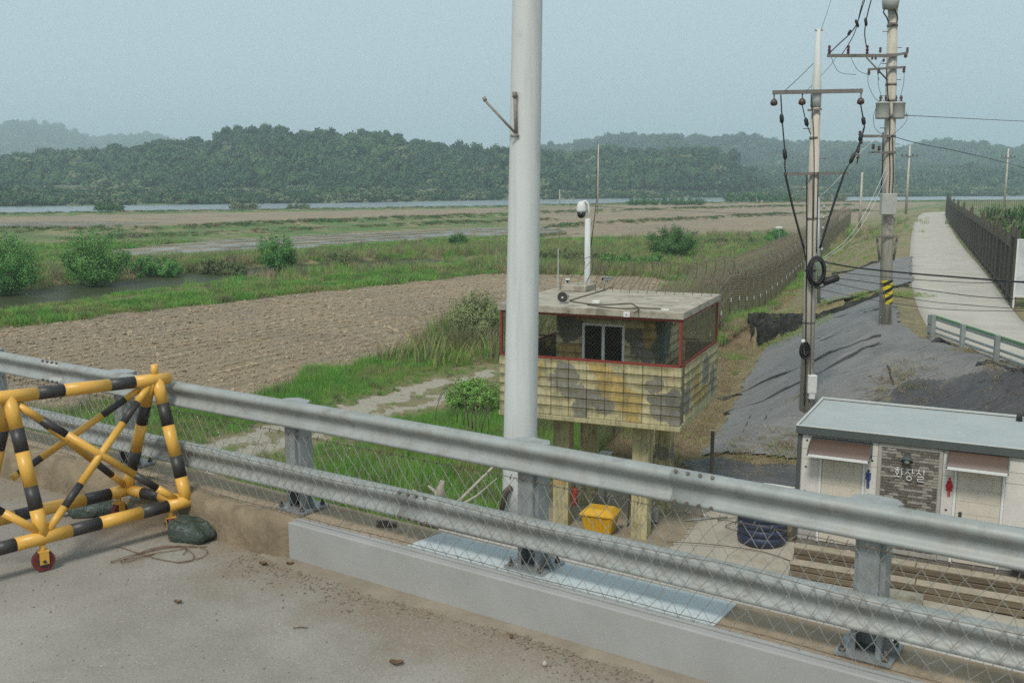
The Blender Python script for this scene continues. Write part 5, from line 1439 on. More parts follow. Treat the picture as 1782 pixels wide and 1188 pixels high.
cloth_roll([(1258,723),(1330,700),(1388,670),(1440,646),(1500,612),(1538,597)], .05, 'long black rolled seam of cloth crossing the slope, lower one of two', 2)
cloth_roll([(1505,546),(1530,541),(1560,536)], .06, 'short black fold of cloth gathered at the foot of the striped pole', 3)
cloth_roll([(1500,608),(1520,606),(1545,600)], .035, 'small loose black fold right of the two long seams', 4)
cloth_roll([(1622,600),(1636,594),(1652,601)], .07, 'black crumpled rag at the first post of the path guardrail', 5)
cloth_roll([(1700,640),(1722,633),(1760,648),(1800,650)], .05, 'black fold of cloth below the third guardrail post', 6)
cloth_roll([(1450,478),(1490,470),(1520,458),(1545,455)], .06, 'black cloth roll along the top of the upper ground cloth', 7)
cloth_roll([(1562,500),(1572,496),(1582,500)], .05, 'small black rag beside the path edge', 8)
cloth_roll([(1310,768),(1330,735),(1345,712)], .022, 'thin dark overlap seam low on the grey cloth, left of the cable pole', 9)
cloth_roll([(1285,770),(1300,740),(1312,715)], .018, 'faint dark overlap seam nearest the steel stake', 10)
cloth_roll([(1440,560),(1480,548),(1520,536)], .03, 'thin black fold high on the near slope behind the cable pole', 11)
cloth_roll([(1420,600),(1470,580),(1525,565)], .028, 'thin black fold above the two long seams', 12)
cloth_roll([(1545,640),(1560,690),(1552,705)], .03, 'dark vertical seam right of the two long seams', 13)
cloth_roll([(1600,700),(1660,680),(1720,668),(1790,664)], .05, 'long dark crease across the black cloth behind the toilet roof', 14)
cloth_roll([(1640,705),(1700,690),(1790,684)], .04, 'lower dark crease just above the toilet roof', 15)
# retaining edge
m_blkw = M('black_netted_edge', (.022, .024, .02), (.05, .05, .04), 5, .95, bump=1.0, bsc=6, bd=.12, dirt=(.16, .15, .11), dsc=3, dlo=.6, dhi=.75)
wb_px = [(1304,590,44),(1322,592,47),(1340,591,44),(1372,581,34),(1398,567,20),(1430,553,7),(1470,538,6),(1505,524,4),(1537,513,3)]
rr = random.Random(9); V = []; 
_g0 = G(1340, 596)
def wall_base(a, b):
    q = G(a, b + 3); q.y = min(q.y, 41.1); return PY(a, b, q.y)
wp = []
for (a, b, h), (c, d, h2) in zip(wb_px[:-1], wb_px[1:]):
    for j in range(5): f = j/5; wp.append((a+(c-a)*f, b+(d-b)*f, h+(h2-h)*f))
wp.append(wb_px[-1])
nL = 7
for i, (a, b, h) in enumerate(wp):
    q = wall_base(a, b); H_ = h / F * q.y * 1.02
    for j in range(nL):
        f = j/(nL-1); V.append((q.x + rr.uniform(-.06, .06), q.y + .25*f*f + rr.uniform(-.10, .10)*(0 < j), q.z - .15 + (H_+.15)*f + rr.uniform(-.04, .04)))
    V.append((q.x, q.y + .4, q.z + H_ - .06)); V.append((q.x, q.y + .5, q.z - .3))
    wallq = q
nL2 = nL + 2
Q = [(i*nL2+j, (i+1)*nL2+j, (i+1)*nL2+j+1, i*nL2+j+1) for i in range(len(wp)-1) for j in range(nL2-1)]
tag(link('retaining_edge', np_mesh('retaining_edge', V, Q, m_blkw, False)), 'ragged black netted retaining edge breaking off on the levee slope', 'retaining wall')

# litter and dry grass on the near slope foot
n = 5200; t_ = rng.random(n)
edge = np.array([(4.2,23.6),(4.7,26),(6.2,30),(8.0,35.5),(9.8,40.5),(10.6,42)])
q = np.stack([np.interp(t_*5, range(6), edge[:, 0]), np.interp(t_*5, range(6), edge[:, 1])], 1) + rng.normal(0, .55, (n, 2)) - np.array([[.7, 0]])
extra = []
for (a, b, s, m_) in ((1575,665,.45,90),(1600,690,.35,45),(1640,690,.3,40),(1540,690,.3,60),(1375,775,.35,130),(1340,790,.6,160),(1280,800,.6,120),(1760,660,.3,70),(1680,614,.2,40),(1730,640,.25,50),(1395,690,.2,30),(1560,655,.3,80),(1560,515,.5,220),(1500,518,.5,160),(1450,532,.4,120),(1400,575,.6,200),(1360,590,.7,220)):
    c_ = G(a, b); extra.append(np.array([c_.x, c_.y]) + rng.normal(0, s, (m_, 2)))
q = np.concatenate([q] + extra); n = len(q); h = rng.uniform(.025, .075, n) * np.where(np.arange(n) > 5200, 1.2, 1)
ix = rng.choice([3, 4, 2], n, p=[.5, .38, .12]); ix = np.where((np.arange(n) > n - 920), rng.choice([0, 2, 3], n), ix)
scatter('dry_litter', np.column_stack([q, terrain(q[:, 0], q[:, 1]) + .03]), np.stack([h*3.5, h*3.5, h], 1), np.stack([rng.normal(0, .4, n), rng.normal(0, .4, n), rng.uniform(0, 6.28, n)], 1), ix, tc)

# barbed security fence along the levee foot
m_fw = M('olive_brown_fence_wire', (.34, .27, .165), (.25, .2, .125), 3, .8, .2)
m_fp = M('fence_post_steel', (.2, .2, .17), (.15, .14, .12), 5, .7, .3)
def resample(pts, step):
    pts = np.array(pts, float); L_ = np.hypot(*(pts[1:]-pts[:-1]).T); c = np.concatenate([[0], np.cumsum(L_)])
    t = np.arange(0, c[-1], step); return np.stack([np.interp(t, c, pts[:, k]) for k in range(2)], 1)
PANW = 2.4
panel_me = chain_mesh('mesh_panel', PANW, 1.85, .06, .12, .0062, m_fw)
def fence_line(pts, label, H_=1.9, off=0.0, coils=2, white=True):
    root = empty('security_fence', (pts[0][0], pts[0][1], 0), 0, label, 'fence', 'barbed fences along the levee foot')
    o0 = Vector((pts[0][0], pts[0][1], 0)); q = resample(pts, PANW)
    post = MB(); post.tube([(0, 0, -.3), (0, 0, H_+.05)], .035, 6); post.tube([(0, 0, H_), (-.16, .0, H_+.55)], .022, 5); pme = post.mesh('post'); pme.materials.append(m_fp)
    arm = None
    tg = MB(); tg.box((0, -.05, H_*.45), (.035, .01, .2)); tme = tg.mesh('reflector'); tme.materials.append(m_white)
    zs = [terr_z(a, b) for a, b in q]; CV = []; CQ = []; nb = 0
    for i in range(len(q)):
        inst('post', pme, root, Vector((q[i][0], q[i][1], zs[i])) - o0)
        if white and i < 26: inst('reflector', tme, root, Vector((q[i][0]+.04, q[i][1]-.04, zs[i])) - o0)
        if i < len(q)-1:
            a = Vector((*q[i], zs[i])); b = Vector((*q[i+1], zs[i+1])); d = b - a
            o = inst('mesh_panel', panel_me, root, a - o0 + Vector((0, 0, .05)), (0, -math.atan2(d.z, math.hypot(d.x, d.y)), math.atan2(d.y, d.x)))
    top = MB()
    for hh in (H_, .1): top.tube([Vector((*p, z + hh)) - o0 for p, z in zip(q, zs)], .02, 4)
    for k_, hh in enumerate((.18, .36, .55)): top.tube([Vector((p[0]-.05*(k_+1), p[1], z + H_ + hh)) - o0 for p, z in zip(q, zs)], .008, 3)
    top.build('strand_wires', m_rz, root)['kind'] = 'stuff'
    for c_ in range(coils):
        for i in range(0, len(q)-1, 8):
            j = min(i+8, len(q)-1)
            if j <= i: continue
            up = H_ + .36 + (.0 if c_ == 0 else .42); sd_ = -.12 - .38*c_
            V, Qq = coil('c', (q[i][0]+sd_, q[i][1], zs[i]+up), (q[j][0]+sd_, q[j][1], zs[j]+up), .36, .38 if i < 24 else .8, .008 if i < 16 else .011, '', 14 if i < 24 else 10, rnd=i+c_, wobble=.12, lean=.8)
            CV.append(V - np.array(o0)); CQ.append(Qq + nb); nb += len(V)
    tag(link('razor_coils', np_mesh('razor_coils', np.concatenate(CV), np.concatenate(CQ), m_rz), root), kind='stuff')
    return root
fence_line(FENCE_PTS, 'nearer barbed mesh fence along the levee foot, running away behind the watchtower', 2.0, 0, 2)
fl2 = [(x-1.7*.93, y+1.7*.36) for x, y in FENCE_PTS]
fence_line(fl2, 'outer barbed mesh fence parallel to the first, on its field side', 2.1, 0, 1, False)

# dark railing fence on the right of the path
m_dk = M('dark_fence_steel', (.085, .08, .07), (.13, .115, .09), 6, .7, .3, dirt=(.2, .14, .08), dsc=8, dlo=.6, dhi=.8)
rf = [tuple(P(x, y, 2.7)[:2]) for x, y in ((1762,535),(1741,503),(1708,460),(1668,410),(1652,388),(1646,372))]
root = empty('path_fence', (*rf[0], 2.7), 0, 'tall dark steel bar fence along the right side of the levee path', 'fence')
o0 = Vector((*rf[0], 2.7)); q = resample(rf, 2.5); bars = MB()
pm2 = MB(); pm2.b2(-.05, .05, -.05, .05, -.1, 2.45); pm2.tube([(0, 0, 2.45), (.0, 0, 2.55)], [.05, .01], 6); pme = pm2.mesh('post'); pme.materials.append(m_dk)
pm3 = MB(); pm3.b2(-.07, .07, -.07, .07, -.1, 2.85); pm3.tube([(0, 0, 2.85), (.0, -.1, 3.05)], [.03, .02], 6); pme3 = pm3.mesh('post'); pme3.materials.append(m_dk)
A = []; B = []
for i in range(len(q)):
    lo = Vector((*q[i], 2.7)) - o0
    inst('post', pme3 if i < 2 or i % 5 == 4 else pme, root, lo)
    if i < len(q)-1:
        b = Vector((*q[i+1], 2.7)) - o0; tz = 2.05 if i > 0 else 2.5
        mb = MB(); mb.tube([lo + Vector((0, 0, tz)), b + Vector((0, 0, tz))], .035, 6); mb.build('top_rail', m_dk, root)
        mb = MB(); mb.tube([lo + Vector((0, 0, .28)), b + Vector((0, 0, .28))], .03, 6); mb.build('bottom_rail', m_dk, root)
        m_ = 16 if i < 14 else 10
        for j in range(1, m_):
            c_ = lo.lerp(b, j/m_); A.append(c_ + Vector((0, 0, .02))); B.append(c_ + Vector((0, 0, tz + (.12 if i > 0 else .1*(j % 2)))))
V, Qq = wires(A, B, .028)
tag(link('bars', np_mesh('bars', V, Qq, m_dk), root), kind='stuff')
# rusty cross fence far behind
root = empty('far_fence', (70, 158, 2.7), 0, 'low rusty fence crossing the plateau at the far end of the path', 'fence')
A = []; B = []
for i in range(240): x = i*.38; A.append((x, .25*x, 0)); B.append((x, .25*x, 1.75 + .1*(i % 8 == 0)))
V, Qq = wires(A, B, .06); tag(link('bars', np_mesh('bars', V, Qq, m_rz), root), kind='stuff')
mb = MB(); mb.tube([(0, 0, 1.7), (91, 22.8, 1.7)], .07, 5); mb.build('top_rail', m_fp, root)
# plants behind the railing
bush(1765, 392, 110, 34, 'low green shrubs behind the dark bar fence', m_b2, seed=31, n=3800, lobes=18, Y=62, leaf=.07)
bush(1722, 372, 60, 22, 'small red tinged shrub close behind the dark bar fence', m_b3, seed=32, n=1500, lobes=12, Y=80, leaf=.08)
bush(1795, 440, 70, 92, 'dark green broadleaf tree crown cut by the right edge', m_b2, 'tree', seed=33, n=4200, lobes=12, Y=43, name='small_tree', leaf=.06)
bush(1768, 420, 60, 26, 'bright yellow green plant between bar fence and sign board', m_b1, seed=34, n=1800, lobes=9, Y=48, leaf=.06)
bush(1760, 366, 90, 20, 'dark hedge in front of the rusty far fence', m_b2, seed=35, n=1800, lobes=16, Y=110, leaf=.1)
# sign board
q0 = P(1763, 533, 2.75); 
SB = empty('sign_board', (q0.x, q0.y, 2.7), -.25, 'white framed notice board standing at the near end of the bar fence', 'sign')
mb = MB(); mb.b2(-.03, .03, -.03, .03, 0, 2.5); mb.b2(2.3, 2.36, -.03, .03, 0, 2.5); mb.build('post', m_white, SB)
mb = MB(); mb.b2(.03, 2.3, -.02, -.0, .45, 2.45); mb.build('panel', M('faded_notice', (.62, .63, .64), (.4, .41, .44), 2.2, .5), SB)
mb = MB(); mb.b2(.03, 2.3, -.03, .01, 2.45, 2.5); mb.b2(.03, 2.3, -.03, .01, .4, .45); mb.build('frame', m_white, SB)
# guardrail beside the path
m_green = M('green_reflective', (.1, .24, .09), (.14, .27, .12), 6, .5)
m_galv2 = M('weathered_zinc', (.36, .385, .37), (.3, .32, .31), 4, .5, .3, dirt=(.25, .25, .2), dsc=5, dlo=.6, dhi=.8)
posts = [P(x, y, 2.7) for x, y in ((1620,591),(1668,611),(1730,633))]
dlt = (posts[2] - posts[0]) / 2
posts = [posts[0] + dlt*i for i in range(7)]
PG = empty('path_guardrail', posts[0], math.atan2(dlt.y, dlt.x), 'grey three rail guardrail with green top stripe beside the levee path', 'guardrail')
Ld = dlt.length
for i in range(7):
    mb = MB(); mb.b2(i*Ld-.06, i*Ld+.06, -.02, .10, -.3, .74); mb.build('post', m_galv2, PG, bevel=.01)
for z, nm_ in ((.60, 'rail'), (.36, 'rail'), (.2, 'rail')):
    mb = MB(); 
    if z > .5:
        mb.b2(-.25, 6*Ld+.3, .105, .16, z-.045, z+.05); mb.build('rail', m_galv2, PG, bevel=.015)
        mb = MB(); mb.b2(-.02, 6*Ld+.3, .10, .165, z+.054, z+.105); mb.build('green_stripe', m_green, PG)
    else:
        mb.b2(-.1, 6*Ld+.3, .105, .15, z-.045, z+.03); mb.build('rail', m_galv2, PG, bevel=.015)
mb = MB(); mb.b2(-.28, -.25, .0, .18, .1, .7); mb.b2(-.25, 0, -.03, -.02, .45, .7); mb.b2(-.25, 0, -.03, -.02, .2, .4); mb.build('end_plate', m_galv2, PG)

# ------------------------------------------------------------------ yard and toilet block
m_yard = M('yard_concrete', (.43, .39, .315), (.35, .315, .25), .9, .92, bump=.35, bsc=25, bd=.012, dirt=(.24, .2, .14), dsc=1.3, dlo=.5, dhi=.75)
masked_sheet('yard_pavement', YARD, .12, .06, m_yard, 0)
g_pts = [TW.w(-3.3, -.3), TW.w(-.2, -.4), TW.w(.1, 3.4), TW.w(-3.6, 3.6)]
masked_sheet('tower_apron', g_pts, .1, .07, M('dusty_apron', (.3, .25, .175), (.22, .18, .12), 2, .95, bump=.4, bsc=20, bd=.015), 0)
TO = TOIL
TB = empty('toilet_block', TO.o, TO.a, 'prefabricated white toilet block with brick centre panel and pale flat roof', 'toilet block')
WL, WD, WH = 6.2, 2.75, 2.30
def tx(px, py, yc=0.0): return TO.hity(px, py, yc)
m_panel = NT('exposed_concrete_panel'); _p = m_panel.pos()
_c = m_panel.mix(m_panel.ramp(m_panel.noise(_p, 4, 6, .65), .35, .65), (.66, .63, .585), (.58, .55, .51))
_c = m_panel.mix(m_panel.math('MULTIPLY', m_panel.ramp(m_panel.noise(_p, 14, 5, .7), .6, .75), .4), _c, (.4, .37, .33))
m_panel = m_panel.fin(_c, .6, 0, None, .4)
m_panelg = M('grey_concrete_panel', (.43, .415, .40), (.36, .35, .33), 5, .6, dirt=(.5, .48, .45), dsc=9, dlo=.55, dhi=.7)
m_trim = M('dark_green_grey_trim', (.085, .1, .095), (.07, .08, .08), 3, .5)
bx0, zt0 = tx(1534, 757); bx1, _ = tx(1640, 770)
d1l, _ = tx(1425, 830); d1r, _ = tx(1505, 830); d2l, _ = tx(1659, 860); d2r, _ = tx(1748, 860)
dt = 2.0; wallB = .12
core = MB(); core.b2(.03, WL, .05, WD, wallB, WH); core.build('body', m_panelg, TB)
m_plinth = M('plinth', (.2, .19, .17)); pb_ = MB(); pb_.b2(.02, WL, .03, WD, -.02, wallB-.002); pb_.build('plinth', m_plinth, TB)
# facing panels as separate boards
def facing(x0, x1, z0, z1, mat=None):
    mb = MB(); mb.b2(x0+.004, x1-.004, .018, .048, z0+.004, z1-.004); mb.build('wall_panel', mat or m_panel, TB)
zs_ = [(wallB, .98), (.98, 1.78), (1.78, WH-.03)]
for (x0, x1) in ((.08, d1l), (d1r, bx0-.04), (bx1+.04, d2l), (d2r, WL-.05)):
    for k_, (a, b) in enumerate(zs_[:2]): facing(x0, x1, a, b, m_panelg if k_ == 0 else m_panel)
mid1 = .08 + (bx0-.04-.08)*.48; mid2_ = bx1+.04 + (d2r+.5 - bx1)*.5
for (x0, x1) in ((.08, mid1), (mid1, bx0-.04), (bx1+.04, mid2_), (mid2_, WL-.05)): facing(x0, x1, dt+.03 if False else 1.99, WH-.03)
for (x0, x1) in ((.08, d1l), (d1r, bx0-.04), (bx1+.04, d2l), (d2r, WL-.05)): facing(x0, x1, 1.78, 1.99)
# tie holes
hole = MB(); hole.tube([(0, .0175, 0), (0, .014, 0)], .022, 10); hme = hole.mesh('tie_hole'); hme.materials.append(m_rub)
for x, z in [(.17, 2.16), (mid1-.12, 2.16), (mid1+.12, 2.16), (bx0-.2, 2.16), (.17, 1.62), (.17, 1.12), (.17, .8), (bx0-.17, 1.62), (bx0-.17, 1.12), (bx0-.17, .8), (d1r+.12, 1.9), (bx1+.15, 2.16), (mid2_-.12, 2.16), (mid2_+.12, 2.16), (bx1+.14, 1.62), (bx1+.14, 1.12), (bx1+.14, .82), (d2r+.5, 2.1), (d2r+.45, 1.62), (d2r+.45, 1.12), (d2r+.45, .8), (d2r+.2, .5), (.17, .4), (d1r+.15, .4)]:
    inst('tie_hole', hme, TB, (x, 0, z))
mb = MB(); mb.b2(0, .06, -.01, .06, wallB, WH-.01); mb.b2(-.012, -.002, -.01, WD, wallB, WH); mb.build('corner_trim', m_trim, TB)
mb = MB(); mb.b2(.0, .03, .06, WD, wallB, WH-.02); mb.build('end_wall', m_panel, TB)
# roof: fascia, deck, raised edges
mb = MB(); mb.b2(-.04, WL+.1, -.06, -.02, WH-.0, WH+.15); mb.b2(-.04, -.01, -.019, WD+.03, WH, WH+.15); mb.b2(-.008, WL+.1, WD-.0, WD+.03, WH, WH+.15); mb.build('fascia', m_trim, TB)
m_rf = M('pale_roof_sheet', (.38, .41, .4), (.33, .36, .35), 1.2, .7, bump=.06, bsc=50, bd=.002, dirt=(.46, .49, .47), dsc=2.5, dlo=.55, dhi=.8)
mb = MB(); mb.b2(-.009, WL+.1, -.019, WD-.001, WH+.002, WH+.135); mb.build('roof', m_rf, TB)
mb = MB(); mb.b2(-.045, WL+.1, -.065, -.015, WH+.153, WH+.166); mb.b2(-.045, .0, -.013, WD-.03, WH+.153, WH+.175); mb.b2(-.045, WL+.1, WD-.028, WD+.035, WH+.153, WH+.185); mb.build('roof_edging', M('roof_edge_metal', (.55, .55, .52), (.47, .47, .44), 4, .45), TB)
mb = MB(); x_, _ = tx(1776, 705, WD-.3); mb.tube([(x_, WD-.3, WH+.135), (x_, WD-.3, WH+.26), (x_+.1, WD-.3, WH+.3)], .06, 10); mb.build('roof_vent', m_rub, TB)
# brick panel: each brick its own piece
m_brick = NT('grey_black_brick'); _p = m_brick.pos(); _oi = m_brick.node('ShaderNodeObjectInfo').outputs['Random']
_n = m_brick.noise(_p, 25, 4, .7)
_c = m_brick.mix(m_brick.ramp(_oi, .45, .55), (.115, .1, .085), (.33, .3, .26))
_c = m_brick.mix(m_brick.ramp(_n, .45, .7), _c, (.2, .18, .15))
m_brick = m_brick.fin(_c, .9, 0, m_brick.bump(_n, .5, .006), .3)
bk0, bk1 = bx0+.03, bx1-.03; bz0, bz1 = .22, WH-.10
mb = MB(); mb.b2(bx0-.035, bx0+.025, -.005, .048, wallB, WH-.02); mb.b2(bx1-.025, bx1+.035, -.005, .048, wallB, WH-.02); mb.b2(bx0+.025, bx1-.025, -.005, .048, WH-.09, WH-.02); mb.b2(bx0+.025, bx1-.025, -.005, .048, wallB, wallB+.09); mb.build('panel_frame', M('taupe_frame', (.4, .38, .34)), TB)
mb = MB(); mb.b2(bx0+.025, bx1-.025, .022, .048, bz0-.01, bz1+.01); mb.build('mortar_bed', M('pale_mortar', (.40, .375, .33)), TB)
nrow = 34; ncol = 6; bh = (bz1-bz0)/nrow; bw = (bk1-bk0)/ncol
brk = {}
def brick_me(w):
    k_ = round(w, 3)
    if k_ not in brk:
        b_ = MB(); b_.b2(-w/2+.006, w/2-.006, -.012, .012, -bh/2+.006, bh/2-.006); brk[k_] = b_.mesh('brick'); brk[k_].materials.append(m_brick)
    return brk[k_]
r_ = random.Random(8)
for i in range(nrow):
    x = bk0; ws = [bw]*ncol if i % 2 == 0 else [bw/2] + [bw]*(ncol-1) + [bw/2]
    for w in ws:
        inst('brick', brick_me(w), TB, (x + w/2, .012 + r_.uniform(-.003, .003), bz0 + bh*(i+.5))); x += w
# lettering
m_let = M('white_letter', (.75, .75, .74), rough=.4)
lx0, lz0 = tx(1553, 833); lx1, lz1 = tx(1612, 814)
_, lzt = tx(1565, 812); _, lzb = tx(1582, 836)
LT = empty('lettering', ((lx0+lx1)/2 , -.03, (lzt+lzb)/2)); LT.parent = TB
sz = (lx1-lx0)/3
glyphs = {0: [((.32,.98),(.5,.98)), ((.12,.84),(.68,.84)), ('o',.4,.62,.15,.12), ((.4,.46),(.4,.28)), ((.1,.26),(.72,.26)), ((.82,1.0),(.82,.02)), ((.82,.5),(.98,.5))],
          1: [((.12,.92),(.62,.92)), ((.38,.92),(.3,.68)), ((.3,.68),(.1,.5)), ((.34,.74),(.64,.52)), ((.8,1.0),(.8,.42)), ((.8,.7),(.98,.7)), ('o',.52,.2,.24,.17)],
          2: [((.38,.98),(.34,.76)), ((.34,.76),(.12,.52)), ((.34,.78),(.62,.54)), ((.84,1.0),(.84,.46)), ((.26,.42),(.84,.42)), ((.84,.42),(.84,.24)), ((.84,.24),(.28,.24)), ((.28,.24),(.28,.04)), ((.28,.04),(.9,.04))]}
for gi_ in range(3):
    mb = MB(); ox = -1.5*sz + gi_*sz + .04*sz; hh = (lzt-lzb)*.95
    for s_ in glyphs[gi_]:
        if s_[0] == 'o': 
            pts = [(ox + (s_[1] + s_[3]*math.cos(a))*sz*.94, 0, -hh/2 + (s_[2] + s_[4]*math.sin(a))*hh) for a in np.linspace(0, 2*math.pi, 17)[:-1]]; mb.tube(pts, .0085, 6, False, 0, True)
        else:
            (a, b), (c, d) = s_; A_ = Vector((ox + a*sz*.94, 0, -hh/2 + b*hh)); B_ = Vector((ox + c*sz*.94, 0, -hh/2 + d*hh)); dd = (B_-A_).normalized()*.006; mb.tube([A_-dd, B_+dd], .0085, 6)
    mb.build('letter', m_let, LT)
# pictograms
def person_icon(px, py, mat, female):
    x, z = tx(px, py); mb = MB()
    def pl(poly): 
        vs = [(x + a*.11, .0145, z + b*.2) for a, b in poly] + [(x + a*.11, .006, z + b*.2) for a, b in poly]; n = len(poly)
        mb.add(vs, [tuple(range(n, 2*n))] + [(i, (i+1) % n, n+(i+1) % n, n+i) for i in range(n)])
    pl([(.22*math.cos(a), .78 + .14*math.sin(a)) for a in np.linspace(0, 6.28, 13)[:-1]])
    if female: pl([(-.3,.6),(.3,.6),(.62,-.05),(.45,-.1),(.3,.2),(.52,-.4),(.22,-.4),(.2,-.95),(.04,-.95),(.04,-.4),(-.04,-.4),(-.04,-.95),(-.2,-.95),(-.22,-.4),(-.52,-.4),(-.3,.2),(-.45,-.1),(-.62,-.05)])
    else: pl([(-.42,.6),(.42,.6),(.42,-.1),(.3,-.1),(.3,.35),(.26,.35),(.24,-.95),(.03,-.95),(.03,-.2),(-.03,-.2),(-.03,-.95),(-.24,-.95),(-.26,.35),(-.3,.35),(-.3,-.1),(-.42,-.1)])
    mb.build('pictogram', mat, TB)
person_icon(1511, 833, M('blue_sign', (.02, .06, .22)), False); person_icon(1652, 847, M('red_sign', (.5, .02, .03)), True)
# doors
m_door = NT('tiled_beige_door'); _p = m_door.pos(TB)
_q = m_door.node('ShaderNodeMapping'); _q.inputs['Rotation'].default_value = (math.pi/2, 0, 0); m_door.l.new(_p, _q.inputs['Vector'])
_c = m_door.mix(m_door.ramp(m_door.noise(_p, 5, 5), .3, .7), (.62, .57, .48), (.56, .51, .43))
m_door = m_door.fin(_c, .5, 0, None, .4); m_joint = M('door_joint', (.52, .49, .42))
m_fr = M('white_door_frame', (.74, .75, .74), (.66, .67, .66), 5, .4)
for (a, b, hx) in ((d1l, d1r, .86), (d2l, d2r, .12)):
    df = MB(); df.b2(a, a+.045, -.005, .049, wallB, dt); df.b2(b-.045, b, -.005, .049, wallB, dt); df.b2(a+.045, b-.045, -.005, .049, dt-.04, dt); fo = df.build('door_frame', m_fr, TB)
    do = MB(); do.b2(a+.05, b-.05, .02, .045, wallB+.01, dt-.045); do_ = do.build('door', m_door, TB)
    w = b-a-.1
    r2 = random.Random(int(a*10)); zz = wallB+.01; row = 0
    while zz < dt-.1:
        hz_ = .24; xx = a+.05 + (0 if row % 2 else -.15)
        while xx < b-.05:
            x0 = max(xx, a+.052); x1 = min(xx+.37, b-.052)
            if x1-x0 > .03:
                t2 = MB(); t2.b2(x0+.004, x1-.004, .014, .0195, zz+.004, min(zz+hz_, dt-.05)-.004); t2.build('tile', m_door, do_)
            xx += .37
        zz += hz_; row += 1
    hxx = a + .05 + w*hx; t2 = MB(); t2.b2(hxx-.028, hxx+.028, -.006, .0135, .88, 1.12); t2.box((hxx + (.06 if hx < .5 else -.06), -.03, .93), (.15, .02, .025)); t2.build('handle', m_rub, do_)
# awnings
m_aw = NT('brown_polycarbonate'); m_aw.bsdf.inputs['Alpha'].default_value = .9; m_awn = m_aw.fin((.10, .06, .042), .45, 0, None, .5)
for (pa, pb2, pya, pyb) in ((1407, 1519, 770, 783), (1648, 1761, 792, 805)):
    a, zt2 = tx(pa+6, pya); b, _ = tx(pb2, pyb)
    zt2 = tx(pa+3, pyb+9, -.44)[1] + .22; a = tx(pa+2, pyb, -.3)[0]; b = tx(pb2-6, pyb, -.3)[0]
    e = empty('awning', (a, 0, zt2)); e.parent = TB
    prof_ = [(-.0, .0), (-.12, -.012), (-.24, -.05), (-.34, -.11), (-.4, -.17), (-.43, -.22)]
    mb = MB(); n_ = len(prof_)
    vs = [(x, y, z) for x in (.0, b-a) for y, z in prof_] + [(x, y, z+.008) for x in (.0, b-a) for y, z in prof_]
    mb.add(vs, [(i, i+1, n_+i+1, n_+i) for i in range(n_-1)] + [(2*n_+i, 3*n_+i, 3*n_+i+1, 2*n_+i+1) for i in range(n_-1)], 0, True); mb.build('canopy', m_awn, e)
    mb = MB(); mb.b2(.0, b-a, -.455, -.425, -.245, -.2); mb.build('front_bar', m_fr, e)
    for x in (-.025, b-a+.004):
        mb = MB(); poly = prof_ + [(-.4, -.25), (-.3, -.2), (-.15, -.16), (0, -.28)]
        vs = [(x, y*1.08, z+.02) for y, z in poly] + [(x+.021, y*1.08, z+.02) for y, z in poly]; m_ = len(poly)
        mb.add(vs, [tuple(range(m_)), tuple(reversed(range(m_, 2*m_)))] + [(i, m_+i, m_+(i+1) % m_, (i+1) % m_) for i in range(m_)]); mb.build('bracket', m_trim, e)
    mb = MB(); mb.b2(-.02, b-a+.02, .0, .014, -.03, .05); mb.build('wall_strip', m_trim, e)
x, z = tx(1580, 797); e = empty('wall_lamp', (x, 0, z)); e.parent = TB
mb = MB(); mb.tube([(0, 0, -.07), (0, -.0, .07)], [.13, .09], 18); 
ll = MB(); 
for k_ in range(7):
    a = math.pi*k_/6; 
ll.tube([(0, .0, .05), (0, -.06, .06), (0, -.12, .03), (0, -.16, -.03)], [.02, .03, .085, .12], 16, False)
ll.build('shade', m_trim, e); mb = MB(); mb.tube([(0, -.14, -.06), (0, -.13, .01)], .045, 12); mb.build('bulb', m_white, e); mb = MB(); mb.b2(-.05, .05, -.02, .005, -.02, .1); mb.build('mount', m_trim, e)

# ------------------------------------------------------------------ yard things
# yellow salt bin
q = P(1046, 932, .06); e = empty('grit_bin', (q.x, q.y+.2, .07), ta, 'yellow ribbed grit bin standing between the front pillars of the watchtower', 'bin')
m_by = M('yellow_plastic', (.62, .36, .015), (.55, .3, .012), 4, .5, dirt=(.3, .2, .05), dsc=6, dlo=.6, dhi=.8)
mb = MB(); vs = []
for z, w, d in ((0, .26, .18), (.4, .34, .25)): vs += [(-w, -d, z), (w, -d, z), (w, d, z), (-w, d, z)]
mb.add(vs, [(3,2,1,0), (0,1,5,4), (1,2,6,5), (2,3,7,6), (3,0,4,7), (4,5,6,7)]); mb.build('tub', m_by, e, bevel=.015)
for k_ in range(4):
    x = -.22 + .147*k_; r1 = MB(); r1.add([(x-.03, -.2, .02), (x+.03, -.2, .02), (x*1.2+.035, -.265, .38), (x*1.2-.035, -.265, .38), (x-.03, -.17, .02), (x+.03, -.17, .02), (x*1.2+.035, -.23, .38), (x*1.2-.035, -.23, .38)], [(0,1,2,3), (0,3,7,4), (1,5,6,2), (3,2,6,7)]); r1.build('rib', m_by, e)
mb = MB(); vs = []
for z, w, d in ((.4, .365, .28), (.44, .365, .28), (.54, .26, .16)): vs += [(-w, -d, z), (w, -d, z), (w, d, z), (-w, d, z)]
mb.add(vs, [(3,2,1,0), (0,1,5,4), (1,2,6,5), (2,3,7,6), (3,0,4,7), (4,5,9,8), (5,6,10,9), (6,7,11,10), (7,4,8,11), (8,9,10,11)]); mb.build('lid', m_by, e, bevel=.01)
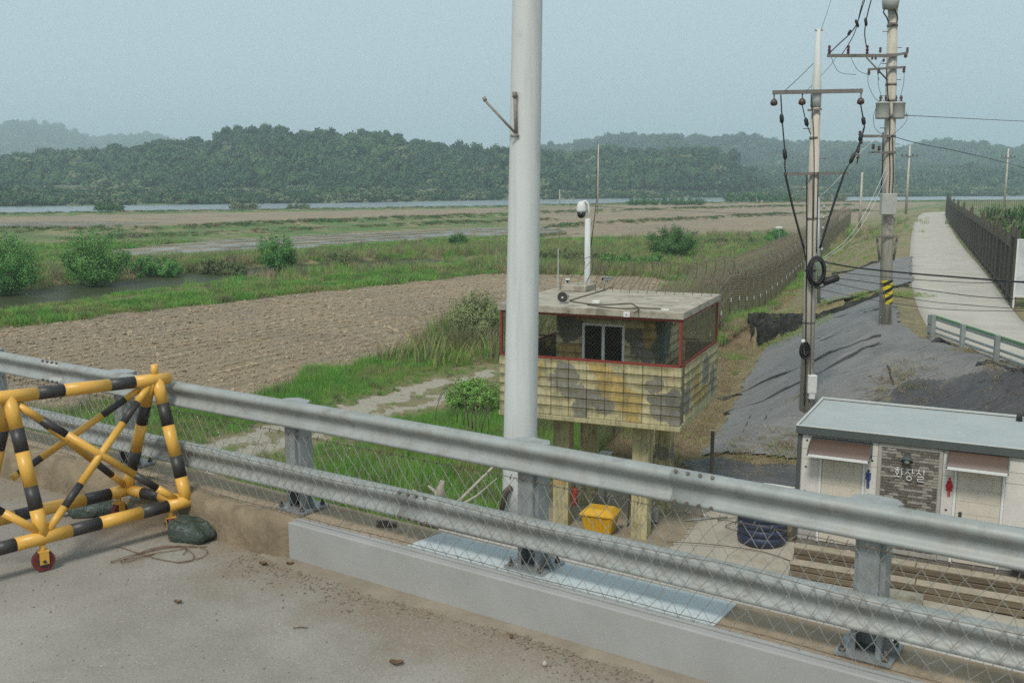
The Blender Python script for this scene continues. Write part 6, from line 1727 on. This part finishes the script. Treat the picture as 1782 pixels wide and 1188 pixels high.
# navy tank
q = P(1336, 958, .06); e = empty('water_tank', (q.x, q.y+.48, .07), TO.a, 'squat navy blue ribbed plastic tank at the corner of the toilet block', 'tank')
m_nv = M('navy_plastic', (.02, .028, .06), (.03, .04, .075), 5, .4, spec=.5)
prf = [(.40, 0), (.45, .04)]
for k_ in range(5): prf += [(.49, .1+.15*k_), (.49, .18+.15*k_), (.465, .2+.15*k_), (.465, .23+.15*k_)]
prf += [(.46, .86), (.38, .92), (.001, .95)]
mb = MB(); mb.lathe(prf, (0, 0, 0), 32); mb.build('shell', m_nv, e); mb = MB(); mb.lathe([(.17, .94), (.17, 1.0), (.001, 1.02)], (0, 0, 0), 20); mb.build('lid', m_rub, e)
q = P(1772, 1034, .06); e = empty('black_drum', (q.x+.35, q.y+.3, .07), 0, 'black plastic drum cut by the right edge behind the timber', 'drum')
mb = MB(); mb.lathe([(.28, 0), (.3, .03), (.3, .3), (.31, .31), (.31, .35), (.3, .36), (.3, .62), (.25, .66), (.001, .67)], (0, 0, 0), 24); mb.build('shell', m_rub, e); mb = MB(); mb.lathe([(.05, .665), (.05, .7)], (.12, 0, 0), 12); mb.build('lid', m_rub, e)
# timber rows
m_tim = NT('old_timber'); _p = m_tim.pos('object'); _g = m_tim.noise(m_tim.vmul(_p, (.6, 14, 14)), 3, 6, .7, .3); _oi = m_tim.node('ShaderNodeObjectInfo').outputs['Random']
_c = m_tim.mix(m_tim.ramp(_g, .3, .7), (.2, .155, .1), (.08, .06, .04)); _c = m_tim.mix(m_tim.math('MULTIPLY', _oi, .4), _c, (.24, .2, .14)); m_tim = m_tim.fin(_c, .9, 0, m_tim.bump(_g, .6, .008), .3)
q1 = TO.l(P(1379, 953, .45)); q2 = TO.l(P(1372, 981, .34))
ords = ['bottom', 'second', 'third', 'topmost']
def beam(x, y, z, L_, d, h, label, grp):
    p = TO.w(x, y, z); me = chamfer_block(L_, d, h, .012, m_tim, 'timber_beam')
    o = link('timber_beam', me, None, (p.x, p.y, p.z), TO.a + random.uniform(-.004, .004)); return tag(o, label, 'timber', grp)
xa = q1.x; L1 = 4.3
for k_ in range(3):
    beam(xa + L1/2 + random.uniform(-.03, .03), q1.y + .14, .10 + .118*k_ + .058, L1, .26, .108, '%s brown beam of the rear timber row against the toilet wall' % ['bottom', 'middle', 'topmost'][k_], 'rear row of stacked timber')
xb = q2.x
for k_ in range(2):
    beam(xb + L1/2 + random.uniform(-.03, .03), q2.y + .13 + .01*k_, .10 + .12*k_ + .06, L1, .24, .11, '%s long beam of the front timber row in the yard' % ['lower', 'upper'][k_], 'front row of stacked timber')
m_plank = M('pale_plank', (.38, .32, .235), (.27, .225, .16), 4, .9, bump=.3, bsc=30, bd=.006)
for k_ in range(2):
    for (xx_, yy_, zz_, nm_) in ((xa, q1.y + .14, .462, 'rear'), (xb, q2.y + .135, .352, 'front')):
        p = TO.w(xx_ + L1*(.25 + .5*k_), yy_, zz_); o = link('plank', chamfer_block(L1/2 - .02, .25, .028, .005, m_plank, 'plank'), None, tuple(p), TO.a + random.uniform(-.004, .004))
        tag(o, 'pale plank lying on top of the %s timber row, %s half' % (nm_, ['left', 'right'][k_]), 'plank', 'planks topping the timber rows')
for k_ in range(3):
    for yy, w_ in ((q1.y+.16, .3), (q2.y+.14, .25)):
        p = TO.w(xa + .4 + 1.7*k_, yy, .08); o = MB().box((0, 0, 0), (.12, w_, .06)).build('bearer', m_tim, None, p, TO.a)
        tag(o, 'short timber bearer under the %s row, %s along it' % ('rear' if w_ > .28 else 'front', ['left end', 'midway', 'right end'][k_]), 'bearer', 'bearers under the timber rows')
q = P(1565, 1050, .06); smallbox('concrete_block', q, TO.a, (.75, .25, .2), m_conc, 'pale grey block lying in front of the timber rows', 'block')
mb = MB(); mb.tube([P(1193, 905, .09), P(1266, 899, .09)], .018, 6); tag(mb.build('steel_pipe', m_grey), 'thin grey pipe lying flat on the yard', 'pipe')
mb = MB(); mb.tube([P(1221, 884, .12), P(1228, 901, .1)], .014, 6); tag(mb.build('stick', m_white), 'short white stick leaning over the pipe in the yard', 'stick')
q = P(1237, 858, .2); mb = MB(); z_ = PY(1237, 750, q.y).z; mb.box((0, 0, z_/2), (.07, .07, z_)); tag(mb.build('steel_stake', m_dk, None, (q.x, q.y, 0)), 'dark upright steel stake between the tower and the toilet block', 'stake')
mb = MB(); mb.tube([P(1330, 843, .35), P(1384, 851, .4)], .05, 8); tag(mb.build('pale_pipe', m_white), 'pale plastic pipe lying left of the toilet block', 'pipe')
for (pts, lb) in (([(1250,905),(1290,900),(1330,912),(1300,925),(1262,915),(1288,905)], 'loose wire curled on the yard beside the navy tank'), ([(1160,942),(1240,947),(1330,960),(1400,985)], 'thin black hose trailing across the pale yard')):
    cable('cable', [P(x, y, .1) for x, y in pts], .008, lb)
# dead wood and vines by the bridge foot
m_dw = M('dead_wood', (.42, .38, .32), (.3, .26, .2), 8, .9)
def branch(pts, r, label, nm='dead_branch', mat=None):
    mb = MB(); q = [Vector(p) for p in pts]; c = q[0].copy(); mb.tube([p - c for p in q], [r*(1 - .6*i/(len(q)-1)) for i in range(len(q))], 7)
    return tag(mb.build(nm, mat or m_dw, None, c), label, nm.replace('_', ' '))
Yb = 14.5
for pts, r, lb in (([(768, 875, 0), (766, 850, 0), (770, 836, 0)], .085, 'thick bleached stump end standing in the grass below the bridge'), ([(765, 868, 0), (757, 855, .2), (745, 845, .3)], .04, 'thin bleached stick leaning left of the stump'),
                  ([(735, 868, 0), (726, 858, .2), (718, 851, .2)], .035, 'short grey stick leftmost of the dead wood'), ([(790, 880, 0), (820, 850, .3), (870, 800, .6), (885, 770, .8)], .03, 'long brown dead branch leaning towards the pale pole'),
                  ([(800, 880, 0), (830, 862, .3), (865, 832, .6)], .025, 'lower brown dead branch beside the pale pole')):
    branch([PY(x, y, Yb + dz) for x, y, dz in pts], r, lb)
for i in range(7):
    r_ = random.Random(i*7+3); x0 = 795 + 9*i; pts = []; wd_ = r_.uniform(25, 80)*(1 if i % 2 else -1); ht_ = r_.uniform(30, 85); ph_ = r_.uniform(2.2, 3.2)
    for j in range(11):
        a = j/10; pts.append(PY(x0 + wd_*(1-math.cos(a*ph_))*.5 + 3*math.sin(a*9+i), 735 + 4*i - ht_*math.sin(a*ph_)**.8 if math.sin(a*ph_) > 0 else 735 + 4*i, 22.6 + i*.15 + a*.8))
    branch(pts, .014, ['arching bare vine nearest the pale pole', 'second arching bare vine beside the tower', 'bare bramble hoop low by the tower', 'tall bare bramble hoop above the track', 'thin bare bramble hoop in the green grass', 'leaning bare bramble stem left of the tower', 'last bare bramble stem touching the tower wall'][i], 'bramble_vine', m_bark)
# ------------------------------------------------------------------ utility poles
m_cp = M('spun_concrete_pole', (.55, .5, .42), (.48, .435, .365), 2, .85, bump=.2, bsc=40, bd=.005, dirt=(.2, .17, .13), dsc=3, dlo=.6, dhi=.85, streak=(.17, .13, .1))
m_arm = M('galvanised_arm', (.22, .2, .18), (.17, .15, .13), 6, .6, .3)
m_ins = M('brown_insulator', (.06, .035, .03), (.09, .05, .04), 10, .35)
m_blkc = M('black_cable', (.02, .02, .02), rough=.5)
m_can = M('transformer_grey', (.42, .42, .39), (.36, .36, .33), 6, .5, dirt=(.25, .2, .15), dsc=6, dlo=.6, dhi=.8)
def pole_frame(px, py, Y):
    q = PY(px, py, Y); return Vector((q.x, Y, terr_z(q.x, Y) - .2))
def L2(o, px, py, dy=0.0): q = PY(px, py, o.y + dy); return q - o
b1 = G(1403, 714, -.2); print('pole', tuple(b1))
P1 = empty('utility_pole', b1, 0, 'slender concrete utility pole rising behind the corner of the toilet block', 'utility pole', 'utility poles by the levee')
z1 = L2(b1, 1421, 152).z; x1 = L2(b1, 1421, 152).x
mb = MB(); mb.tube([(0, 0, 0), (x1*.5, 0, z1*.5), (x1, 0, z1)], [.185, .15, .115], 16); mb.build('shaft', m_cp, P1)
t1 = L2(b1, 1425, 52)
mb = MB(); mb.tube([(x1, 0, z1-.5), (x1, 0, z1-.15), (x1*1.02, 0, z1+.1), t1], [.135, .14, .115, .06], 14); mb.tube([t1 - Vector((.1, 0, 0)), t1 + Vector((.1, 0, 0))], .035, 6); mb.build('steel_top', m_pole, P1)
def arm(o, par, xa, ya, xb, yb, r=.05, dy=-.16, nm='crossarm'):
    a, b = L2(o, xa, ya, dy), L2(o, xb, yb, dy); mb = MB(); d = b - a
    R = d.to_track_quat('X', 'Z').to_matrix(); mb.box((a+b)/2, (d.length, r*1.6, r*1.8), R); return mb.build(nm, m_arm, par)
arm(b1, P1, 1345, 161, 1501, 158, .055); arm(b1, P1, 1369, 303, 1475, 301, .04); arm(b1, P1, 1406, 192, 1430, 190, .03)
def disc(o, par, px, py, r=.09, dy=-.16):
    c = L2(o, px, py, dy); mb = MB(); mb.tube([c + Vector((0, 0, .22)), c], .02, 6); mb.build('shackle', m_arm, par); mb = MB(); mb.lathe([(.04, -.09), (r, -.06), (r*1.05, 0), (r*.8, .05), (.04, .08)], c, 14); mb.build('insulator', m_ins, par)
for px, py in ((1347, 178), (1396, 177), (1498, 176)): disc(b1, P1, px, py)
def pcable(o, par, pts, r, mat=None, nm='cable', dy=-.2):
    mb = MB(); q = [L2(o, p[0], p[1], dy + (p[2] if len(p) > 2 else 0)) for p in pts]; sm = []
    for i in range(len(q)-1):
        a = q[max(i-1, 0)]; b = q[i]; c = q[i+1]; d = q[min(i+2, len(q)-1)]
        for j in range(5):
            t = j/5; sm.append(.5*((2*b)+(-a+c)*t+(2*a-5*b+4*c-d)*t*t+(-a+3*b-3*c+d)*t**3))
    sm.append(q[-1]); mb.tube(sm, r, 5); return mb.build(nm, mat or m_blkc, par)
pcable(b1, P1, [(1359, 165), (1361, 205), (1366, 265), (1367, 300), (1380, 360), (1398, 430), (1404, 460)], .018)
pcable(b1, P1, [(1366, 300), (1380, 362), (1399, 432)], .03)
pcable(b1, P1, [(1396, 182), (1403, 212), (1411, 234)], .014)
pcable(b1, P1, [(1498, 182), (1503, 212), (1503, 228), (1486, 272), (1469, 302), (1450, 355), (1426, 432)], .018)
pcable(b1, P1, [(1469, 302), (1451, 355), (1427, 432)], .03)
for a, b, c, d in ((1360, 198, 1361, 215), (1365, 258, 1367, 278), (1402, 205, 1405, 220), (1502, 203, 1504, 218), (1488, 266, 1479, 285), (1500, 232, 1496, 246)):
    mb = MB(); A_, B_ = L2(b1, a, b, -.2), L2(b1, c, d, -.2); mb.tube([A_, A_.lerp(B_, .2), A_.lerp(B_, .8), B_], [.02, .055, .055, .02], 8); mb.build('cable_joint', m_blkc, P1)
pcable(b1, P1, [(1404, 300), (1404, 400), (1403, 520), (1402, 640), (1400, 705)], .018, None, 'cable', -.17)
pcable(b1, P1, [(1424, 300), (1423, 350), (1421, 440)], .014); pcable(b1, P1, [(1415, 310), (1414, 450), (1411, 600), (1408, 700)], .02, M('brown_conduit', (.14, .12, .1)), 'conduit', -.17)
pcable(b1, P1, [(1412, 165), (1416, 230), (1417, 300), (1416, 380)], .012)
# cable coil and closure
def ring(o, par, px, py, rx, rz, r, turns=7, dy=-.35, nm='cable_coil', mat=None):
    mb = MB(); c = L2(o, px, py, dy); rr = random.Random(px)
    for k_ in range(turns):
        ex = rr.uniform(-.05, .05); pts = [c + Vector(((rx+ex*.6)*math.cos(a), rr.uniform(-.04, .04)*.3 + (k_-turns/2)*.02, (rz+ex)*math.sin(a))) for a in np.linspace(0, 2*math.pi, 25)[:-1]]
        mb.tube(pts, r, 6, False, 0, True)
    return mb.build(nm, mat or m_blkc, par)
ring(b1, P1, 1421, 472, .21, .35, .028, 9); ring(b1, P1, 1401, 609, .1, .19, .02, 6, -.25)
A_, B_ = L2(b1, 1432, 492, -.4), L2(b1, 1460, 482, -.4); mb = MB(); mb.tube([A_, A_.lerp(B_, .1), A_.lerp(B_, .9), B_], [.05, .1, .1, .06], 12); mb.build('splice_closure', m_blkc, P1)
pcable(b1, P1, [(1413, 492), (1420, 500), (1434, 498), (1437, 490)], .02, dy=-.4)
c = L2(b1, 1413, 668, -.2); mb = MB(); mb.box(c, (.24, .16, .5)); mb.build('meter_cabinet', m_white, P1, bevel=.02); mb = MB(); mb.box(c + Vector((.0, -.02, -.33)), (.16, .12, .14)); mb.build('junction_box', m_white, P1, bevel=.01)
c = L2(b1, 1398, 594, -.22); mb = MB(); mb.lathe([(.05, -.05), (.06, .0), (.045, .05), (.001, .06)], c, 12); mb.build('photocell', m_white, P1)
for py in (560, 470, 380, 240): 
    c = L2(b1, 1403 + (716-py)*.03, py, 0); mb = MB(); mb.tube([c - Vector((0, 0, .03)), c + Vector((0, 0, .03))], .19 - .07*(716-py)/560, 16); mb.build('pole_band', m_arm, P1)
for i in range(9):
    py = 640 - i*52; c = L2(b1, 1403 + (716-py)*.0325, py, 0); sg = 1 if i % 2 else -1; mb = MB(); mb.tube([c, c + Vector((sg*.32, 0, 0))], .011, 5); mb.build('step_bolt', m_arm, P1)
mb = MB(); a = L2(b1, 1425, 355, .6); b = L2(b1, 1425, 528, .6); mb.tube([(b.x, 0, b.z), (a.x, 0, a.z)], [.05, .04], 8)
q = PY(1425, 528, 33.0); q2 = PY(1425, 345, 33.0)
mb = MB(); mb.tube([(0, 0, 0), (q2.x-q.x, 0, q2.z-q.z)], [.06, .045], 10)
for k_ in range(5): z = (q2.z-q.z)*(.5+.1*k_); mb.tube([(0, -.05, z), (0, -.05, z+.12)], .045, 8)
tag(mb.build('steel_mast', m_galv2, None, q), 'thin galvanised mast with white clamps just right of the slender pole', 'mast')

b2 = pole_frame(1541, 566, 31.0)
P2 = empty('utility_pole', b2, 0, 'thicker concrete utility pole with transformers and hazard band beside the levee path', 'utility pole', 'utility poles by the levee')
tt = L2(b2, 1556, -60)
mb = MB(); mb.tube([(0, 0, 0), tt*.5, tt], [.20, .17, .135], 18); mb.build('shaft', m_cp, P2)
def onp(py): return 1541 + (566-py)*.0235
# hazard band
t = NT('hazard_stripes'); _p = t.pos('object'); sx = t.node('ShaderNodeSeparateXYZ'); t.l.new(_p, sx.inputs[0])
_v = t.math('FRACT', t.math('MULTIPLY', t.math('ADD', sx.outputs[2], t.math('MULTIPLY', sx.outputs[0], -.55)), 4.0))
_f = t.math('GREATER_THAN', _v, .5); m_haz = t.fin(t.mix(_f, (.6, .48, .02), (.02, .02, .02)), .5)
a, b = L2(b2, onp(528), 528), L2(b2, onp(487), 487); mb = MB(); mb.tube([Vector((0, 0, 0)), b - a], .197, 24, False); o = mb.build('hazard_band', m_haz, P2); o.location = a
# base wrap in black cloth
mb = MB(); mb.tube([(0, 0, .0), (0, 0, .32)], [.36, .21], 12); mb.build('cloth_collar', m_cl, P2)
arm(b2, P2, 1440, 97, 1552, 97, .05, -.2); arm(b2, P2, 1552, 97, 1580, 92, .04, -.2); arm(b2, P2, 1511, 121, 1576, 117, .035, -.2); arm(b2, P2, 1503, 237, 1550, 237, .045, -.2); arm(b2, P2, 1512, 265, 1556, 265, .03, -.2)
arm(b2, P2, 1545, 201, 1580, 201, .03, -.2); arm(b2, P2, 1545, 41, 1562, 41, .03, -.2)
a, b = L2(b2, 1508, 100, -.22), L2(b2, 1545, 140, -.2); mb = MB(); mb.tube([a, b], .025, 5); mb.build('arm_brace', m_arm, P2)
def pin(px, py, h=14, r=.045, mat=None):
    a = L2(b2, px, py, -.2); hh = h/F*b2.y; mb = MB(); mb.lathe([(.02, 0), (r, .04), (r*.6, hh*.3), (r, hh*.45), (r*.6, hh*.65), (r, hh*.85), (.02, hh)], a, 10); mb.build('insulator', mat or m_ins, P2)
m_red_i = M('dark_red_insulator', (.12, .03, .04))
for px in (1443, 1476, 1509): pin(px, 95, 15, .05, m_red_i)
pin(1532, 92, 9); pin(1579, 92, 9); pin(1512, 131, 9, .05); pin(1529, 128, 9, .05); pin(1573, 127, 11, .05); pin(1576, 101, 7, .06)
for px in (1524, 1538, 1518): pin(px, 104 + (px % 3)*2, 5, .04)
for px, py in ((1536, 192), (1563, 192)):
    c = L2(b2, px, py, -.25 if px < 1550 else -.1); mb = MB(); mb.lathe([(.001, -.26), (.19, -.25), (.2, -.2), (.2, .19), (.215, .2), (.215, .23), (.05, .27), (.001, .28)], c, 18); mb.build('transformer', m_can, P2)
    for k_ in (-1, 1):
        mb = MB(); mb.lathe([(.035, .24), (.045, .28), (.025, .32), (.045, .36), (.02, .44)], c + Vector((k_*.08, 0, 0)), 8); mb.build('bushing', m_ins, P2)
mb = MB(); a = L2(b2, 1550, 8, -.15); mb.lathe([(.001, -.16), (.22, -.12), (.25, .1), (.22, .3), (.1, .4)], a, 14); mb.build('switch_tank', m_can, P2)
pcable(b2, P2, [(1540, 14), (1538, 22), (1543, 30), (1547, 41)], .02); pcable(b2, P2, [(1556, 14), (1562, 30), (1560, 41)], .02)
c = L2(b2, 1546, 355, -.28); mb = MB(); mb.box(c, (.46, .2, .64)); mb.build('switch_cabinet', m_can, P2, bevel=.02)
ring(b2, P2, 1551, 384, .085, .1, .022, 1, -.3, 'cable_ring', m_arm)
for s_ in (-1, 1):
    mb = MB(); a = L2(b2, 1544 + s_*18, 412, -.1); b = L2(b2, 1543 + s_*12, 453, -.1); mb.tube([a, b], .035, 6); mb.build('guard_strut', m_arm, P2)
arm(b2, P2, 1525, 412, 1562, 411, .035, -.22, 'guard_bar')
for py in (412, 345, 265, 237, 201, 175, 147, 118, 96, 45):
    c = L2(b2, onp(py), py, 0); mb = MB(); mb.tube([c - Vector((0, 0, .035)), c + Vector((0, 0, .035))], .205 - .05*(566-py)/560, 16); mb.build('pole_band', m_arm, P2)
for i in range(11):
    py = 335 - i*28; c = L2(b2, onp(py), py, 0); sg = 1 if i % 2 else -1; mb = MB(); mb.tube([c, c + Vector((sg*.3, 0, 0))], .011, 5); mb.build('step_bolt', m_arm, P2)
pcable(b2, P2, [(1543, 120), (1545, 160), (1549, 200), (1548, 250), (1549, 300), (1547, 340)], .016); pcable(b2, P2, [(1537, 230), (1536, 290), (1533, 335)], .02); pcable(b2, P2, [(1553, 235), (1555, 300), (1553, 338)], .016)
for pts in ([(1512, 118), (1511, 145), (1522, 170), (1536, 180)], [(1529, 118), (1529, 150), (1538, 176)], [(1574, 118), (1572, 150), (1563, 178)], [(1543, 95), (1528, 120), (1530, 140)], [(1524, 190), (1520, 205), (1524, 225), (1540, 236)], [(1577, 195), (1578, 210), (1565, 225), (1552, 236)], [(1480, 98), (1493, 122), (1512, 130)], [(1446, 98), (1460, 125), (1490, 130)]):
    pcable(b2, P2, pts, .007)
# cluster of open clamps between the poles
CL = empty('wire_cluster', L2(b2, 1500, 250) + b2, 0, 'tangle of clamps and insulators strung between the two utility poles', 'insulators')
oo = CL.location.copy()
for i, (px, py) in enumerate(((1497, 232), (1499, 246), (1494, 262), (1493, 272), (1520, 255), (1530, 258))):
    c = PY(px, py, 30.6) - oo; mb = MB(); mb.lathe([(.02, -.08), (.06, -.04), (.03, 0), (.06, .04), (.02, .08)], c, 8); mb.build('clamp', m_ins, CL)
mb = MB(); mb.tube([PY(1503, 222, 30.6) - oo, PY(1500, 240, 30.6) - oo, PY(1494, 262, 30.6) - oo, PY(1492, 285, 30.6) - oo], .018, 5); mb.build('jumper', m_blkc, CL)

# wires
WIRES = [
 ('black power cable rising from the left tip of the upper crossarm to the frame top', .017, [(1441, 95, 30.8), (1462, 75, 30.6), (1480, 58, 30.4), (1492, 40, 30), (1500, 15, 29.5), (1512, -20, 29)]),
 ('second black power cable rising beside the first to the frame top', .014, [(1465, 95, 30.8), (1480, 72, 30.6), (1490, 50, 30.2), (1497, 20, 29.8), (1508, -20, 29)]),
 ('third black power cable rising from the red insulator near the thick pole', .016, [(1508, 82, 30.8), (1505, 60, 30.6), (1507, 38, 30.4), (1513, 12, 30), (1522, -20, 29.6)]),
 ('thin wire from the thick pole to the right edge at hill height', .012, [(1550, 236, 31), (1600, 250, 34), (1680, 266, 38), (1782, 292, 44), (1900, 330, 50)]),
 ('thin wire leaving the transformer bracket level to the right edge', .010, [(1580, 201, 31), (1660, 205, 34), (1782, 211, 40), (1900, 214, 46)]),
 ('thick black bundle crossing over the path from the cable coil', .022, [(1426, 452, 28.6), (1450, 459, 28.2), (1500, 467, 27.4), (1590, 476, 26), (1690, 484, 24.5), (1782, 491, 23), (1900, 497, 21)]),
 ('thin wire just under the thick black bundle over the path', .008, [(1424, 470, 28.6), (1500, 478, 27.4), (1600, 487, 26), (1700, 492, 24.5), (1760, 490, 23), (1900, 486, 21)]),
 ('slack wire crossing the path below the black bundle', .010, [(1412, 480, 28.6), (1480, 487, 27.4), (1600, 503, 26), (1700, 516, 24.5), (1782, 520, 23), (1900, 522, 21)]),
 ('lower slack wire crossing the path above the guardrail', .008, [(1412, 484, 28.6), (1500, 503, 27.4), (1600, 522, 26), (1700, 532, 24.5), (1782, 537, 23), (1900, 540, 21)]),
 ('lowest faint wire crossing the path to the right edge', .007, [(1412, 500, 28.6), (1520, 522, 27.4), (1640, 538, 26), (1782, 541, 24), (1900, 541, 22)]),
 ('pale stay wire climbing from the coil towards the thick pole', .006, [(1428, 452, 28.7), (1470, 420, 29.2), (1500, 380, 29.8), (1530, 320, 30.4), (1542, 290, 30.8)]),
 ('second pale stay wire just right of the first', .005, [(1432, 454, 28.7), (1480, 418, 29.2), (1512, 372, 29.8), (1536, 322, 30.4), (1545, 300, 30.8)]),
 ('faint wire slanting from the upper crossarm to the pole neck', .008, [(1366, 158, 28.7), (1392, 134, 28.8), (1416, 110, 28.9)]),
 ('faint wire slanting between the slender pole and the long crossarm', .008, [(1404, 158, 28.7), (1440, 120, 29.6), (1456, 99, 30.6)]),
 ('pale guy wire running down from the thick pole to the slender one', .005, [(1534, 235, 30.8), (1500, 262, 30), (1460, 310, 29.4), (1424, 345, 29)]),
 ('thin wire strung far across the fields right of the dome camera', .03, [(1024, 358, 120), (1120, 364, 150), (1240, 369, 180), (1380, 376, 200)]),
 ('faint wire rising left out of the slender pole top', .006, [(1429, 52, 28.9), (1440, 20, 29), (1452, -20, 29)]),
]
for lb, r, pts in WIRES:
    cable('power_line', [PY(x, y, b1.y - .25 if 28.45 <= Y <= 29.05 and x < 1450 else Y) for x, y, Y in pts], r, lb, m_white if 'pale' in lb else m_blkc, 'wire', None, 4)
# sleeves on the rising cables
for i, (a, b, c, d) in enumerate(((1489, 34, 1494, 48), (1476, 62, 1481, 52), (1506, 31, 1508, 46))):
    A_, B_ = PY(a, d if False else b, 30.2), PY(c, d, 30.2); c0 = A_.copy(); mb = MB(); mb.tube([A_-c0, (B_-c0)*.2, (B_-c0)*.8, B_-c0], [.015, .045, .045, .015], 8)
    tag(mb.build('cable_sleeve', m_blkc, None, c0), ['black sleeve on the leftmost rising cable near the frame top', 'black sleeve lower down on the first rising cable', 'black sleeve on the cable nearest the thick pole'][i], 'cable sleeve')
# far poles
def far_pole(px, ytop, ybot, Y, label, arms=True):
    q = PY(px, ybot, Y); z0 = q.z - 1.5; h = PY(px, ytop, Y).z - z0
    e = empty('far_pole', (q.x, q.y, z0), 0, label, 'utility pole', 'utility poles far across the plain')
    mb = MB(); mb.tube([(0, 0, 0), (0, 0, h)], [.0015*Y*.55 if Y > 150 else .17, .1], 8); mb.build('shaft', m_cp, e)
    if arms:
        mb = MB(); z = h*.84; mb.box((0, -.1, z), (1.9, .12, .12)); mb.build('crossarm', m_arm, e)
        for k_ in (-.9, -.35, .35, .9): mb = MB(); mb.lathe([(.05, 0), (.09, .1), (.05, .25)], (k_, -.1, z+.06), 6); mb.build('insulator', m_ins, e)
far_pole(1040, 251, 358, 190, 'thin distant pole above the dome camera', False)
far_pole(1578, 253, 350, 118, 'distant utility pole just right of the thick pole')
far_pole(1749, 258, 342, 140, 'distant utility pole near the right edge')
far_pole(1497, 300, 372, 110, 'distant bare pole left of the thick pole base', False)
far_pole(974, 330, 352, 320, 'tiny stake in the river bank right of the pale column', False)
# bird-white floodlight on post behind the fence bush
q = PY(1357, 398, 95); e = empty('floodlight', (q.x, q.y, terr_z(q.x, q.y)), 0, 'small white floodlight head above the yellow green bush', 'floodlight')
h = q.z - terr_z(q.x, q.y); mb = MB(); mb.tube([(0, 0, 0), (0, 0, h)], .05, 6); mb.build('post', m_arm, e); mb = MB(); mb.box((-.1, 0, h+.1), (.6, .4, .22)); mb.build('head', m_white, e, bevel=.04)

# pale fallen reed across the near field edge
cable('reed_stalk', [P(618, 583, .25), P(650, 592, .15), P(700, 610, .1)], .02, 'long pale stalk lying across the edge of the ploughed field', m_dw, 'stalk')

# ------------------------------------------------------------------ haze
t = bpy.data.materials.new('haze'); t.use_nodes = True
nn, ll_ = t.node_tree.nodes, t.node_tree.links
nn.remove(nn['Principled BSDF'])
pv = nn.new('ShaderNodeVolumePrincipled'); pv.inputs['Color'].default_value = (.78, .92, 1.0, 1); pv.inputs['Density'].default_value = HAZE_D
pv.inputs['Anisotropy'].default_value = 0.2
ll_.new(pv.outputs[0], nn['Material Output'].inputs['Volume'])
mb = MB(); mb.b2(-3100, 3100, -400, 3600, -7, 185)
tag(mb.build('haze', t), kind='stuff')
